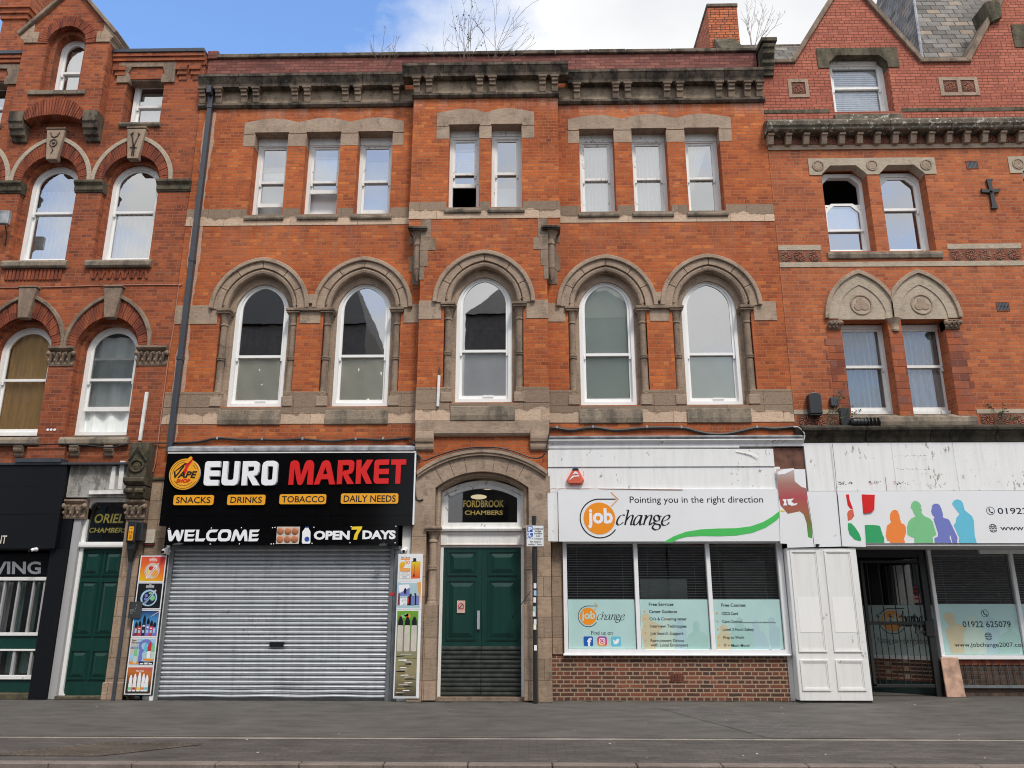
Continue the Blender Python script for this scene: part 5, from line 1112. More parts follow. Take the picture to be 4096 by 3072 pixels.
a = at('R2', -138, 1492, -.4); b2 = at('R2', 228, 1232, -.4); m_ = MB().use('egg_box').box(a[0], b2[0], -.404, -.399, a[1], b2[1]).use('egg')
for x, y in ((-66, 1298), (46, 1299), (155, 1300), (-74, 1421), (38, 1421), (145, 1419)):
    c = at('R2', x, y, -.4); m_.blob(c[0], -.405, c[1], .066, .02, .068, 16, 8)
m_.build('egg_picture', None, bn, smooth=True)
m_ = MB().use('letter_white').fill([zp('R2', [(312, 1240), (355, 1240), (358, 1258), (385, 1310), (383, 1470), (370, 1488), (265, 1488), (255, 1470), (262, 1310), (300, 1258)], -.4)], -.405, -.399).use('blue_label').fill([zp('R2', [(310, 1232), (357, 1232), (357, 1250), (310, 1250)], -.4)], -.4065)
c = at('R2', 332, 1420, -.4); m_.disc(c[0], c[1], .046, .046, -.4065); m_.build('bottle_picture', None, bn)
m_ = MB()
for zn, pl in (('R1', ((145, 1320), (813, 1313), (1287, 1308), (1778, 1308), (1817, 1303), (795, 1566), (1255, 1564), (1757, 1565), (1795, 1563))), ('R2', ((436, 1242), (997, 1232), (1672, 1227), (407, 1484), (980, 1475), (1488, 1480), (1660, 1477)))):
    for x, y in pl: c = at(zn, x, y, -.4); m_.blob(c[0], -.402, c[1], .012, .008, .012, 8, 4)
m_.build('screw', 'letter_white', bn)
for zn, q, lab in (('R1', (215, 1543, 350, 1592), 'small black floodlight under the left end of the welcome banner'), ('R2', (1425, 1478, 1540, 1530), 'small black floodlight under the right end of the welcome banner')):
    a = at(zn, q[0], q[3], -.5); b2 = at(zn, q[2], q[1], -.5); f_ = thing('floodlight', lab, 'floodlight', ((a[0] + b2[0]) / 2, -.4, a[1]), 'floodlights on the banner')
    MB().prismx([(-.44, a[1] + .02), (-.56, a[1]), (-.56, b2[1] - .03), (-.44, b2[1])], a[0], b2[0]).build('housing', 'black_plastic', f_, bevel=.004)
    MB().face([(a[0] + .012, -.562, a[1] + .008), (b2[0] - .012, -.562, a[1] + .008), (b2[0] - .012, -.562, b2[1] - .038), (a[0] + .012, -.562, b2[1] - .038)]).build('lens', 'panel_steel', f_); MB().box((a[0] + b2[0]) / 2 - .02, (a[0] + b2[0]) / 2 + .02, -.45, -.39, b2[1] - .03, b2[1] + .02).build('bracket', 'black_plastic', f_)
# roller shutter
rs = thing('roller_shutter', 'closed corrugated steel roller shutter across the grocer shop', 'roller shutter', (-4.62, -.1, 0))
m_ = MB(); prof = []; p = .0785; n = 34
for k in range(n):
    z = .03 + k * p
    prof += [(-.085, z), (-.10, z + .006)] + [(-.10 - .026 * math.sin(math.pi * j / 6), z + .008 + (p - .018) * j / 6) for j in range(1, 7)] + [(-.085, z + p - .004)]
r_ = random.Random(8); nx = 26; xs_ = [-6.675 + 4.1 * k / nx for k in range(nx + 1)]
wob = [[r_.uniform(-.004, .004) for _ in range(nx + 1)] for _ in range(n)]
def dent(x, z, k, i):
    d_ = .05 * math.exp(-((x + 4.45) / .28) ** 2 - ((z - .16) / .12) ** 2) + .03 * math.exp(-((x + 3.2) / .4) ** 2 - ((z - .08) / .09) ** 2) - .02 * math.exp(-((x + 5.6) / .5) ** 2 - ((z - 1.1) / .3) ** 2)
    return wob[k][i] + d_
vs = [(x, y + dent(x, z, min(j // 9, n - 1), i), z + (.012 * math.sin(x * 5) * math.exp(-z / .12))) for j, (y, z) in enumerate(prof) for i, x in enumerate(xs_)]
m_.use('steel').add(vs, [(j * (nx + 1) + i, j * (nx + 1) + i + 1, (j + 1) * (nx + 1) + i + 1, (j + 1) * (nx + 1) + i) for j in range(len(prof) - 1) for i in range(nx)]).use('guide_steel'); m_.mi = [1 if ((q_ // nx) % 9) in (0, 8) else 0 for q_ in range(len(m_.f))]; m_.build('curtain', None, rs, smooth=True)
MB().box(-6.745, -6.677, -.16, -.02, 0, 2.70).build('guide', 'guide_steel', rs, bevel=.004); MB().box(-2.573, -2.50, -.16, -.02, 0, 2.70).box(-2.497, -2.355, -.15, -.02, 0, 2.72).build('guide', 'guide_steel', rs, bevel=.004)
MB().box(-6.72, -2.40, -.17, -.0, 2.665, 2.727).build('hood', 'guide_steel', rs); MB().box(-6.67, -2.58, -.125, -.08, .0, .045).build('bottom_bar', 'panel_steel', rs)
a = at('L', 613, 875, -.12); b2 = at('L', 707, 845, -.12); MB().box(a[0], b2[0], -.142, -.09, a[1], b2[1]).build('letter_slot', 'ink_black', rs)
a = at('L', 1392, 541, -.16); b2 = at('L', 1422, 522, -.16); MB().box(a[0], b2[0], -.163, -.155, a[1], b2[1]).build('sticker', 'red_print', rs)
for zn, x, y, dx, lab in (('R3', 925, 130, .03, 'white dome camera over the stack of five posters'), ('R5', 295, 125, -.04, 'white bullet camera over the white poster board'), ('S1', 427, 1395, .02, 'white camera under the black fascia at the far left')):
    Y = -.26 if zn != 'S1' else -.3; c = at(zn, x, y, Y); rs_ = .5 if zn == 'S1' else .85; k = thing('security_camera', lab, 'camera', (c[0], Y + .08, c[1]), 'security cameras')
    MB().blob(c[0], Y, c[1], .065 * rs_, .065 * rs_, .06 * rs_, 14, 8).build('dome', 'white_pvc', k, smooth=True); MB().tube([(c[0] + .02, Y + .1, c[1] + .02), (c[0] + .01, Y - .0, c[1] + .01)], [.075 * rs_, .06 * rs_], 14).build('base', 'white_pvc', k, smooth=True)
    MB().tube([(c[0] - dx * .3, Y - .05, c[1] - .012), (c[0] - dx * .5, Y - .075, c[1] - .02)], .028, 12).build('lens', 'lens_dark', k)

# posters: a black backing board with five on the left of the shutter
pb = tag(MB().box(-7.305, -6.755, -.19, .0, .085, 2.56).build('backing_board', 'black_plastic'), 'tall black backing board behind the column of five posters', 'board')
def poster(label, x0, x1, z0, z1, y, bgm, border=.02):
    t_ = thing('poster', label, 'poster', ((x0 + x1) / 2, y, z0), 'vape posters beside the shutter')
    MB().box(x0, x1, y - .006, y, z0, z1).build('board', 'sign_white', t_)
    m_ = MB().use(bgm); m_.face([(x0 + border, y - .008, z0 + border), (x1 - border, y - .008, z0 + border), (x1 - border, y - .008, z1 - border), (x0 + border, y - .008, z1 - border)])
    return t_, m_
Yp = -.19; x0, x1 = -7.275, -6.785
def bottle(m_, x, z, w_, h, cap, body, y, nozzle=True, capf=.42):
    m_.use(body).fill([rrect(x - w_ / 2, x + w_ / 2, z, z + h * (1 - capf), w_ * .18, 2)], y)
    m_.use(cap).fill([[(x - w_ * .44, z + h * (1 - capf)), (x + w_ * .44, z + h * (1 - capf)), (x + w_ * .44, z + h * (1 - capf * .5)), (x + w_ * .14, z + h), (x - w_ * .14, z + h), (x - w_ * .44, z + h * (1 - capf * .5))]], y - .0004)
def device(m_, x, z, L_, w_, ang, body, tip, y, mid=None):
    d = (math.cos(ang), math.sin(ang)); n_ = (-d[1], d[0]); P_ = lambda u, v: (x + d[0] * u + n_[0] * v, z + d[1] * u + n_[1] * v)
    m_.use(body).fill([[P_(-L_ / 2, -w_ / 2), P_(L_ / 2, -w_ / 2), P_(L_ / 2, w_ / 2), P_(-L_ / 2, w_ / 2)]], y)
    m_.use(tip).fill([[P_(L_ / 2 - L_ * .12, -w_ * .55), P_(L_ / 2 + .02, -w_ * .4), P_(L_ / 2 + .02, w_ * .4), P_(L_ / 2 - L_ * .12, w_ * .55)]], y - .0005)
    m_.use(mid or 'ink_black').fill([[P_(-L_ * .4, -w_ * .12), P_(L_ * .3, -w_ * .12), P_(L_ * .3, w_ * .2), P_(-L_ * .4, w_ * .2)]], y - .001)
grad('sunset', [(0, (.80, .50, .01)), (.45, (.80, .16, .02)), (1, (.62, .01, .06))], (.35, 0, 1), .35 * x0 + 2.1, .35 * x1 + 2.55)
grad('ice', [(0, (.25, .05, .25)), (.35, (.10, .35, .55)), (.7, (.05, .22, .5)), (1, (.02, .03, .12))], (0, 0, 1), 1.09, 1.56)
grad('bokeh', [(0, (.02, .02, .02)), (.4, (.08, .05, .02)), (.75, (.55, .16, .03)), (1, (.5, .08, .13))], (0.15, 0, 1), .1 - 1.08, .58 - 1.02)
grad('yellow_red', [(0, (.75, .10, .02)), (.5, (.78, .30, .02)), (1, (.75, .62, .03))], (0, 0, 1), 2.15, 2.45)
t_, m_ = poster('orange and red gradient poster of a vape pen over a fruit bowl', x0, x1, 2.066, 2.549, Yp, 'sunset'); y = Yp - .0085; xm = -7.03
m_.use('letter_white').text('CRYSTAL', xm - .075, 2.455, xm + .075, 2.483, y, bold=.04).ribbon([(xm - .08, 2.492), (xm + .08, 2.492)], [(xm - .08, 2.488), (xm + .08, 2.488)], y, y + .0003).ribbon([(xm - .08, 2.448), (xm + .08, 2.448)], [(xm - .08, 2.444), (xm + .08, 2.444)], y, y + .0003).fill([[(xm - .015, 2.498), (xm + .015, 2.498), (xm + .02, 2.512), (xm, 2.505), (xm - .02, 2.512)]], y)
m_.use('pink_faded').disc(xm, 2.27, .145, .145, y).use('cream').disc(xm, 2.265, .115, .12, y - .0003).use('red_print').disc(xm - .02, 2.315, .045, .04, y - .0006).use('bright_yellow').fill([[(xm - .10, 2.31), (xm - .075, 2.32), (xm - .06, 2.25), (xm - .04, 2.20), (xm - .09, 2.21)]], y - .0006).use('orange_pale').disc(xm + .05, 2.23, .07, .07, y - .0005)
device(m_, xm + .005, 2.265, .32, .036, R(52), 'letter_white', 'egg_box', y - .001, 'red_print'); m_.build('print', None, t_)
t_, m_ = poster('black poster of a vape pen over a bowl of dark berries', x0, x1, 1.576, 2.060, Yp, 'ink_black'); xm = -7.03
m_.use('letter_white').text('CRYSTAL', xm - .075, 1.968, xm + .075, 1.996, y, bold=.04).ribbon([(xm - .08, 2.004), (xm + .08, 2.004)], [(xm - .08, 2.0), (xm + .08, 2.0)], y, y + .0003).ribbon([(xm - .08, 1.962), (xm + .08, 1.962)], [(xm - .08, 1.958), (xm + .08, 1.958)], y, y + .0003).fill([[(xm - .015, 2.010), (xm + .015, 2.010), (xm + .02, 2.024), (xm, 2.017), (xm - .02, 2.024)]], y)
m_.use('pale_blue').disc(xm, 1.78, .155, .15, y).use('navy_cap').disc(xm + .005, 1.775, .125, .122, y - .0003).use('fig_green').disc(xm + .07, 1.78, .045, .05, y - .0006).disc(xm + .02, 1.865, .03, .02, y - .0006).use('fig_violet').disc(xm - .05, 1.82, .03, .03, y - .0006).disc(xm - .06, 1.76, .025, .025, y - .0006)
device(m_, xm + .01, 1.78, .32, .036, R(52), 'pale_blue', 'egg_box', y - .001); m_.build('print', None, t_)
t_, m_ = poster('blue and purple poster of a row of dropper bottles under a laser beam', x0, x1, 1.087, 1.570, Yp, 'ice')
for k, (dx, h) in enumerate(((-.17, .24), (-.105, .26), (-.03, .36), (.045, .31), (.11, .27), (.17, .24))):
    bottle(m_, -7.03 + dx, 1.11, .062, h, 'ink_black', ('maroon', 'red_print', 'navy_cap', 'fig_violet', 'red_print', 'fig_violet')[k], y, capf=.36)
    m_.use('pale_blue').fill([rect(-7.03 + dx - .018, -7.03 + dx + .018, 1.16, 1.21)], y - .0008).use('letter_white').fill([rect(-7.03 + dx - .02, -7.03 + dx + .02, 1.11 + h * .45, 1.11 + h * .52)], y - .0008)
m_.use('pink_faded').fill([[(-6.95, 1.44), (-6.806, 1.53), (-6.806, 1.545), (-6.95, 1.452)]], y); m_.build('print', None, t_)
t_, m_ = poster('pale blue poster of five small bottles with coloured pointed caps', x0, x1, .590, 1.081, Yp, 'pale_blue')
m_.use('egg_box').fill([rect(x0 + .02, -7.15, .8, 1.061)], y).use('fig_violet').disc(-6.98, .93, .13, .12, y).use('pale_blue').disc(-7.0, .93, .06, .06, y - .0003).use('ink_black').text('New', x0 + .03, 1.015, x0 + .115, 1.045, y - .001, bold=.015).text('Flavours', x0 + .03, .975, x0 + .19, 1.008, y - .001, bold=.015)
m_.use('sign_blue').fill([rect(x0 + .02, x0 + .16, .885, .918)], y - .0005).use('letter_white').text('IN STOCK!', x0 + .03, .892, x0 + .15, .911, y - .001)
m_.use('orange').disc(-7.15, .645, .11, .03, y - .0003).disc(-6.9, .70, .10, .025, y - .0003)
for dx, z, cp_, bd_ in ((-.12, .63, 'fig_green', 'film_pale'), (-.03, .635, 'fig_violet', 'fig_violet'), (.055, .71, 'fig_cyan', 'film_blue'), (.125, .715, 'red_print', 'letter_white'), (.19, .705, 'fig_green', 'film_pale')): bottle(m_, -7.03 + dx, z, .07, .28, cp_, bd_, y - .001, capf=.55)
m_.use('ink_black').fill([rect(-7.07, -6.806, .611, .665)], y - .0016).use('letter_white').text('Available in', -6.98, .645, -6.87, .66, y - .002)
for k in range(3): m_.fill([rrect(-7.05 + k * .08, -6.985 + k * .08, .616, .638, .01, 2)], y - .002)
m_.build('print', None, t_)
t_, m_ = poster('dark rainbow poster of five white bottles, lowest of its column', x0, x1, .100, .584, Yp, 'bokeh')
m_.use('letter_white').text('PRO MAX', -7.10, .49, -6.955, .512, y, bold=.03)
for k, (dx, h) in enumerate(((-.15, .28), (-.075, .30), (.005, .325), (.08, .30), (.145, .28))):
    bottle(m_, -7.03 + dx, .155, .066, h, 'letter_white', 'sign_white', y - .0004 * k, capf=.5); m_.use(('fig_green', 'red_print', 'bright_yellow', 'fig_orange', 'fig_cyan')[k]).fill([rect(-7.03 + dx - .03, -7.03 + dx + .03, .185, .225)], y - .0025)
m_.build('print', None, t_)
# white board of three posters on the right
Yq = -.315
qa = [at('R5', *v, Yq) for v in ((185, 197), (730, 197), (160, 800), (700, 800), (140, 1420))]; X0, X1, ZT = qa[0][0], qa[1][0], qa[0][1]
tag(MB().box(X0, X1, Yq, Yq + .02, .06, ZT).box(X0 + .02, -2.2, Yq + .02, -.2, .3, ZT - .1).build('poster_board', 'sign_white'), 'tall white poster board between the shutter and the stone doorway', 'board')
def qz(v): return at('R5', 400, v, Yq)[1]
t_, m_ = poster('white poster of an orange and yellow vape device with its box', X0 + .005, X1 - .005, qz(795), ZT - .005, Yq, 'sign_white'); y = Yq - .0085; g2 = lambda *v: at('R5', *v, Yq)
m_.use('ink_black').ztext('R5', 'HYOLA', 245, 260, 445, 288, y, bold=.02).use('yellow_red').fill([zp('R5', [(470, 365), (680, 362), (665, 740), (465, 745)], Yq)], y).use('ink_black').fill([zp('R5', [(515, 292), (582, 292), (580, 360), (620, 364), (475, 376), (515, 350)], Yq)], y - .0004).ztext('R5', 'ULTRA', 530, 430, 552, 640, y - .0008, bold=.0).fill([zp('R5', [(518, 645), (548, 645), (546, 705), (516, 705)], Yq)], y - .0008)
m_.use('orange').ztext('R5', '30', 322, 340, 440, 430, y, bold=.03).fill([zp('R5', [(240, 298), (450, 294), (448, 326), (238, 330)], Yq)], y).use('yellow_red').fill([zp('R5', [(245, 370), (330, 368), (325, 470), (215, 585), (212, 440)], Yq)], y).use('orange_pale').fill([zp('R5', [(215, 500), (455, 515), (450, 585), (212, 585)], Yq)], y - .0003).use('ink_black').ribbon(zp('R5', [(205, 592), (448, 590), (442, 748), (200, 750), (205, 592)], Yq), zp('R5', [(209, 597), (443, 595), (437, 743), (205, 745), (209, 597)], Yq), y, y + .0003)
for k, s_ in enumerate(('This product', 'contains nicotine', 'which is a highly', 'addictive', 'substance')): m_.ztext('R5', s_, (258, 230, 230, 272, 262)[k], 603 + 28 * k, (400, 428, 422, 372, 380)[k], 622 + 28 * k, y - .0004)
m_.build('print', None, t_)
t_, m_ = poster('light blue and purple poster of a vape box and two dark devices', X0 + .002, X1 - .012, qz(1418), qz(812), Yq, 'film_blue')
m_.use('pale_blue').fill([zp('R5', [(170, 830), (235, 828), (225, 1300), (145, 1370)], Yq)], y).use('orange_pale').fill([zp('R5', [(605, 825), (690, 822), (672, 1280), (640, 1130)], Yq)], y).use('letter_white').fill([zp('R5', [(200, 885), (420, 872), (440, 940), (220, 1060), (190, 960)], Yq)], y - .0003).use('fig_violet').fill([zp('R5', [(220, 1060), (440, 940), (432, 1120), (205, 1125)], Yq)], y - .0004).use('maroon').fill([zp('R5', [(190, 1050), (222, 1075), (215, 1335), (168, 1325)], Yq)], y - .0005).use('ink_black').fill([zp('R5', [(330, 955), (352, 955), (365, 985), (362, 1078), (308, 1078), (308, 990)], Yq)], y - .0007).use('letter_white').fill([zp('R5', [(222, 1182), (385, 1182), (378, 1330), (218, 1335)], Yq)], y - .0006)
m_.use('ink_black').fill([zp('R5', [(390, 1140), (430, 1130), (440, 1075), (482, 1075), (482, 1122), (548, 1128), (540, 1335), (378, 1335)], Yq)], y - .0008).fill([zp('R5', [(535, 1070), (580, 1068), (582, 1118), (640, 1125), (636, 1325), (545, 1330), (552, 1130)], Yq)], y - .0007).use('fig_violet').fill([zp('R5', [(470, 1135), (545, 1130), (538, 1325), (465, 1325)], Yq)], y - .001).fill([zp('R5', [(585, 1130), (636, 1128), (632, 1320), (580, 1322)], Yq)], y - .001).use('red_print').fill([zp('R5', [(385, 1160), (412, 1155), (420, 1230), (405, 1310), (380, 1310)], Yq)], y - .001).use('ink_black')
for k, s_ in enumerate(('This product', 'contains nicotine', 'which is a highly', 'addictive', 'substance')): m_.ztext('R5', s_, (272, 250, 250, 290, 278)[k], 1195 + 27 * k, (368, 370, 370, 356, 362)[k], 1213 + 27 * k, y - .001)
m_.build('print', None, t_)
grad('lawn', [(0, (.05, .045, .03)), (.3, (.30, .26, .14)), (.6, (.22, .24, .13)), (.8, (.09, .27, .03)), (1, (.16, .36, .04))], (0, 0, 1), .07, qz(1440))
t_, m_ = poster('long green poster of fruit and black capped bottles, lowest on the white board', X0 + .004, X1 - .03, .075, qz(1430), Yq, 'lawn')
c = at('L', 1510, 675, Yq); m_.use('orange').disc(c[0], c[1], .045, .045, y).use('fig_green').disc(c[0] - .08, c[1], .05, .03, y).disc(c[0] - .03, c[1] + .02, .04, .03, y).use('red_print').disc(c[0] - .14, c[1] - .02, .03, .03, y - .0003)
for k in range(3): xk = X0 + .09 + k * .125; bottle(m_, xk, .85, .10, .6, 'ink_black', 'egg_box', y - .001, capf=.25)
r_ = random.Random(4)
for k in range(22):
    z = .12 + k * .032; xa = X0 + .03 + r_.uniform(0, .18); m_.use(('ink_black', 'egg_box', 'letter_white', 'dry_leaf')[k % 4]).fill([[(xa, z), (xa + r_.uniform(.1, .22), z + r_.uniform(-.01, .01)), (xa + r_.uniform(.08, .2), z + .018), (xa + .01, z + .014)]], y - .0014 - .0002 * k)
m_.build('print', None, t_)
# small fittings left of the shutter
a = at('R3', 240, 1175, -.215); b2 = at('R3', 480, 1520, -.215)
it = thing('intercom', 'grey steel intercom panel fixed over the edge of the posters', 'intercom', ((a[0] + b2[0]) / 2 - .04, -.2, b2[1]))
MB().box(a[0] - .03, b2[0] - .05, -.225, -.10, b2[1], a[1]).build('plate', 'panel_steel', it, bevel=.004); m_ = MB()
for i in range(3):
    for j in range(4): m_.blob(a[0] + .01 + i * .022, -.226, b2[1] + .09 + j * .022, .006, .004, .006, 6, 4)
for i in range(6): m_.blob(a[0] + .085 + i * .005, -.226, b2[1] + .12 + i * .025, .006, .004, .005, 6, 4)
m_.build('button', 'steel', it)
mb = thing('cable_box', 'black cable termination box with yellow number label on a pole beside the green door', 'cable box', (-7.5, -.2, 0))
a = at('S3', 352, 1285, -.36); b2 = at('S3', 475, 1040, -.36)
MB().box(a[0], b2[0] + .10, -.30, -.10, a[1] + .02, b2[1] - .01).box(a[0] - .01, b2[0], -.36, -.301, a[1] - .01, b2[1] + .01).build('box', 'black_plastic', mb, bevel=.02); MB().box(a[0] + .005, b2[0] - .005, -.375, -.36, a[1] + .01, b2[1] - .01).build('lid', 'black_plastic', mb, bevel=.012)
c = at('S3', 372, 1262, -.38); d = at('S3', 446, 1103, -.38); lb = MB().box(c[0], d[0], -.38, -.374, c[1], d[1]).build('label_plate', 'amber', mb)
w_ = d[0] - c[0]; h = d[1] - c[1]; m_ = MB().text('16', c[0] + .2 * w_, c[1] + .50 * h, d[0] - .15 * w_, c[1] + .68 * h, -.3815, bold=.02).fill([[(c[0] + .2 * w_, c[1] + .85 * h), (c[0] + .5 * w_, c[1] + .87 * h), (c[0] + .8 * w_, c[1] + .9 * h), (c[0] + .55 * w_, c[1] + .82 * h)]], -.3815)
for k in range(5): m_.fill([rect(c[0] + .2 * w_, d[0] - .2 * w_, c[1] + (.12 + .065 * k) * h, c[1] + (.145 + .065 * k) * h)], -.3815)
m_.build('print', 'ink_black', lb)
m_ = MB(); e = at('S3', 428, 1310, -.25); m_.add([], []); m_.box(e[0] - .07, e[0] + .07, -.32, -.16, e[1] - .10, e[1] + .03); m_.add([(e[0] - .06, -.31, e[1] - .10), (e[0] + .06, -.31, e[1] - .10), (e[0] + .06, -.17, e[1] - .10), (e[0] - .06, -.17, e[1] - .10), (e[0] - .03, -.27, e[1] - .32), (e[0] + .03, -.27, e[1] - .32), (e[0] + .03, -.2, e[1] - .32), (e[0] - .03, -.2, e[1] - .32)], [(0, 1, 5, 4), (1, 2, 6, 5), (2, 3, 7, 6), (3, 0, 4, 7), (7, 6, 5, 4)])
m_.build('neck', 'black_iron', mb, bevel=.006); MB().tube([(e[0], -.235, e[1] - .3), (e[0] + .005, -.235, 1.2), (e[0], -.235, 0)], .034, 10).build('pipe', 'pipe_grey', mb, smooth=True)
a = at('S3', 527, 1305, -.06); b2 = at('S3', 700, 1137, -.06)
al = thing('alarm_box', 'faded cream alarm box on the stone pier beside the black sign', 'alarm box', ((a[0] + b2[0]) / 2, 0, a[1]))
MB().fill([rrect(a[0], b2[0] - .01, a[1] + .02, b2[1], .02)], -.07, 0.).build('cover', 'cream', al, bevel=.008); MB().box(a[0], b2[0] - .01, -.055, 0, a[1] - .02, a[1] + .018).build('base', 'maroon', al, bevel=.006)
xm = (a[0] + b2[0]) / 2; MB().text('SAS', a[0] + .03, b2[1] - .13, b2[0] - .04, b2[1] - .06, -.0715, bold=.03).text('ALARM', a[0] + .04, b2[1] - .19, b2[0] - .05, b2[1] - .165, -.0715).build('print', 'pink_faded', al)
tag(MB().box(-7.08, -6.98, -.10, .0, .0, .09).box(-7.08, -6.99, -.20, -.1, .02, .075).build('drain_shoe', 'black_plastic', bevel=.01), 'black square drain shoe on the pavement below the posters', 'drain shoe'); tag(MB().box(-6.975, -6.76, -.12, .1, 0, .082).build('kerb_block', 'white_pillar', bevel=.012), 'flaking white painted block at the foot of the steel guide', 'block')

# ================================================================== dark shop at the far left
Df = thing('shopfront', 'black painted shopfront with green lower panels at the left edge', 'shopfront', (-9.6, 0, 0))
m_ = MB()
for xa, xb in ((-16, -12.4), (-12.395, -10.27), (-10.265, -8.935)):
    for za_, zb_ in ((2.68, 3.32), (3.323, 3.86), (3.863, 4.278)): m_.box(xa, xb - .004, -.21 + (.012 if za_ > 3.8 else 0), .1, za_, zb_)
m_.build('fascia', 'black_fascia', Df, bevel=.004)
MB().box(-9.06, -8.735, -.12, .2, 0, 2.678).build('pilaster', 'black_fascia', Df, bevel=.006); MB().box(-8.93, -8.74, -.09, .1, 2.685, 3.24).build('pilaster', 'black_fascia', Df)
MB().box(-16, -9.06, .3, .4, 2.2, 2.68).box(-9.13, -9.06, .05, .4, 0, 2.2).build('surround', 'black_fascia', Df); MB().box(-16, -9.06, .9, 1.0, 0, 2.7).box(-16, -9.06, .3, .9, 2.62, 2.7).build('back_wall', 'interior', Df)
MB().text("NT", *at('S1', -52, 1310, -.214), *at('S1', 96, 1200, -.214), -.214, bold=.02).build('lettering', 'cream', Df)
MB().text('VING', *at('S2', -90, 294, .29), *at('S2', 428, 165, .29), .292, bold=.03, shear=-.12).build('lettering', 'letter_white', Df)
zz = lambda v: at('S2', 200, v, .1)[1]
MB().box(-16, -9.13, .06, .2, zz(358), zz(322)).box(-16, -9.16, .06, .2, zz(912), zz(880)).box(-16, -9.16, .07, .2, zz(1065), zz(1045)).box(-16, -9.16, .06, .2, zz(1350), zz(1310)).build('rail', 'white_pillar', Df, bevel=.005)
pnl = MB().box(-16, -9.16, .10, .2, zz(1044), zz(913)).box(-16, -9.16, .10, .2, zz(1480), zz(1351)).build('panel', 'green_door', Df)
MB().face([(-16, .15, zz(880)), (-9.13, .15, zz(880)), (-9.13, .15, zz(358)), (-16, .15, zz(358))]).build('pane', 'glass', Df); MB().face([(-16, .15, zz(1310)), (-9.16, .15, zz(1310)), (-9.16, .15, zz(1066)), (-16, .15, zz(1066))]).build('pane', 'glass', Df)
m_ = MB()
for x in (-9.99, -9.72, -9.43, -9.22): m_.box(x, x + .035, .09, .19, zz(880), zz(358))
for x in (-9.95, -9.60, -9.27): m_.box(x, x + .05, .09, .19, zz(1310), zz(1066))
m_.build('mullion', 'grey_post', Df, bevel=.004); MB().box(-16, -9.0, -.06, .25, 0, zz(1482)).build('sill', 'stone_moss', Df, bevel=.012)
for k, (x, w_) in enumerate(((-10.3, .34), (-9.86, .16), (-9.60, .17))): curtain('curtain', ('wide', 'narrow', 'short')[k] + ' pale folded sheet imitating striped reflections in the black shopfront, ' + ('at the picture edge', 'between two mullions', 'nearest the black pilaster')[k], x, x + w_, zz(1300), zz(370), .35, ('grey_cloth', 'film_green', 'film_green')[k], .02, 3)  # folded sheets added here to imitate striped reflections in the glass

# ================================================================== advice centre shopfront (white)
Jf = thing('shopfront', 'white painted shopfront with three wide windows over a low brick wall', 'shopfront', (2.7, 0, 0))
jx0, jx1 = .69, 4.70
m_ = MB(); m_.box(.66, .735, -.13, .02, .79, 2.80).box(4.655, 4.76, -.13, .02, .79, 2.80).box(.735, 4.655, -.13, .02, 2.765, 2.80)
m_.box(.735, 4.655, -.13, .02, .805, .875); m_.prismx([(.02, .765), (-.16, .765), (-.17, .78), (-.165, .80), (-.13, .805), (.02, .805)], .64, 4.74)
for x in (1.985, 3.33): m_.box(x, x + .075, -.125, .02, .875, 2.765)
jw = m_.build('window_frame', 'white_pvc', Jf, bevel=.006)
films = []
for xa, xb in ((.735, 1.985), (2.06, 3.33), (3.405, 4.655)):
    MB().box(xa, xb, -.066, -.06, .875, 2.765).build('pane', 'glass_shop', Jf); f_ = MB().box(xa + .012, xb - .012, -.072, -.067, .885, 1.752).build('window_film', 'film', Jf); films.append(f_)
MB().box(.44, 4.68, -.08, .12, -.02, .762).build('stall_riser', 'brick_low', Jf); MB().box(.445, .655, -.055, .1, .78, 2.8).build('pier', 'stone_ashlar', Jf, bevel=.012); MB().box(4.68, 4.77, -.06, .12, 0, .76).build('pier', 'white_pillar', Jf)
MB().box(.66, 4.75, .02, .1, 2.80, 4.5).build('backing', 'brown_board', Jf)
a = at('J', 780, 1100, -.09); b2 = at('J', 864, 1045, -.09); m_ = MB().use('terracotta').box(a[0], b2[0], -.092, -.07, a[1], b2[1]).use('ink_black')
for i in range(8):
    for j in range(5): x = a[0] + .02 + i * (b2[0] - a[0] - .04) / 7; z = a[1] + .025 + j * (b2[1] - a[1] - .05) / 4; m_.box(x - .007, x + .007, -.0935, -.09, z - .008, z + .008)
m_.build('air_brick', None, Jf)
m_ = MB(); m_.box(.66, 4.72, 1.6, 1.7, .0, 2.9); m_.box(.66, 4.72, .15, 1.6, .6, .62); m_.build('back_wall', 'interior', Jf)
MB().box(2.12, 3.0, .16, .18, 1.70, 2.12).build('inner_panel', 'sheet_white', Jf); MB().box(3.72, 4.5, .18, .2, 1.7, 2.45).build('inner_panel', 'paper_dim', Jf)  # white panel added to imitate the pale glow low in the middle window
def venetian(label, x0, x1, z0, z1, y, mat, pitch=.045, wd_=.028, tilt=.5, cords=(.15, .85)):
    t_ = thing('venetian_blind', label, 'blind', ((x0 + x1) / 2, y, z0), 'venetian blinds'); m_ = MB(); z = z0
    while z < z1 - .03:
        dy, dz = wd_ / 2 * math.cos(tilt), wd_ / 2 * math.sin(tilt); m_.add([(x0, y - dy, z - dz), (x1, y - dy, z - dz), (x1, y + dy, z + dz), (x0, y + dy, z + dz)], [(0, 1, 2, 3)]); z += pitch
    m_.build('slats', mat, t_); MB().box(x0, x1, y - .02, y + .02, z1 - .03, z1).build('head_rail', mat, t_)
    for c in cords: xx = x0 + (x1 - x0) * c; MB().tube([(xx, y - .02, z0), (xx, y - .02, z1)], .0025, 4).build('cord', mat, t_)
    return t_
venetian('dark slatted blind above the round logo film, first shop window from the stone doorway', .75, 1.97, 1.72, 2.74, .06, 'blind_dark')
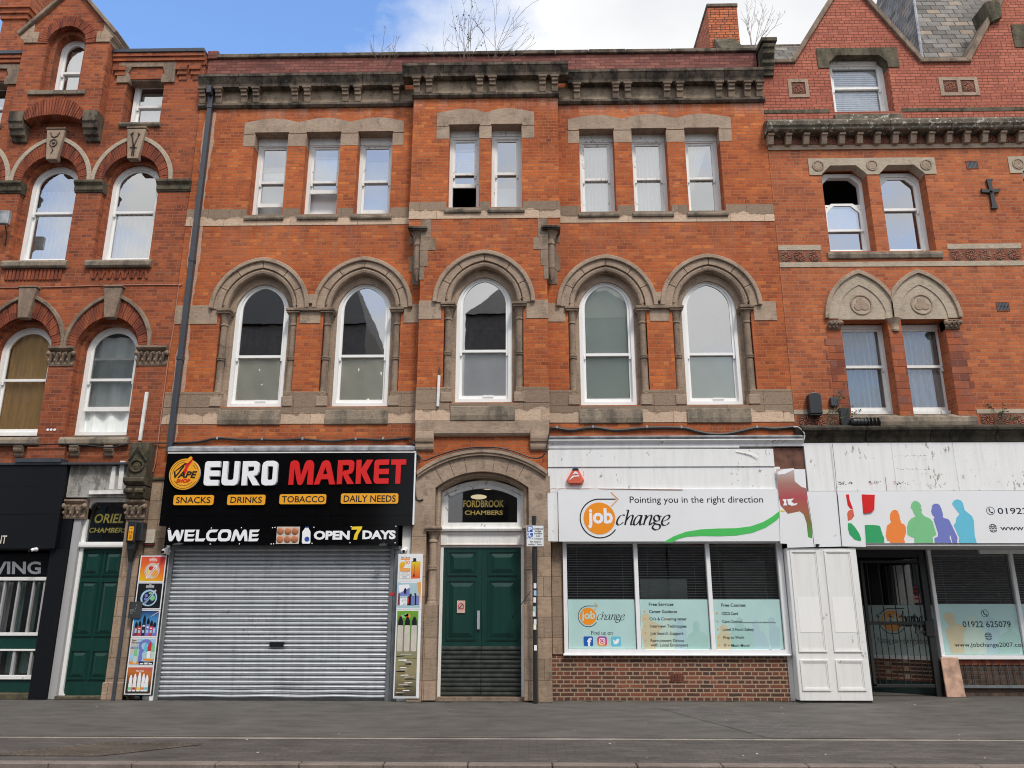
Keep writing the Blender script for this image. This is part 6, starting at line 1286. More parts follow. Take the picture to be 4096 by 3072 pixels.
venetian('dark slatted blind above the film listing services, middle shop window', 2.07, 3.32, 1.72, 2.74, .06, 'blind_dark')
venetian('dark slatted blind above the film listing courses, beside the white panelled pillar', 3.41, 4.64, 1.72, 2.74, .06, 'blind_dark')
YF = -.0735; ZN = lambda *v: at('R9', *v, YF)
def logo(m_, zone, cx, cy, r, Y, ext, ring_r, tip, colr='orange', jb=None, ch=None, arrow=None, dark='ink_black', jobcol='letter_white', wl=.010):
    c = at(zone, cx, cy, Y); R0 = at(zone, cx + r, cy, Y)[0] - c[0]; R1 = at(zone, cx + ring_r, cy, Y)[0] - c[0]
    m_.use(colr).disc(c[0], c[1], R0, R0, Y, n=36)
    A_ = [R(90 + (325 - 90) * k / 40) for k in range(41)]
    m_.use(dark).ribbon([(c[0] + ext, c[1] + R1 + wl)] + [(c[0] + (R1 + wl) * math.cos(t_), c[1] + (R1 + wl) * math.sin(t_)) for t_ in A_], [(c[0] + ext, c[1] + R1 - wl)] + [(c[0] + (R1 - wl) * math.cos(t_), c[1] + (R1 - wl) * math.sin(t_)) for t_ in A_], Y - .0005, Y)
    hx, hz = c[0] + ext + R1 * .17, c[1] + R1; k = R1 * .38
    for sgn in (1, -1): m_.use('orange_pale').prism([(hx, hz - wl * sgn * .2), (hx - k, hz + k * sgn), (hx - k - wl * 1.6, hz + (k - wl * .8) * sgn), (hx - wl * 2.6, hz - wl * sgn * .2)], Y - .0012, Y - .0004)
    j = [at(zone, *v, Y) for v in jb]; m_.use(jobcol).text('job', j[0][0], j[1][1], j[1][0], j[0][1], Y - .0016, bold=.035)
CH = [[[(1215, 850), (1195, 838), (1150, 850), (1110, 905), (1095, 960), (1115, 988), (1150, 985), (1195, 950)], [(1238, 768), (1275, 760)], [(1275, 762), (1248, 870), (1220, 990)], [(1235, 930), (1290, 860), (1330, 842), (1340, 870), (1312, 965), (1320, 988), (1345, 975)],
      [(1470, 850), (1430, 845), (1385, 880), (1355, 945), (1360, 985), (1390, 985), (1440, 930), (1475, 845)], [(1480, 842), (1448, 965), (1460, 988), (1490, 970)], [(1515, 850), (1545, 845), (1530, 900), (1505, 990)], [(1520, 930), (1570, 860), (1615, 842), (1625, 865), (1595, 965), (1605, 988), (1640, 955)],
      [(1748, 885), (1738, 920), (1705, 932), (1668, 915), (1662, 880), (1690, 845), (1725, 845), (1748, 885)], [(1738, 860), (1780, 855)], [(1690, 930), (1660, 955), (1690, 975), (1740, 985), (1758, 1015), (1730, 1055), (1680, 1062), (1640, 1035), (1655, 995), (1690, 972)],
      [(1790, 935), (1850, 915), (1895, 880), (1895, 845), (1865, 842), (1820, 870), (1785, 930), (1785, 975), (1815, 995), (1860, 985), (1895, 950)]]][0]
def change(m_, fn, Y, sc, mat='ink_black'):
    m_.use(mat)
    for i, st in enumerate(CH): m_.pen([fn(*q) for q in st], .0065 * sc, .030 * sc, R(20), Y - .0003 * i)
YS = -.322; sp_ = thing('shop_sign', 'wide white shop sign with orange disc logo and green swoosh above the three windows', 'shop sign', (2.85, -.31, 2.785))
sx0 = at('R6', 203, 700, YS)[0]; sz1 = at('R6', 700, 447, YS)[1]; sz0 = at('R6', 700, 1243, YS)[1]; sx1 = 5.02
MB().box(sx0, sx1, -.322, -.29, sz0, sz1).build('board', 'sign_white', sp_)
m_ = MB(); logo(m_, 'R6', 830, 890, 242, YS - .003, at('R6', 1085, 600, YS)[0] - at('R6', 830, 600, YS)[0], 293, None, jb=((645, 735), (1040, 1045))); m_.build('emblem', None, sp_)
m_ = MB(); change(m_, lambda x, y: at('R6', x, y, YS), YS - .003, 1.0); m_.build('lettering', None, sp_)
MB().ztext('G', 'Pointing you in the right direction', 518, 1556, 1378, 1613, YS - .003, bold=.0).build('lettering', 'ink_black', sp_)
g_ = [at('J', x, y, YS) for x, y in ((735, 195), (800, 158), (880, 128), (980, 112), (1080, 107), (1200, 105), (1300, 93), (1380, 65), (1440, 30), (1490, -10), (1498, 15), (1470, 52), (1400, 100), (1310, 135), (1210, 152), (1100, 157), (980, 155), (890, 160), (830, 175), (792, 197))]
MB().fill([g_], YS - .004, YS - .002).build('swoosh', 'swoosh_green', sp_)
# fascia joinery
m_ = MB(); m_.prismx([(.0, 4.70), (-.34, 4.685), (-.37, 4.70), (-.40, 4.74), (-.40, 4.77), (.0, 4.83)], .41, 5.29); m_.build('lead_flashing', 'lead', Jf, bevel=.006)
m_ = MB(); m_.prismx([(.0, 4.53), (-.31, 4.535), (-.32, 4.56), (-.315, 4.62), (-.35, 4.66), (-.385, 4.68), (-.385, 4.702), (.0, 4.70)], .41, 4.06); m_.prismx([(.0, 4.56), (-.315, 4.575), (-.315, 4.62), (-.35, 4.66), (-.385, 4.68), (-.385, 4.702), (.0, 4.70)], 4.06, 5.285); m_.build('cornice', 'white_board', Jf, bevel=.006)
MB().box(.40, 4.70, -.305, -.05, 4.185, 4.525).build('fascia_board', 'white_board', Jf, bevel=.006); MB().box(.40, 4.80, -.285, -.05, 3.70, 4.180).box(.385, .575, -.295, -.05, 2.79, 3.70).build('fascia_board', 'white_board', Jf, bevel=.004)
MB().box(.60, 5.26, -.26, -.02, 2.81, 3.7).build('fascia_board', 'white_board', Jf)
MB().box(4.71, 5.285, -.262, -.05, 4.14, 4.545).build('fascia_board', 'brown_board', Jf); MB().add([(4.0, -.32, 4.49), (4.28, -.33, 4.44), (4.4, -.34, 4.37), (4.385, -.345, 4.36), (4.24, -.335, 4.42), (3.98, -.325, 4.475)], [(0, 1, 2, 3, 4, 5)]).build('splinter', 'batten_wood', Jf)
# torn banner and hanging panels
tb = thing('torn_banner', 'torn remains of a maroon banner and bent white panels between the two white fascias', 'banner', (5.4, -.33, 2.67)); g = lambda pts, Y=-.325: zp('R7', pts, Y)
grad('torn_print', [(0, (.08, .32, .06)), (.2, (.20, .16, .05)), (.36, (.36, .12, .07)), (.55, (.42, .075, .085)), (.75, (.38, .18, .15)), (.88, (.46, .34, .30)), (1, (.62, .56, .53))], (0, 0, 1), 2.9, 4.17)
MB().fill([g([(222, 405), (620, 405), (640, 705), (700, 1050), (745, 1480), (375, 1490), (372, 1435), (280, 1430), (265, 900)])], -.335, -.328).build('sheet', 'sign_white', tb)
m_ = MB().use('torn_print').fill([g([(222, 400), (470, 395), (480, 570), (575, 650), (635, 665), (655, 850), (690, 1050), (715, 1190), (722, 1360), (665, 1340), (645, 1150), (605, 1030), (550, 985), (385, 1020), (345, 975), (285, 905), (262, 800)], -.336)], -.337)
m_.use('letter_white').fill([g([(310, 820), (365, 815), (362, 860), (375, 905), (320, 905), (335, 860)], -.338)], -.339).fill([g([(375, 820), (470, 808), (430, 850), (470, 880), (520, 870), (500, 900), (440, 910), (390, 890)], -.338)], -.339).fill([g([(240, 440), (340, 400), (470, 390), (470, 410), (340, 470), (245, 480)], -.338)], -.339)
m_.use('bright_yellow').fill([g([(290, 960), (345, 985), (320, 995), (280, 980)], -.338)], -.339); m_.build('print', None, tb)
MB().fill([g([(645, 712), (1060, 712), (1128, 1472), (750, 1480)])], -.328, -.322).build('panel', 'sign_white', tb); MB().fill([g([(1070, 712), (1405, 712), (1462, 1478), (1135, 1470)])], -.332, -.326).build('panel', 'sign_white', tb)
m_ = MB().use('letter_red').fill([g([(1185, 755), (1230, 752), (1240, 830), (1285, 950), (1250, 955), (1210, 900), (1200, 830)], -.333)], -.3345).use('red_alarm').fill([g([(1225, 975), (1285, 955), (1302, 1050), (1270, 1095), (1215, 1120), (1205, 1010)], -.333)], -.3345).use('fig_deep').fill([g([(1215, 1150), (1260, 1150), (1310, 1200), (1370, 1290), (1400, 1370), (1390, 1400), (1310, 1380), (1240, 1310), (1216, 1230)], -.333)], -.3345).use('fig_green').fill([g([(1010, 1345), (1055, 1300), (1045, 1322)], -.329)], -.3305)
m_.build('print', None, tb); MB().fill([g([(768, 1438), (820, 1440), (815, 1465), (788, 1480), (770, 1475)], -.33)], -.345, -.33).build('clip', 'ink_black', tb)
m_ = MB().use('ink_black')
for pts in ([(1000, 50), (1045, 480), (1065, 760), (1132, 1470)], [(640, 700), (700, 1050), (750, 1480)]): m_.tube([(at('R7', *q, -.336)[0], -.336, at('R7', *q, -.336)[1]) for q in pts], .004, 4)
m_.build('seam', None, tb)
# alarm on the white fascia
c = at('R6', 463, 260, -.33); ra = thing('alarm_box', 'faded red triangular alarm box with dark blue cap on the white fascia', 'alarm box', (c[0], -.285, c[1] - .16))
tri = zp('R6', [(415, 150), (515, 150), (602, 305), (560, 375), (375, 375), (325, 310)], -.33); tin = zp('R6', [(425, 165), (505, 165), (570, 320), (545, 345), (375, 345), (355, 320)], -.38)
m_ = MB(); n = len(tri); m_.add([(x, -.285, z) for x, z in tri] + [(x, -.345, z) for x, z in tri] + [(x, -.375, z) for x, z in tin], [[(i + 1) % n, i, n + i, n + (i + 1) % n] for i in range(n)] + [[n + (i + 1) % n, n + i, 2 * n + i, 2 * n + (i + 1) % n] for i in range(n)] + [list(range(2 * n, 3 * n))]); m_.build('cover', 'red_alarm', ra, bevel=.006)
MB().prism(zp('R6', [(412, 148), (430, 124), (500, 124), (516, 150), (505, 163), (425, 163)], -.36), -.372, -.285).build('beacon', 'navy_cap', ra, bevel=.006); MB().ztext('R6', 'A', 420, 172, 518, 218, -.378, bold=.05).fill([zp('R6', [(370, 300), (420, 240), (520, 232), (525, 250), (440, 255), (385, 300)], -.377)], -.378).build('print', 'letter_white', ra)
# film prints
m_ = MB(); logo(m_, 'R9', 271, 205, 80, YF, at('R9', 355, 105, YF)[0] - at('R9', 271, 105, YF)[0], 96, None, jb=((205, 155), (340, 255)), wl=.0055, jobcol='film_pale')
f6 = lambda x, y: at('R9', 358 + (x - 1095) * (620 - 358) / 805, 160 + (y - 760) * 105 / 305, YF); change(m_, f6, YF, .36)
m_.use('ink_navy').ztext('R9', 'Find us on', 300, 345, 505, 382, YF); ic = []
a = ZN(228, 492); b2 = ZN(317, 398); m_.use('sign_blue').fill([rrect(a[0], b2[0], a[1], b2[1], .025)], YF).use('letter_white').ztext('R9', 'f', 262, 412, 304, 492, YF - .001, bold=.04)
a = ZN(360, 492); b2 = ZN(450, 398); xm, zm = (a[0] + b2[0]) / 2, (a[1] + b2[1]) / 2; grad('insta', [(0, (.80, .45, .05)), (.4, (.70, .06, .10)), (1, (.24, .08, .45))], (.3, 0, 1), .3 * a[0] + a[1], .3 * b2[0] + b2[1]); m_.use('insta').fill([rrect(a[0], b2[0], a[1], b2[1], .04)], YF).use('letter_white')
h = (b2[0] - a[0]) / 2; m_.fill([rrect(xm - h * .65, xm + h * .65, zm - h * .65, zm + h * .65, .035), rrect(xm - h * .5, xm + h * .5, zm - h * .5, zm + h * .5, .025)], YF - .001).ribbon([(xm + h * .36 * math.cos(j * .3142), zm + h * .36 * math.sin(j * .3142)) for j in range(21)], [(xm + h * .24 * math.cos(j * .3142), zm + h * .24 * math.sin(j * .3142)) for j in range(21)], YF - .0015, YF - .001).disc(xm + h * .38, zm + h * .38, h * .07, h * .07, YF - .001)
a = ZN(493, 494); b2 = ZN(584, 400); m_.use('fig_cyan').fill([rrect(a[0], b2[0], a[1], b2[1], .025)], YF).use('letter_white').fill([zp('R9', [(508, 425), (522, 438), (540, 440), (545, 422), (560, 420), (566, 427), (572, 425), (568, 440), (560, 462), (535, 475), (510, 468), (522, 462), (512, 452), (516, 450), (509, 438)], YF)], YF - .001)
m_.build('print', None, films[0])
m_ = MB().use('film_sand').fill([zp('R9', [(785, 200), (815, 178), (850, 182), (865, 205), (868, 235), (885, 250), (940, 270), (975, 300), (985, 330), (945, 350), (925, 400), (918, 524), (820, 524), (800, 440), (790, 400), (785, 330), (812, 290), (790, 240)], YF)], YF - .0006).use('film_pale').fill([zp('R9', [(920, 524), (925, 400), (950, 345), (990, 300), (985, 225), (1020, 210), (1055, 225), (1050, 290), (1095, 330), (1110, 524)], YF)], YF - .0003).use('film_green').fill([zp('R9', [(1215, 528), (1210, 440), (1230, 390), (1280, 350), (1275, 290), (1290, 255), (1325, 252), (1342, 280), (1340, 340), (1395, 375), (1420, 420), (1430, 528)], YF)], YF - .0003).use('film_blue').fill([zp('R9', [(1115, 524), (1105, 400), (1125, 340), (1120, 270), (1145, 240), (1180, 255), (1190, 320), (1220, 350), (1208, 524)], YF)], YF - .0002)
for i, (s_, x0, x1, y) in enumerate((('Free Services', 855, 1090, 89), ('Career Guidance', 858, 1125, 159), ("Cv's & Covering letter", 861, 1217, 230), ('Interview Techniques', 865, 1215, 300), ('Job Search Support', 868, 1186, 369), ('Recruitment Drives', 872, 1192, 439), ('with Local Employers', 874, 1231, 482))):
    dsc = 8 if any(ch_ in s_ for ch_ in 'gqpy') else 0; m_.use('ink_navy').ztext('R9', s_, x0, y - 16, x1, y + 15 + dsc, YF - .0012, bold=.013)
    if 0 < i < 6: c = ZN(808 + i * 2.7, y - 2); m_.use('orange_pale').disc(c[0], c[1], .016, .016, YF - .0012, n=12)
m_.build('print', None, films[1])
m_ = MB().use('film_sand').fill([zp('R9', [(1510, 530), (1515, 400), (1545, 355), (1540, 300), (1575, 280), (1610, 300), (1612, 350), (1640, 380), (1645, 530)], YF)], YF - .0003).use('film_green').fill([zp('R9', [(1650, 530), (1640, 360), (1690, 300), (1690, 240), (1720, 212), (1760, 230), (1765, 290), (1820, 330), (1865, 400), (1860, 532)], YF)], YF - .0005).use('film_blue').fill([zp('R9', [(1868, 532), (1845, 380), (1850, 290), (1870, 240), (1900, 240), (1920, 290), (1915, 335), (1970, 370), (2010, 480), (2008, 532)], YF)], YF - .0004).fill([zp('R9', [(2040, 534), (2010, 380), (2010, 300), (1995, 240), (2030, 205), (2065, 225), (2070, 280), (2110, 320), (2120, 534)], YF)], YF - .0002)
for i, (s_, x0, x1, y) in enumerate((('Free Courses', 1552, 1783, 97), ('CSCS Card', 1556, 1710, 178), ('Care Course', 1562, 1746, 255), ('Level 2 Food Safety', 1568, 1864, 332), ('Prep to Work', 1573, 1772, 409), ('IT + Much More!', 1578, 1822, 486))):
    dsc = 8 if any(ch_ in s_ for ch_ in 'gqpy') else 0; m_.use('ink_navy').ztext('R9', s_, x0, y - 16, x1, y + 15 + dsc, YF - .0012, bold=.013)
    if i: c = ZN(1503 + i * 5.2, y - 2); m_.use('orange_pale').disc(c[0], c[1], .016, .016, YF - .0012, n=12)
m_.use('ink_navy').ztext('R9', 'including Emergency First Aid & Manual Handling', 1754, 256, 2072, 274, YF - .0012, bold=.01); m_.build('print', None, films[2])
# white panelled pillar
pl = tag(MB().box(4.775, 6.05, -.30, .15, .03, 2.665).build('panelled_pillar', 'white_pillar', bevel=.01), 'white timber pillar with four sunk panels between the shop windows and the gate', 'pillar', None)
MB().box(4.79, 6.04, -.27, .1, 0, .03).build('base', 'black_iron', pl)
for xa, xb in ((at('K', 200, 900, -.3)[0], at('K', 384, 900, -.3)[0]), (at('K', 428, 900, -.3)[0], at('K', 610, 900, -.3)[0])):
    for z0, z1 in ((.845, 2.62), (.20, .715)):
        m_ = MB(); m_.fill([rect(xa, xb, z0, z1), rect(xa + .028, xb - .028, z0 + .028, z1 - .028)], -.318, -.298); m_.fill([rect(xa + .01, xb - .01, z0 + .01, z1 - .01), rect(xa + .05, xb - .05, z0 + .05, z1 - .05)], -.308, -.297)
        m_.build('panel_moulding', 'white_pillar', pl, bevel=.003)
        if z0 > .5: MB().box(xa + .06, xb - .055, -.3035, -.299, 1.18, z1 - .83).build('patch', 'white_frame', pl)

# ================================================================== shopfront of the right building
Qf = thing('shopfront', 'white fascia shopfront with dark blinds and splayed entrance behind the black gate', 'shopfront', (10, 0, 0))
m_ = MB()
for xa, xb in ((5.29, 5.785), (5.788, 6.94), (6.943, 8.10), (8.103, 15.5)): m_.box(xa, xb, -.30, .1, 3.715, 4.64)
m_.build('fascia_board', 'white_board', Qf, bevel=.004); MB().box(5.29, 15.5, -.295, .1, 2.745, 3.712).build('fascia_board', 'white_board', Qf)
MB().box(6.08, 15.5, -.29, 2.4, 2.70, 2.742).build('soffit', 'grey_cloth', Qf)
MB().box(6.02, 6.08, .16, 2.4, 0, 2.70).box(6.08, 7.3, 2.3, 2.4, 0, 2.70).box(7.3, 15.5, 2.9, 3.0, 0, 2.70).build('back_wall', 'interior', Qf)
m_ = MB().use('cable_black')
for za_, xa, xb in ((4.38, 6.98, 7.6), (4.12, 6.98, 7.55)):
    for k in range(18): x = xa + (xb - xa) * k / 18 + rnd.uniform(0, .02); z = za_ + rnd.uniform(-.012, .012); m_.box(x, x + rnd.uniform(.005, .02), -.3015, -.3, z, z + rnd.uniform(.004, .012))
for xc in (5.98, 6.55, 7.02):
    for k in range(26): x = xc + rnd.uniform(-.13, .13); z = 3.855 + rnd.uniform(-.03, .035); m_.use('cable_black' if k % 4 else 'red_print').box(x, x + rnd.uniform(.006, .03), -.3015, -.3, z, z + rnd.uniform(.004, .014))
m_.use('maroon').box(6.747, 6.755, -.3015, -.3, 3.72, 3.98); m_.build('old_lettering', None, Qf)
Y8 = -.312; q8 = lambda pts, Y=Y8: zp('R8', pts, Y)
s8 = thing('shop_sign', 'white shop sign with coloured silhouettes of four people and a telephone number', 'shop sign', (10, -.3, 2.745))
MB().box(6.24, 15.5, -.312, -.30, 2.748, 3.708).build('board', 'sign_white', s8)
PEOPLE = (('fig_orange', [(158, 965), (150, 940), (112, 932), (88, 850), (105, 705), (125, 685), (162, 660), (168, 635), (152, 605), (155, 520), (185, 470), (230, 456), (270, 475), (298, 545), (308, 610), (320, 630), (320, 658), (370, 678), (395, 720), (400, 810), (368, 905), (386, 965)]),
          ('fig_green', [(528, 967), (524, 890), (480, 875), (422, 840), (416, 715), (435, 640), (480, 590), (545, 560), (520, 510), (495, 455), (492, 438), (470, 436), (478, 370), (510, 328), (545, 316), (590, 335), (620, 370), (638, 412), (622, 425), (648, 460), (634, 490), (640, 510), (680, 555), (765, 590), (808, 640), (866, 840), (805, 880), (822, 967)]),
          ('fig_violet', [(840, 967), (834, 890), (885, 872), (892, 820), (820, 595), (840, 575), (800, 530), (786, 485), (800, 395), (830, 366), (880, 362), (915, 385), (945, 450), (968, 530), (962, 570), (1000, 590), (1040, 595), (1065, 620), (1190, 880), (1185, 967), (1112, 967), (1082, 842), (1066, 880), (1100, 967)]),
          ('fig_cyan', [(1210, 968), (1215, 880), (1130, 695), (1162, 650), (1172, 580), (1225, 518), (1205, 505), (1105, 365), (1140, 310), (1190, 295), (1245, 315), (1275, 360), (1300, 460), (1345, 500), (1410, 550), (1440, 620), (1455, 860), (1486, 968)]))
for mat_, pts in PEOPLE: MB().fill([q8(pts)], Y8 - .003, Y8 - .001).build('silhouette', mat_, s8)
MB().fill([q8([(-215, 965), (-235, 700), (-215, 690), (-110, 690), (-20, 700), (0, 710), (45, 855), (62, 880), (66, 965)])], Y8 - .003, Y8 - .001).build('silhouette', 'fig_deep', s8)
MB().fill([zp('R7', [(1405, 752), (1595, 757), (1585, 780), (1580, 960), (1540, 1000), (1425, 1015)], -.334)], -.336, -.326).build('patch', 'letter_red', s8)
def phone(m_, zone, cx, cy, r, Y, mat='ink_navy'):
    c = at(zone, cx, cy, Y); r0 = at(zone, cx + r, cy, Y)[0] - c[0]; m_.use(mat).ribbon([(c[0] + r0 * math.cos(j * .2244), c[1] + r0 * math.sin(j * .2244)) for j in range(29)], [(c[0] + r0 * .88 * math.cos(j * .2244), c[1] + r0 * .88 * math.sin(j * .2244)) for j in range(29)], Y - .0006, Y)
    u = lambda x, z: (c[0] + r0 * x, c[1] + r0 * z); m_.fill([[u(-.42, .55), u(-.2, .6), u(-.05, .3), u(-.2, .2), u(-.1, -.1), u(.15, -.3), u(.3, -.2), u(.55, -.35), u(.5, -.6), u(.2, -.6), u(-.2, -.3), u(-.45, .15)]], Y - .0003)
def globe(m_, zone, cx, cy, r, Y, mat='ink_navy'):
    c = at(zone, cx, cy, Y); r0 = at(zone, cx + r, cy, Y)[0] - c[0]; m_.use(mat)
    for a0, a1 in ((25, 155), (205, 335)):
        A_ = [R(a0 + (a1 - a0) * k / 14) for k in range(15)]; m_.ribbon([(c[0] + r0 * math.cos(t_), c[1] + r0 * math.sin(t_)) for t_ in A_], [(c[0] + r0 * .86 * math.cos(t_), c[1] + r0 * .86 * math.sin(t_)) for t_ in A_], Y - .0006, Y)
        m_.ribbon([(c[0] + r0 * .5 * math.cos(t_), c[1] + r0 * .98 * math.sin(t_)) for t_ in A_], [(c[0] + r0 * .36 * math.cos(t_), c[1] + r0 * .92 * math.sin(t_)) for t_ in A_], Y - .0012, Y - .0007); s_ = 1 if a0 < 90 else -1
        m_.fill([rect(c[0] - r0 * .85, c[0] + r0 * .85, c[1] + min(s_ * .38, s_ * .5) * r0, c[1] + max(s_ * .38, s_ * .5) * r0)], Y - .0015)
    m_.text('www', c[0] - r0, c[1] - r0 * .2, c[0] + r0, c[1] + r0 * .2, Y - .0016, bold=.02)
m_ = MB(); phone(m_, 'R8', 1698, 473, 64, Y8 - .002); globe(m_, 'R8', 1737, 740, 64, Y8 - .002); m_.ztext('R8', '01922 625079', 1815, 425, 2890, 522, Y8 - .002, bold=.006).ztext('R8', 'www.jobchange2007.com', 1858, 690, 3560, 800, Y8 - .002, bold=.006); m_.build('lettering', None, s8)
# windows set back behind the fascia
YW = .8; w6 = lambda *v: at('S6', *v, YW)
zs = w6(1000, 1125)[1]; zft = w6(1200, 625)[1]; xl = w6(730, 300)[0]; 
mz = MB(); xm1 = at('S6', 1545, 400, YW)[0]
mz.box(xl - .03, xl + .04, YW - .06, YW + .06, zs, 2.70).box(xm1 - .03, xm1 + .04, YW - .06, YW + .06, zs, 2.70).box(xm1 + 1.55, xm1 + 1.62, YW - .06, YW + .06, zs, 2.70).box(xl - .04, 15.5, YW - .09, YW + .08, zs - .07, zs).box(xl + 1.0, 15.5, YW - .05, YW + .04, 2.62, 2.70); mz.build('window_frame', 'white_pvc', Qf, bevel=.006)
rfilm = []
for xa, xb in ((xl + .04, xm1 - .03), (xm1 + .04, xm1 + 1.55)):
    MB().box(xa, xb, YW + .0, YW + .006, zs, 2.70).build('pane', 'glass_shop', Qf); rfilm.append(MB().box(xa + .01, xb - .01, YW - .008, YW - .001, zs + .01, zft).build('window_film', 'film', Qf))
venetian('dark slatted blind above the telephone number film', xl + .05, xm1 - .04, zft - .03, 2.60, YW + .10, 'blind_dark'); venetian('dark slatted blind at the right edge beyond the telephone window', xm1 + .05, xm1 + 1.5, zft - .03, 2.60, YW + .10, 'blind_dark')
YP = YW - .0095; m_ = MB().use('film_sand').fill([zp('S6', [(935, 1108), (930, 1030), (890, 925), (885, 870), (920, 840), (870, 770), (862, 730), (885, 708), (935, 706), (970, 740), (980, 810), (1050, 830), (1100, 862), (1060, 895), (1065, 1108)], YP)], YP - .0006).use('film_pale').fill([zp('S6', [(1068, 1108), (1055, 920), (1090, 870), (1110, 850), (1100, 760), (1130, 735), (1170, 740), (1190, 780), (1185, 850), (1260, 890), (1290, 1108)], YP)], YP - .0003).use('film_blue').fill([zp('S6', [(1292, 1108), (1255, 980), (1290, 880), (1270, 790), (1300, 745), (1345, 760), (1360, 830), (1415, 890), (1395, 1108)], YP)], YP - .0002).use('film_green').fill([zp('S6', [(1396, 1108), (1398, 940), (1490, 890), (1480, 830), (1505, 790), (1530, 830), (1535, 890), (1600, 930), (1610, 1108)], YP)], YP - .0004)
phone(m_, 'S6', 1267, 715, 36, YP - .001); globe(m_, 'S6', 1302, 940, 36, YP - .001); m_.ztext('S6', '01922 625079', 1055, 792, 1515, 852, YP - .001, bold=.006).ztext('S6', 'www.jobchange2007.com', 975, 1000, 1668, 1056, YP - .001, bold=.006); m_.build('print', None, rfilm[0])
lw = MB(); lw.box(xl - .05, 15.5, YW - .02, YW + .2, -.02, zs - .075); lw.build('stall_riser', 'brick_dark', Qf); MB().box(xl - .05, 15.5, YW - .035, YW + .1, zs - .17, zs - .075).build('brick_course', 'brick_voussoir', Qf)
# splayed side of the entrance
A0 = Vector((6.25, 2.05)); A1 = Vector((xl - .035, YW + .02)); LN = (A1 - A0).length; du = (A1 - A0) / LN; dn = Vector((du.y, -du.x))
if dn.y > 0: dn = -dn
def splay(u, v, z): p_ = A0 + du * u + dn * v; return (p_.x, p_.y, z)
def smb(): b_ = MB(); b_.xf = lambda x, y, z: splay(x, -y, z); return b_
smb().box(0, LN, 0, .15, -.02, zs - .10).build('side_wall', 'brick_low', Qf); smb().box(0, LN, -.02, .15, zs - .10, zs - .03).build('sill', 'white_pillar', Qf); smb().box(0, LN, -.012, .0, 0, .24).build('skirting', 'panel_green', Qf)
sfl = smb().box(0, LN, -.004, .004, zs - .03, zft - .02).build('window_film', 'film_dim', Qf); smb().box(0, LN, .0, .006, zft - .02, 2.70).build('pane', 'glass_shop', Qf); smb().box(0, LN - .02, .03, .05, zft - .1, 2.7).build('inner_panel', 'interior', Qf)
def usp(x, y):                                # where the sight line through a pixel meets the splayed wall
    ox, oy, k = ZONE['S6']; a = (ox + x * k - 2048) / FPX; bb = -(oy + y * k - 1536) / FPX; d = _fw + a * _rt + bb * _up
    n2 = dn; s = ((A0.x - CAM[0]) * n2.x + (A0.y - CAM[1]) * n2.y) / (d.x * n2.x + d.y * n2.y); px_, py_, pz_ = CAM[0] + s * d.x, CAM[1] + s * d.y, CAM[2] + s * d.z
    return ((Vector((px_, py_)) - A0).dot(du), pz_)
m_ = smb(); a = usp(223, 985); b2 = usp(712, 1000); m_.use('ink_navy').text('Pointing you in the right direc', a[0], zs + .16, b2[0], zs + .30, -.006)
c = usp(360, 790); m_.use('orange_pale').disc(c[0], c[1], .2, .2, -.006, n=30); A_ = [R(80 + 250 * k / 30) for k in range(31)]; m_.use('ink_navy').ribbon([(c[0] + .26, c[1] + .248)] + [(c[0] + .25 * math.cos(t_), c[1] + .25 * math.sin(t_)) for t_ in A_], [(c[0] + .26, c[1] + .232)] + [(c[0] + .235 * math.cos(t_), c[1] + .235 * math.sin(t_)) for t_ in A_], -.0065, -.006)
m_.use('film_pale').text('job', c[0] - .17, c[1] - .09, c[0] + .17, c[1] + .12, -.0072, bold=.04); e = usp(430, 800); e2 = usp(660, 800)
m_.use('ink_black')
for i, st in enumerate(CH): m_.pen([(e[0] + (x - 1095) * (e2[0] - e[0]) / 805, c[1] - .10 + (990 - y) * .30 / 230) for x, y in st], .006, .022, R(20), -.0062 - .0003 * i)
m_.build('print', None, sfl)
nt = thing('notice', 'small red and white notice on the dark glass behind the gate', 'notice', (7.2, 1.0, 1.75)); a = usp(612, 612); b2 = usp(650, 532); m_ = smb(); m_.use('pink_faded').box(a[0] - .06, a[0] + .06, -.012, -.006, a[1], b2[1]).use('red_print')
for k in range(4): m_.box(a[0] - .045, a[0] + .04, -.0135, -.012, a[1] + .06 + k * .07, a[1] + .095 + k * .07)
m_.build('card', None, nt)
# orange sheet leaning on the low wall, plastic sheeting, railing
a = at('S6', 872, 1205, .55); b2 = at('S6', 1062, 1205, .55)
tag(MB().add([(a[0], .66, .70), (b2[0] - .03, .66, .70), (b2[0] - .03, .58, .0), (a[0] - .02, .58, .0), (a[0], .69, .70), (b2[0] - .03, .69, .70), (b2[0] - .03, .61, .0), (a[0] - .02, .61, .0)], [(3, 2, 1, 0), (4, 5, 6, 7), (0, 1, 5, 4), (1, 2, 6, 5), (2, 3, 7, 6), (3, 0, 4, 7)]).build('board', 'copper_sheet', bevel=.01), 'orange and silver board leaning on the dark low wall beside the gate', 'board')
g3 = .17; YG = .74
rl = thing('railing', 'low grey metal railing in front of the dark wall at the right edge', 'railing', (9.2, YG, 0)); MB().box(xl + .1, 15.5, YG - .02, YG + .02, g3 - .02, g3 + .03).build('rail', 'guide_steel', rl)
m_ = MB(); x = b2[0] + .12; proto = MB().tube([(0, 0, g3), (0, 0, .60)], .009, 5).build('bar', 'panel_steel', rl, org=(0, 0, 0)); proto.location = Vector((x, YG, 0)) - Vector(rl['_o'])
for k in range(1, 14): x += .13; dup(proto, (x, YG, 0), rl)
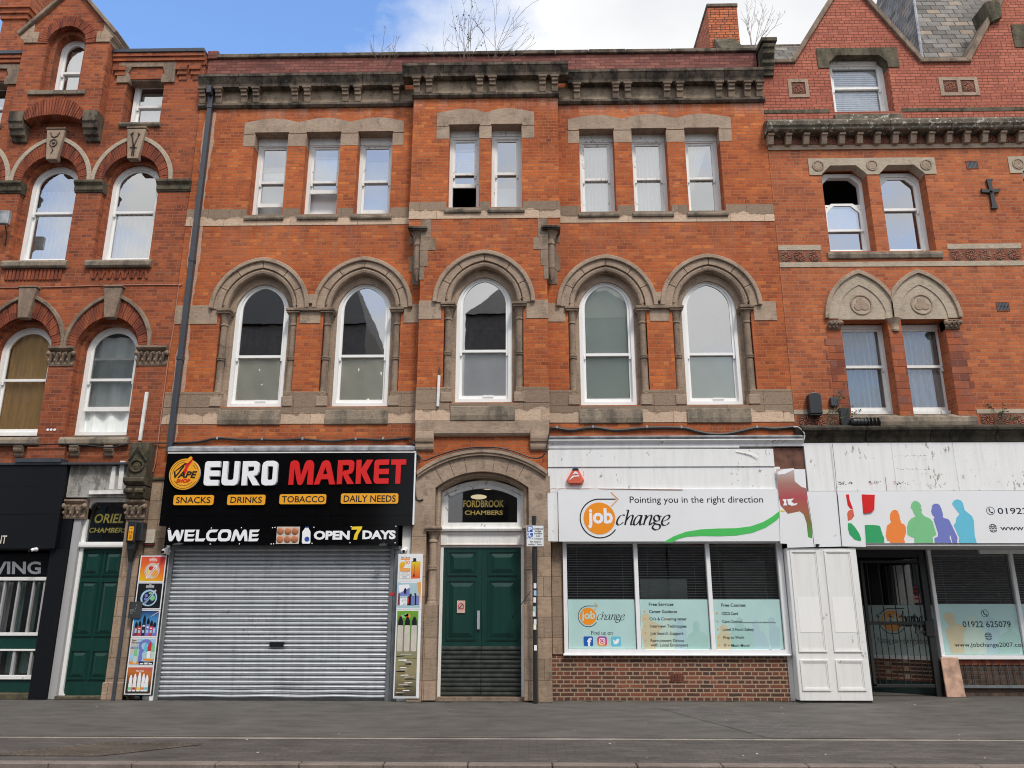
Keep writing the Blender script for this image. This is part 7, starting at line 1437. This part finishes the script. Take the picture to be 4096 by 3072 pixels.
# gate
gt = thing('metal_gate', 'black barred metal gate with ball finials and padlock closing the entrance', 'gate', (6.9, YW, 0)); q6 = lambda x, y: at('S6', x, y, YW - .05); YG = YW - .05
gx0 = q6(90, 600)[0] + .02; gx1 = q6(640, 300)[0]; zt = q6(300, 215)[1]; zm = q6(400, 808)[1]; zb = q6(500, 1428)[1]; px = q6(690, 500)[0]
MB().box(gx0 - .03, gx0 + .03, YG - .025, YG + .025, zb, zt).box(gx1 + .06, gx1 + .11, YG - .025, YG + .025, zb, zm + .08).box(gx0 - .03, gx1 + .0, YG - .02, YG + .02, zt - .02, zt + .03).box(gx0, gx1 + .08, YG - .03, YG + .03, zm - .035, zm + .025).box(gx0 - .03, gx1 + .1, YG - .025, YG + .025, zb - .02, zb + .04).build('frame', 'black_iron', gt, bevel=.004)
MB().box(px - .07, px + .04, YG - .04, YG + .05, .0, 2.70).box(gx0 - .14, gx0 - .06, YG - .03, YG + .04, 0, 2.70).box(gx0 - .14, px + .04, YG - .03, YG + .04, 2.55, 2.70).build('gate_post', 'black_iron', gt, bevel=.006)
b_ = MB().tube([(0, 0, zm), (0, 0, zt + .05)], .010, 6).build('bar', 'black_iron', gt, org=(0, 0, 0)); b3 = MB().tube([(0, 0, zb), (0, 0, zm)], .010, 6).build('bar', 'black_iron', gt, org=(0, 0, 0))
xsu = [gx0 + .10 + k * .235 for k in range(5)]
for k, x in enumerate(xsu):
    if k == 0: b_.location = Vector((x, YG, 0)) - Vector(gt['_o'])
    else: dup(b_, (x, YG, 0), gt)
k = 0; x = gx0 + .10
while x < gx1 + .05:
    if k == 0: b3.location = Vector((x, YG, 0)) - Vector(gt['_o'])
    else: dup(b3, (x, YG, 0), gt)
    x += .1175; k += 1
fb = MB().lathe(0, 0, [(.012, zm + .02), (.02, zm + .06), (.012, zm + .08)], 8).blob(0, 0, zm + .13, .034, .034, .036, 10, 7).tube([(0, 0, zm), (0, 0, zm + .11)], .012, 6).build('finial', 'panel_steel', gt, org=(0, 0, 0), smooth=True)
for k in range(4):
    x = gx0 + .215 + k * .235
    if k == 0: fb.location = Vector((x, YG, 0)) - Vector(gt['_o'])
    else: dup(fb, (x, YG, 0), gt)
a = q6(705, 940); b2 = q6(735, 790); lk = MB().box(a[0] - .03, b2[0] + .02, YG - .06, YG + .05, a[1], b2[1]).box(q6(590, 915)[0], a[0], YG - .03, YG + .02, a[1] + .06, a[1] + .10).build('lock_case', 'black_iron', gt, bevel=.006)
a = q6(600, 890); tag(MB().box(a[0] - .035, a[0] + .035, YG - .07, YG - .035, a[1] - .05, a[1] + .02).tube([(a[0] - .02, YG - .05, a[1] + .02), (a[0] - .02, YG - .05, a[1] + .06), (a[0], YG - .05, a[1] + .08), (a[0] + .02, YG - .05, a[1] + .06), (a[0] + .02, YG - .05, a[1] + .02)], .008, 6).build('padlock', 'panel_steel', None, org=(a[0], YG - .05, a[1] - .05)), 'small steel padlock hanging on the gate bolt', 'padlock')
lv = MB(); r_ = random.Random(11)
for k in range(60):
    x, y = r_.uniform(6.12, 6.55), r_.uniform(.85, 1.9); a = r_.uniform(0, 6.3); e = r_.uniform(.02, .05); z = r_.uniform(.005, .04)
    lv.add([(x + e * math.cos(a), y + e * math.sin(a), z), (x - e * .5 * math.sin(a), y + e * .5 * math.cos(a), z + .01), (x - e * math.cos(a), y - e * math.sin(a), z), (x + e * .5 * math.sin(a), y - e * .5 * math.cos(a), z + .006)], [(0, 1, 2, 3)])
o = lv.build('leaf_litter', 'dry_leaf'); o['kind'] = 'stuff'; o['label'] = 'dry leaves drifted inside the gate'

# ================================================================== curtains, blinds, papers
for (a, b2), lab in zip(TR[:2], ('straight white net curtain in the top floor window just right of the central bay', 'straight white net curtain in the middle of the three top floor windows with nets')): curtain('curtain', lab, a + .06, b2 - .06, 9.78, 11.5, .44, 'net', .03, 8)
curtain('curtain', 'white net curtain tied back to one side, top floor window nearest the salmon brick building', TR[2][0] + .05, TR[2][1] - .1, 9.80, 11.5, .44, 'net', .025, 7, gather=lambda u, tz, x0, x1: x0 + (x1 - x0) * u * (.10 + .12 * max(0, .28 - tz) / .28 if tz < .28 else .10 + .75 * ((tz - .28) / .72) ** .8))
for i, ((a, b2), y, z0, z1, nm) in enumerate(((TL[0], .62, 9.8, 11.2, 'pale board behind the half raised sash of the first top floor window from the drainpipe'), (TL[1], .62, 9.8, 10.9, 'pale board behind the wide open second top floor window from the drainpipe'), (TL[2], .62, 9.8, 11.3, 'pale board behind the third top floor window from the drainpipe'), (TC[1], .34, 9.76, 10.45, 'pale board in the lower sash of the closed window of the central bay'))):
    sheet('inner_board', nm, a + .02, b2 - .1, z0, z1, y - .28 + .22, 'sheet_white', 'board', 'boards and papers behind the windows', .002, i)
cW = [c for c, y in AW]
sheet('window_paper', 'creased cream paper over the lower sash of the arched window nearest the drainpipe', cW[0] - .47, cW[0] + .47, 5.62, 6.585, .330, 'sheet_cream', 'blind', seed=1)
sheet('window_paper', 'creased cream paper over the lower sash of the second arched window from the drainpipe', cW[1] - .47, cW[1] + .47, 5.62, 6.585, .330, 'sheet_cream', 'blind', seed=2)
sheet('window_paper', 'plain white paper in the lower sash of the arched window above the doorway', cW[2] - .47, cW[2] + .47, 5.62, 6.585, .050, 'sheet_white', 'blind', seed=3, wob=.006)
sheet('window_film', 'sage green film filling the whole arched window right of the doorway bay', cW[3] - .47, cW[3] + .47, 5.62, 8.15, .345, 'sheet_sage', 'blind', seed=4, wob=.003)
sheet('window_film', 'sage green film in the lower sash of the last arched window of five', cW[4] - .47, cW[4] + .47, 5.62, 6.62, .332, 'sheet_sage', 'blind', seed=5, wob=.003)
# nets and curtains of the left building
curtain('curtain', 'mustard yellow curtain in the first floor arched window at the left edge', -10.95, -9.86, 5.02, 7.25, .425, 'mustard', .03, 6)
curtain('curtain', 'pair of pale sheer drapes in the first floor arched window beside the drainpipe', -9.12, -8.12, 5.02, 7.1, .435, 'sheer', .035, 3)
curtain('curtain', 'pale net in the second floor arched window under the gabled bay', -10.9, -10.0, 8.82, 10.6, .50, 'net', .02, 9); curtain('curtain', 'pale net in the second floor arched window beside the drainpipe', -9.1, -8.15, 8.82, 10.0, .50, 'net', .02, 9)
sheet('inner_board', 'pale board behind the small arched window of the gabled bay', -10.63, -10.17, 12.78, 14.15, .30, 'sheet_white', 'board', 'boards and papers behind the windows', .002, 8)
sheet('inner_board', 'pale board behind the small square headed window beside the gabled bay', -8.9, -8.3, 12.12, 13.1, .46, 'sheet_white', 'board', 'boards and papers behind the windows', .002, 9)
# right building
venetian('white venetian blind in the steep gable window', 6.93, 8.05, 12.25, 13.46, .37, 'blind_white', pitch=.054, wd_=.050, tilt=1.42, cords=(.25, .5, .75))
venetian('white venetian blind in the second gable window at the right edge', 11.35, 12.45, 12.5, 13.95, .40, 'blind_white', pitch=.054, wd_=.050, tilt=1.42)
curtain('curtain', 'grey net gathered in folds in the first gothic window beside the black wall lamp', 6.46, 7.30, 5.42, 7.15, .45, 'net_grey', .05, 8); curtain('curtain', 'pale grey net hung inside the second gothic window', 7.74, 8.52, 5.85, 7.15, .45, 'net_grey', .035, 7); curtain('curtain', 'short white cloth hung low inside the second gothic window', 7.74, 8.48, 5.48, 6.2, .42, 'grey_cloth', .03, 4)

# ================================================================== pipes, cables, battens
dp = thing('drainpipe', 'tall dark grey square drainpipe where the left and centre buildings meet', 'drainpipe', (-7.02, 0, 4.6))
MB().box(-7.075, -6.975, -.13, -.02, 8.62, 12.6).box(-7.075, -6.975, -.13, -.02, 6.45, 8.60).box(-7.075, -6.975, -.13, -.02, 4.55, 6.43).build('pipe', 'pipe_grey', dp, bevel=.006)
for z in (12.30, 8.60, 6.43): MB().box(-7.085, -6.965, -.14, -.01, z, z + .09).build('collar', 'pipe_grey', dp, bevel=.005)
MB().box(-7.075, -6.975, -.27, -.02, 12.6, 12.78).build('outlet', 'pipe_grey', dp, bevel=.01)
m_ = MB(); r_ = random.Random(2); zz_ = [4.7 + .12 * k for k in range(64)]
for q in (-1, 1):
    inn = [(-7.025 + q * .05, z) for z in zz_]; out = [(-7.025 + q * (.085 + .035 * r_.random() + .025 * math.sin(z * 2.3)), z) for z in zz_]; m_.ribbon(out, inn, -.006, .02)
m_.build('mortar_patch', 'stone_pink', B)
def cable(label, pts, r, mat, clips=(), group='cables along the fronts'):
    t_ = thing('cable', label, 'cable', pts[0], group); P2 = [Vector(p) for p in pts]; Q = []
    for i in range(len(P2) - 1):
        p0, p1, p2, p3 = P2[max(i - 1, 0)], P2[i], P2[i + 1], P2[min(i + 2, len(P2) - 1)]
        for k in range(5): u = k / 5; Q.append(.5 * (2 * p1 + (p2 - p0) * u + (2 * p0 - 5 * p1 + 4 * p2 - p3) * u * u + (3 * p1 - p0 - 3 * p2 + p3) * u ** 3))
    Q.append(P2[-1]); MB().tube(Q, r, 6).build('wire', mat, t_, smooth=True)
    if clips: 
        m_ = MB().box(-.018, .018, -.03, .02, -.015, .035).build('clip', 'lead', t_, org=(0, 0, 0))
        for i, c in enumerate(clips):
            if i == 0: m_.location = Vector(c) - Vector(t_['_o'])
            else: dup(m_, c, t_)
P3 = lambda zn, pts, Y: [(at(zn, x, y, Y)[0], Y, at(zn, x, y, Y)[1]) for x, y in pts]
cable('black cable clipped along the brick above the grocer sign', P3('E', [(-20, 1212), (140, 1207), (275, 1182), (430, 1192), (560, 1190), (680, 1194), (830, 1188), (1010, 1202), (1180, 1188), (1350, 1192), (1510, 1182)], -.04) + P3('E', [(1542, 1200), (1556, 1255), (1590, 1315)], -.32), .026, 'cable_black', P3('E', [(275, 1184), (565, 1190), (828, 1187), (1172, 1188), (1350, 1185)], -.045))
cable('black cable following the hood of the stone doorway arch', P3('F', [(225, 1290), (262, 1325), (330, 1300), (450, 1262), (560, 1243), (640, 1239), (740, 1243), (850, 1268), (960, 1308)], -.385) + P3('F', [(1030, 1297), (1056, 1225), (1072, 1140)], -.42), .013, 'cable_black')
cable('thick black cable looped along the brick above the white fascia', P3('G', [(-8, 1140), (20, 1115), (140, 1130), (280, 1113), (430, 1131), (620, 1115), (850, 1115), (960, 1140), (1060, 1156), (1170, 1150), (1340, 1114), (1450, 1120), (1590, 1108)], -.03), .032, 'cable_black', P3('G', [(45, 1113), (278, 1110), (627, 1110), (850, 1112), (1340, 1110)], -.04))
cable('black cable sagging under the sills of the dark red building', P3('E0', [(-60, 1222), (60, 1218), (200, 1222), (330, 1220), (420, 1219), (560, 1226), (720, 1240), (840, 1215)], -.15) + P3('E0', [(1000, 1212), (1120, 1212)], -.06), .014, 'cable_black')
cable('thin pink wire across and down the brick beside the drainpipe', P3('E0', [(-40, 205), (350, 201), (700, 190), (1138, 188), (1156, 205), (1142, 320), (1130, 430), (1095, 640), (1062, 890), (1032, 1140), (1008, 1330), (990, 1400)], -.012), .011, 'cable_pink')
cable('dark cable hooked into the stone beside the doorway arch', P3('S4', [(60, 300), (78, 440), (66, 640), (62, 820), (72, 915), (105, 952), (158, 942)], -.305), .014, 'cable_black'); cable('white cable hanging where the two white fascias meet', P3('S5', [(470, 690), (540, 690), (610, 745), (648, 810), (640, 890)], -.42), .012, 'cable_white')
cable('thin brown wire along the top of the white sign', P3('R6', [(15, 495), (60, 455), (110, 438), (200, 440), (330, 430), (560, 436), (780, 428), (900, 438), (1300, 442), (1640, 448), (2100, 452)], -.33), .006, 'cable_pink')
for nm, zn, pts, Y, lab in (('batten', 'E0', [(942, 882), (962, 882), (915, 1197), (897, 1197)], -.05, 'tall pale batten standing on the stone corbel beside the oriel arch'), ('batten', 'S3', [(203, 412), (245, 415), (216, 686), (160, 684)], -.13, 'shorter leaning white batten on the peeling fascia board'), ('batten', 'S3', [(293, 353), (348, 356), (312, 684), (260, 682)], -.13, 'longer leaning white batten on the peeling fascia board'), ('batten', 'E0', [(578, 1522), (812, 1518), (812, 1542), (578, 1546)], -.13, 'horizontal white batten at the foot of the peeling fascia board'), ('batten', 'F', [(349, 772), (366, 775), (357, 977), (340, 975)], -.32, 'white batten with broken tip fixed beside the window above the doorway')):
    o = tag(MB().prism(zp(zn, pts, Y), Y - .02, Y + (.03 if zn != 'F' else .02)).build(nm, 'batten_wood', bevel=.004), lab, 'batten', 'timber battens on the walls')
    if zn == 'F': MB().prism(zp('F', [(352, 770), (366, 772), (367, 735), (356, 710)], -.32), -.335, -.32).build('broken_tip', 'brown_board', o)
# ================================================================== fittings on the right ledge
wlp = thing('wall_lamp', 'black rounded wall lamp housing on the orange brick above the ledge', 'wall lamp', (5.58, 0, 5.2)); a = at('S5', 735, 470, -.15); b2 = at('S5', 905, 130, -.15)
m_ = MB(); hw = (b2[0] - a[0]) / 2; xc = (a[0] + b2[0]) / 2; m_.fill([[(xc - hw, a[1]), (xc + hw, a[1]), (xc + hw, b2[1] - .06)] + [(xc + hw * math.cos(R(t_)), b2[1] - .06 + .07 * math.sin(R(t_))) for t_ in range(0, 181, 20)]], -.18, -.02, bev=.012); m_.build('housing', 'black_plastic', wlp); MB().box(xc - hw + .01, xc + hw - .01, -.16, -.03, a[1] - .03, a[1] - .003).build('base', 'black_iron', wlp)
a = at('S5', 1085, 345, -.08); b2 = at('S5', 1198, 198, -.08); jb_ = thing('junction_box', 'small grey green junction box half hidden by the climbing weed', 'junction box', ((a[0] + b2[0]) / 2, 0, a[1])); MB().box(a[0], b2[0], -.09, 0, a[1], b2[1]).build('box', 'pipe_grey', jb_, bevel=.01); MB().tube([((a[0] + b2[0]) / 2, -.05, b2[1] - .01), ((a[0] + b2[0]) / 2, -.05, b2[1] + .05)], .012, 6).build('gland', 'black_plastic', jb_)
a = at('S5', 1245, 655, -.25); b2 = at('S5', 1362, 380, -.25); tag(MB().box(a[0], b2[0], -.30, -.18, 4.97, b2[1]).tube([(a[0] + .02, -.31, 5.0), ((a[0] + b2[0]) / 2, -.31, 5.12), (b2[0] - .02, -.31, b2[1] - .03)], .008, 5).build('splice_box', 'black_plastic', bevel=.012), 'upright black cable box standing on the dark ledge', 'cable box')
a = at('S5', 1400, 610, -.35); b2 = at('S5', 1710, 610, -.35); cj = thing('cable_joint', 'black ribbed cable joint lying on the dark ledge', 'cable joint', ((a[0] + b2[0]) / 2, -.35, 4.95)); m_ = MB(); m_.tube([(a[0], -.35, a[1]), (a[0] + .04, -.35, a[1]), (b2[0] - .08, -.35, a[1]), (b2[0] - .02, -.35, a[1]), (b2[0], -.35, a[1])], [.05, .085, .085, .06, .02], 12).build('shell', 'black_plastic', cj, smooth=True)
for k in range(7): x = a[0] + .1 + k * .07; MB().tube([(x, -.35, a[1]), (x + .02, -.35, a[1])], .095, 12).build('rib', 'black_iron', cj)
# ================================================================== parking sign
pk = thing('sign_post', 'black post with white disabled parking plate in front of the stone doorway', 'parking sign', (.127, -.5, 0)); YK = -.555
MB().tube([(.127, -.5, 0), (.127, -.5, 3.22)], .04, 12).build('post', 'black_iron', pk, smooth=True); MB().tube([(.127, -.5, 3.16), (.127, -.5, 3.24)], .044, 12).build('cap', 'black_plastic', pk)
a = at('S4', 1378, 1500, YK); b2 = at('S4', 1588, 1246, YK); pt = MB().fill([rrect(a[0], b2[0], a[1], b2[1], .012)], YK, YK + .006).build('plate', 'sign_white', pk); MB().box(.10, .155, YK + .006, -.46, a[1] + .05, a[1] + .08).box(.10, .155, YK + .006, -.46, b2[1] - .08, b2[1] - .05).build('bracket', 'guide_steel', pk)
m_ = MB().use('ink_black').ribbon(rect(a[0] + .003, b2[0] - .003, a[1] + .003, b2[1] - .003) + [(a[0] + .003, a[1] + .003)], rect(a[0] + .009, b2[0] - .009, a[1] + .009, b2[1] - .009) + [(a[0] + .009, a[1] + .009)], YK - .0008, YK)
for (x0, y0, x1, y1) in ((1390, 1260, 1453, 1328), (1392, 1340, 1457, 1408)): c = at('S4', x0, y1, YK); d = at('S4', x1, y0, YK); m_.use('sign_blue').box(c[0], d[0], YK - .001, YK, c[1], d[1])
m_.use('letter_white').ztext('S4', 'P', 1404, 1268, 1446, 1320, YK - .002, bold=.04); m_.ribbon([(at('S4', 1425, 1382, YK)[0] + .05 * math.cos(R(t_)), at('S4', 1425, 1382, YK)[1] + .05 * math.sin(R(t_))) for t_ in range(120, 361, 20)], [(at('S4', 1425, 1382, YK)[0] + .036 * math.cos(R(t_)), at('S4', 1425, 1382, YK)[1] + .036 * math.sin(R(t_))) for t_ in range(120, 361, 20)], YK - .002, YK - .0012)
m_.fill([zp('S4', [(1412, 1352), (1422, 1352), (1424, 1368), (1440, 1368), (1440, 1374), (1426, 1376), (1428, 1384), (1442, 1384), (1450, 1400), (1442, 1402), (1436, 1391), (1418, 1391)], YK)], YK - .0023); c = at('S4', 1416, 1347, YK); m_.disc(c[0], c[1], .014, .014, YK - .0022, n=12)
for s_, x0, y0, x1, y1 in (('Disabled', 1464, 1277, 1574, 1299), ('badge', 1482, 1305, 1556, 1333), ('holders', 1472, 1333, 1566, 1355), ('only', 1494, 1362, 1546, 1389), ('3 hours', 1474, 1395, 1570, 1417), ('No return', 1424, 1431, 1550, 1453), ('within 1 hour', 1402, 1462, 1566, 1484)): m_.use('ink_black').ztext('S4', s_, x0, y0, x1, y1, YK - .002, bold=.015)
m_.build('lettering', None, pt); r_ = random.Random(6)
for y, mt in ((478, 'sign_white'), (525, 'pale_blue'), (570, 'sign_white'), (628, 'film_blue'), (660, 'sign_white'), (712, 'sign_white'), (745, 'sheet_cream'), (880, 'sheet_white')): z = at('H', 980, y, -.545)[1]; x = .127 + r_.uniform(-.012, .012); MB().box(x - .024, x + .024, -.546, -.539, z - .045, z + .045).build('sticker', mt, pk)
tag(MB().tube([(at('H', 952, 513, -.33)[0], -.33, at('H', 952, 513, -.33)[1]), (at('H', 880, 610, -.3)[0], -.3, at('H', 880, 610, -.3)[1]), (at('H', 842, 665, -.2)[0], -.2, at('H', 842, 665, -.2)[1]), (at('H', 832, 690, -.02)[0], -.02, at('H', 832, 690, -.02)[1])], [.006, .007, .01, .008], 6).build('rod', 'black_iron'), 'thin black rod leaning across the green door jamb', 'rod')

# ================================================================== weeds on the roof and ledges
def twigs(label, base, tips, r0, mat, name='dry_weed', leaves=0, seed=1, spread=.25, leafmat='leaf', group='weeds growing on the roofs and ledges', sub=4):
    r_ = random.Random(seed); t_ = thing(name, label, 'weed', base, group); m_ = MB(); ends = []; b0 = Vector(base)
    def grow(p, q, r, lvl):
        pts = []; n = 6; d = q - p; side = Vector((r_.uniform(-1, 1), r_.uniform(-1, 1), r_.uniform(-.3, .3))) * d.length * .07
        for i in range(n + 1): u = i / n; pts.append(p + d * u + side * math.sin(math.pi * u) + Vector((r_.uniform(-1, 1), r_.uniform(-1, 1), r_.uniform(-1, 1))) * d.length * .012)
        m_.tube(pts, [max(.003, r * .55 * (1 - .75 * i / n)) for i in range(n + 1)], 4 if lvl else 5, cap=False); ends.append(pts)
        if lvl < 2:
            for k in range(sub - 2 * lvl if lvl else sub):
                i = r_.randint(2, n - 1); L_ = d.length * r_.uniform(.18, .42); dr = (d.normalized() + Vector((r_.uniform(-1, 1), r_.uniform(-.8, .8), r_.uniform(-.2, .5))) * .75).normalized(); grow(pts[i], pts[i] + dr * L_, r * .5, lvl + 1)
    for tp_ in tips: grow(b0 + Vector((r_.uniform(-.06, .06), r_.uniform(-.04, .04), 0)), Vector(tp_), r0, 0)
    m_.build('stems', mat, t_)
    if leaves:
        l_ = MB()
        for k in range(leaves):
            pts = r_.choice(ends); i = r_.randint(1, 6); p = pts[i] + Vector((r_.uniform(-1, 1), r_.uniform(-1, 1), r_.uniform(-1, 1))) * .035; e = r_.uniform(.02, .05); u = Vector((r_.uniform(-1, 1), r_.uniform(-1, 1), r_.uniform(-.6, 1))).normalized(); v = u.cross(Vector((r_.uniform(-1, 1), r_.uniform(-1, 1), .3))).normalized()
            l_.add([p, p + u * e * .5 + v * e * .35, p + u * e * 1.1, p + u * e * .5 - v * e * .35], [(0, 1, 2, 3)])
        l_.build('leaves', leafmat, t_)
    return t_
def tp3(zn, pts, Y, dy=.0):
    r_ = random.Random(len(pts)); return [(at(zn, x, y, Y + 0)[0], Y + r_.uniform(-.25, .25) * dy, at(zn, x, y, Y)[1]) for x, y in pts]
Y0 = -.35
twigs('leafy dry weed with many upright stems on the middle of the bay cornice', (at('C', 525, 392, Y0)[0], Y0, 13.06), tp3('C', [(440, 65), (515, 35), (570, 20), (645, 40), (605, 95), (480, 120), (560, 170), (660, 210)], Y0, 1), .011, 'twig', leaves=90, seed=3, sub=3)
twigs('bare shrub leaning over towards the chimney on the bay cornice', (at('C', 705, 398, Y0)[0], Y0, 13.06), tp3('C', [(700, 0), (815, 65), (930, 85), (935, 165), (960, 270), (985, 300), (870, 120), (630, 135)], Y0, 1), .013, 'twig', seed=5, sub=3)
twigs('low sprawling dry weed at the drainpipe end of the bay cornice', (at('C', 400, 395, Y0)[0], Y0, 13.06), tp3('C', [(270, 270), (385, 125), (440, 195), (320, 330), (300, 300)], Y0, 1), .009, 'twig', seed=8, sub=2)
twigs('dry tangled weed hanging on the cornice between drainpipe and bay', (at('B', 1335, 462, -.2)[0], -.2, 13.06), tp3('B', [(1290, 245), (1370, 225), (1420, 210), (1450, 280), (1475, 330), (1300, 350), (1440, 360)], -.2, 1), .008, 'twig', seed=9, sub=3)
twigs('pale bare sapling behind the parapet beside the brick chimney', (at('S7', 1185, 600, .6)[0], .6, at('S7', 1185, 600, .6)[1]), tp3('S7', [(965, 5), (1050, -60), (1225, -120), (1380, -100)], .6, 1), .017, 'pale_twig', 'sapling', seed=12, sub=4); twigs('pale leaning sapling behind the parapet, nearer the stone kneeler', (at('S7', 1250, 605, .6)[0], .6, at('S7', 1250, 605, .6)[1]), tp3('S7', [(1370, 0), (1540, 10), (1690, 0), (1580, 140)], .6, 1), .016, 'pale_twig', 'sapling', seed=14, sub=4)
twigs('green climbing weed beside the black wall lamp', (at('S5', 1060, 640, -.3)[0], -.3, 4.98), tp3('S5', [(1130, 330), (1300, 10), (1230, 170), (1420, 340), (1380, 520), (1480, 520)], -.2, 1), .008, 'twig', leaves=170, seed=21, sub=3)
twigs('small ferny weed rooted in the rosette tiles at the right edge', (at('M', 1500, 1095, -.1)[0], -.1, 5.02), tp3('M', [(1440, 930), (1425, 1010), (1560, 1000), (1590, 1050), (1480, 1000), (1540, 990)], -.12, 1), .007, 'twig', leaves=110, seed=23, sub=3)
twigs('tiny weed in the pavement corner below the posters', (-7.2, -.08, 0), [(-7.3, -.15, .1), (-7.2, -.2, .14), (-7.1, -.12, .1)], .004, 'twig', leaves=24, seed=30, sub=2, leafmat='dry_leaf')

# ================================================================== the other side of the street, seen as reflections in the glass
r_ = random.Random(31)
for i, (x0, x1, h, rh, lab) in enumerate(((-24, -7.2, 13.8, 4.0, 'tall dark gabled building across the street, mirrored in the arched windows by the drainpipe'), (-2.7, 5.6, 14.0, 3.0, 'lower slate roofed building across the street, mirrored in the middle arched windows'), (5.7, 24, 7.4, 1.6, 'low building across the street, mirrored in the glass of the last arched window'))):
    t_ = thing('opposite_building', lab, 'building', ((x0 + x1) / 2, -19, 0), 'buildings across the street'); Yb = -17.6; w_ = MB(); w_.box(x0, x1, Yb - 8, Yb, -.1, h); w_.build('wall', 'brick_opp', t_)
    rf = MB(); xm = (x0 + x1) / 2; rf.add([(x0, Yb + .2, h), (x1, Yb + .2, h), (x1 - (1.5 if i else 1.6), Yb - 4, h + rh), (x0 + 1.5, Yb - 4, h + rh), (x0, Yb - 8, h), (x1, Yb - 8, h)], [(0, 1, 2, 3), (4, 3, 2, 5), (0, 3, 4), (1, 5, 2)]); rf.build('roof', 'roof_opp', t_)
    n = int((x1 - x0) / 2.2)
    for k in range(n):
        for z in range(1, int(h // 3.1)):
            MB().box(x0 + 1 + k * 2.2, x0 + 1.9 + k * 2.2, Yb - .0, Yb + .03, z * 3.1 + .9, z * 3.1 + 2.5).build('window', 'glass_opp', t_)
    if i == 1: MB().box(.2, 1.0, Yb - 3, Yb - 2, h, h + 3.6).build('chimney', 'brick_opp', t_)

# small things: finger lifts on the sashes, a floodlight at the edge, white caps on the brick
fl = thing('floodlight', 'grey metal floodlight on the dark red wall at the very left edge', 'floodlight', (-11.3, 0, 9.6)); c = at('A', 25, 1410, -.25)
MB().box(c[0] - .12, c[0] + .13, -.30, -.20, c[1] - .16, c[1] + .15).build('housing', 'lead', fl, bevel=.015); MB().tube([(c[0], -.2, c[1]), (c[0] - .05, -.1, c[1] - .04), (c[0] - .05, .0, c[1] - .04)], .025, 8).build('arm', 'panel_steel', fl); MB().tube([(c[0] + .02, -.2, c[1] - .15), (c[0] + .01, -.08, c[1] - .3), (c[0] - .03, -.02, c[1] - .55)], .012, 6).build('flex', 'cable_black', fl)
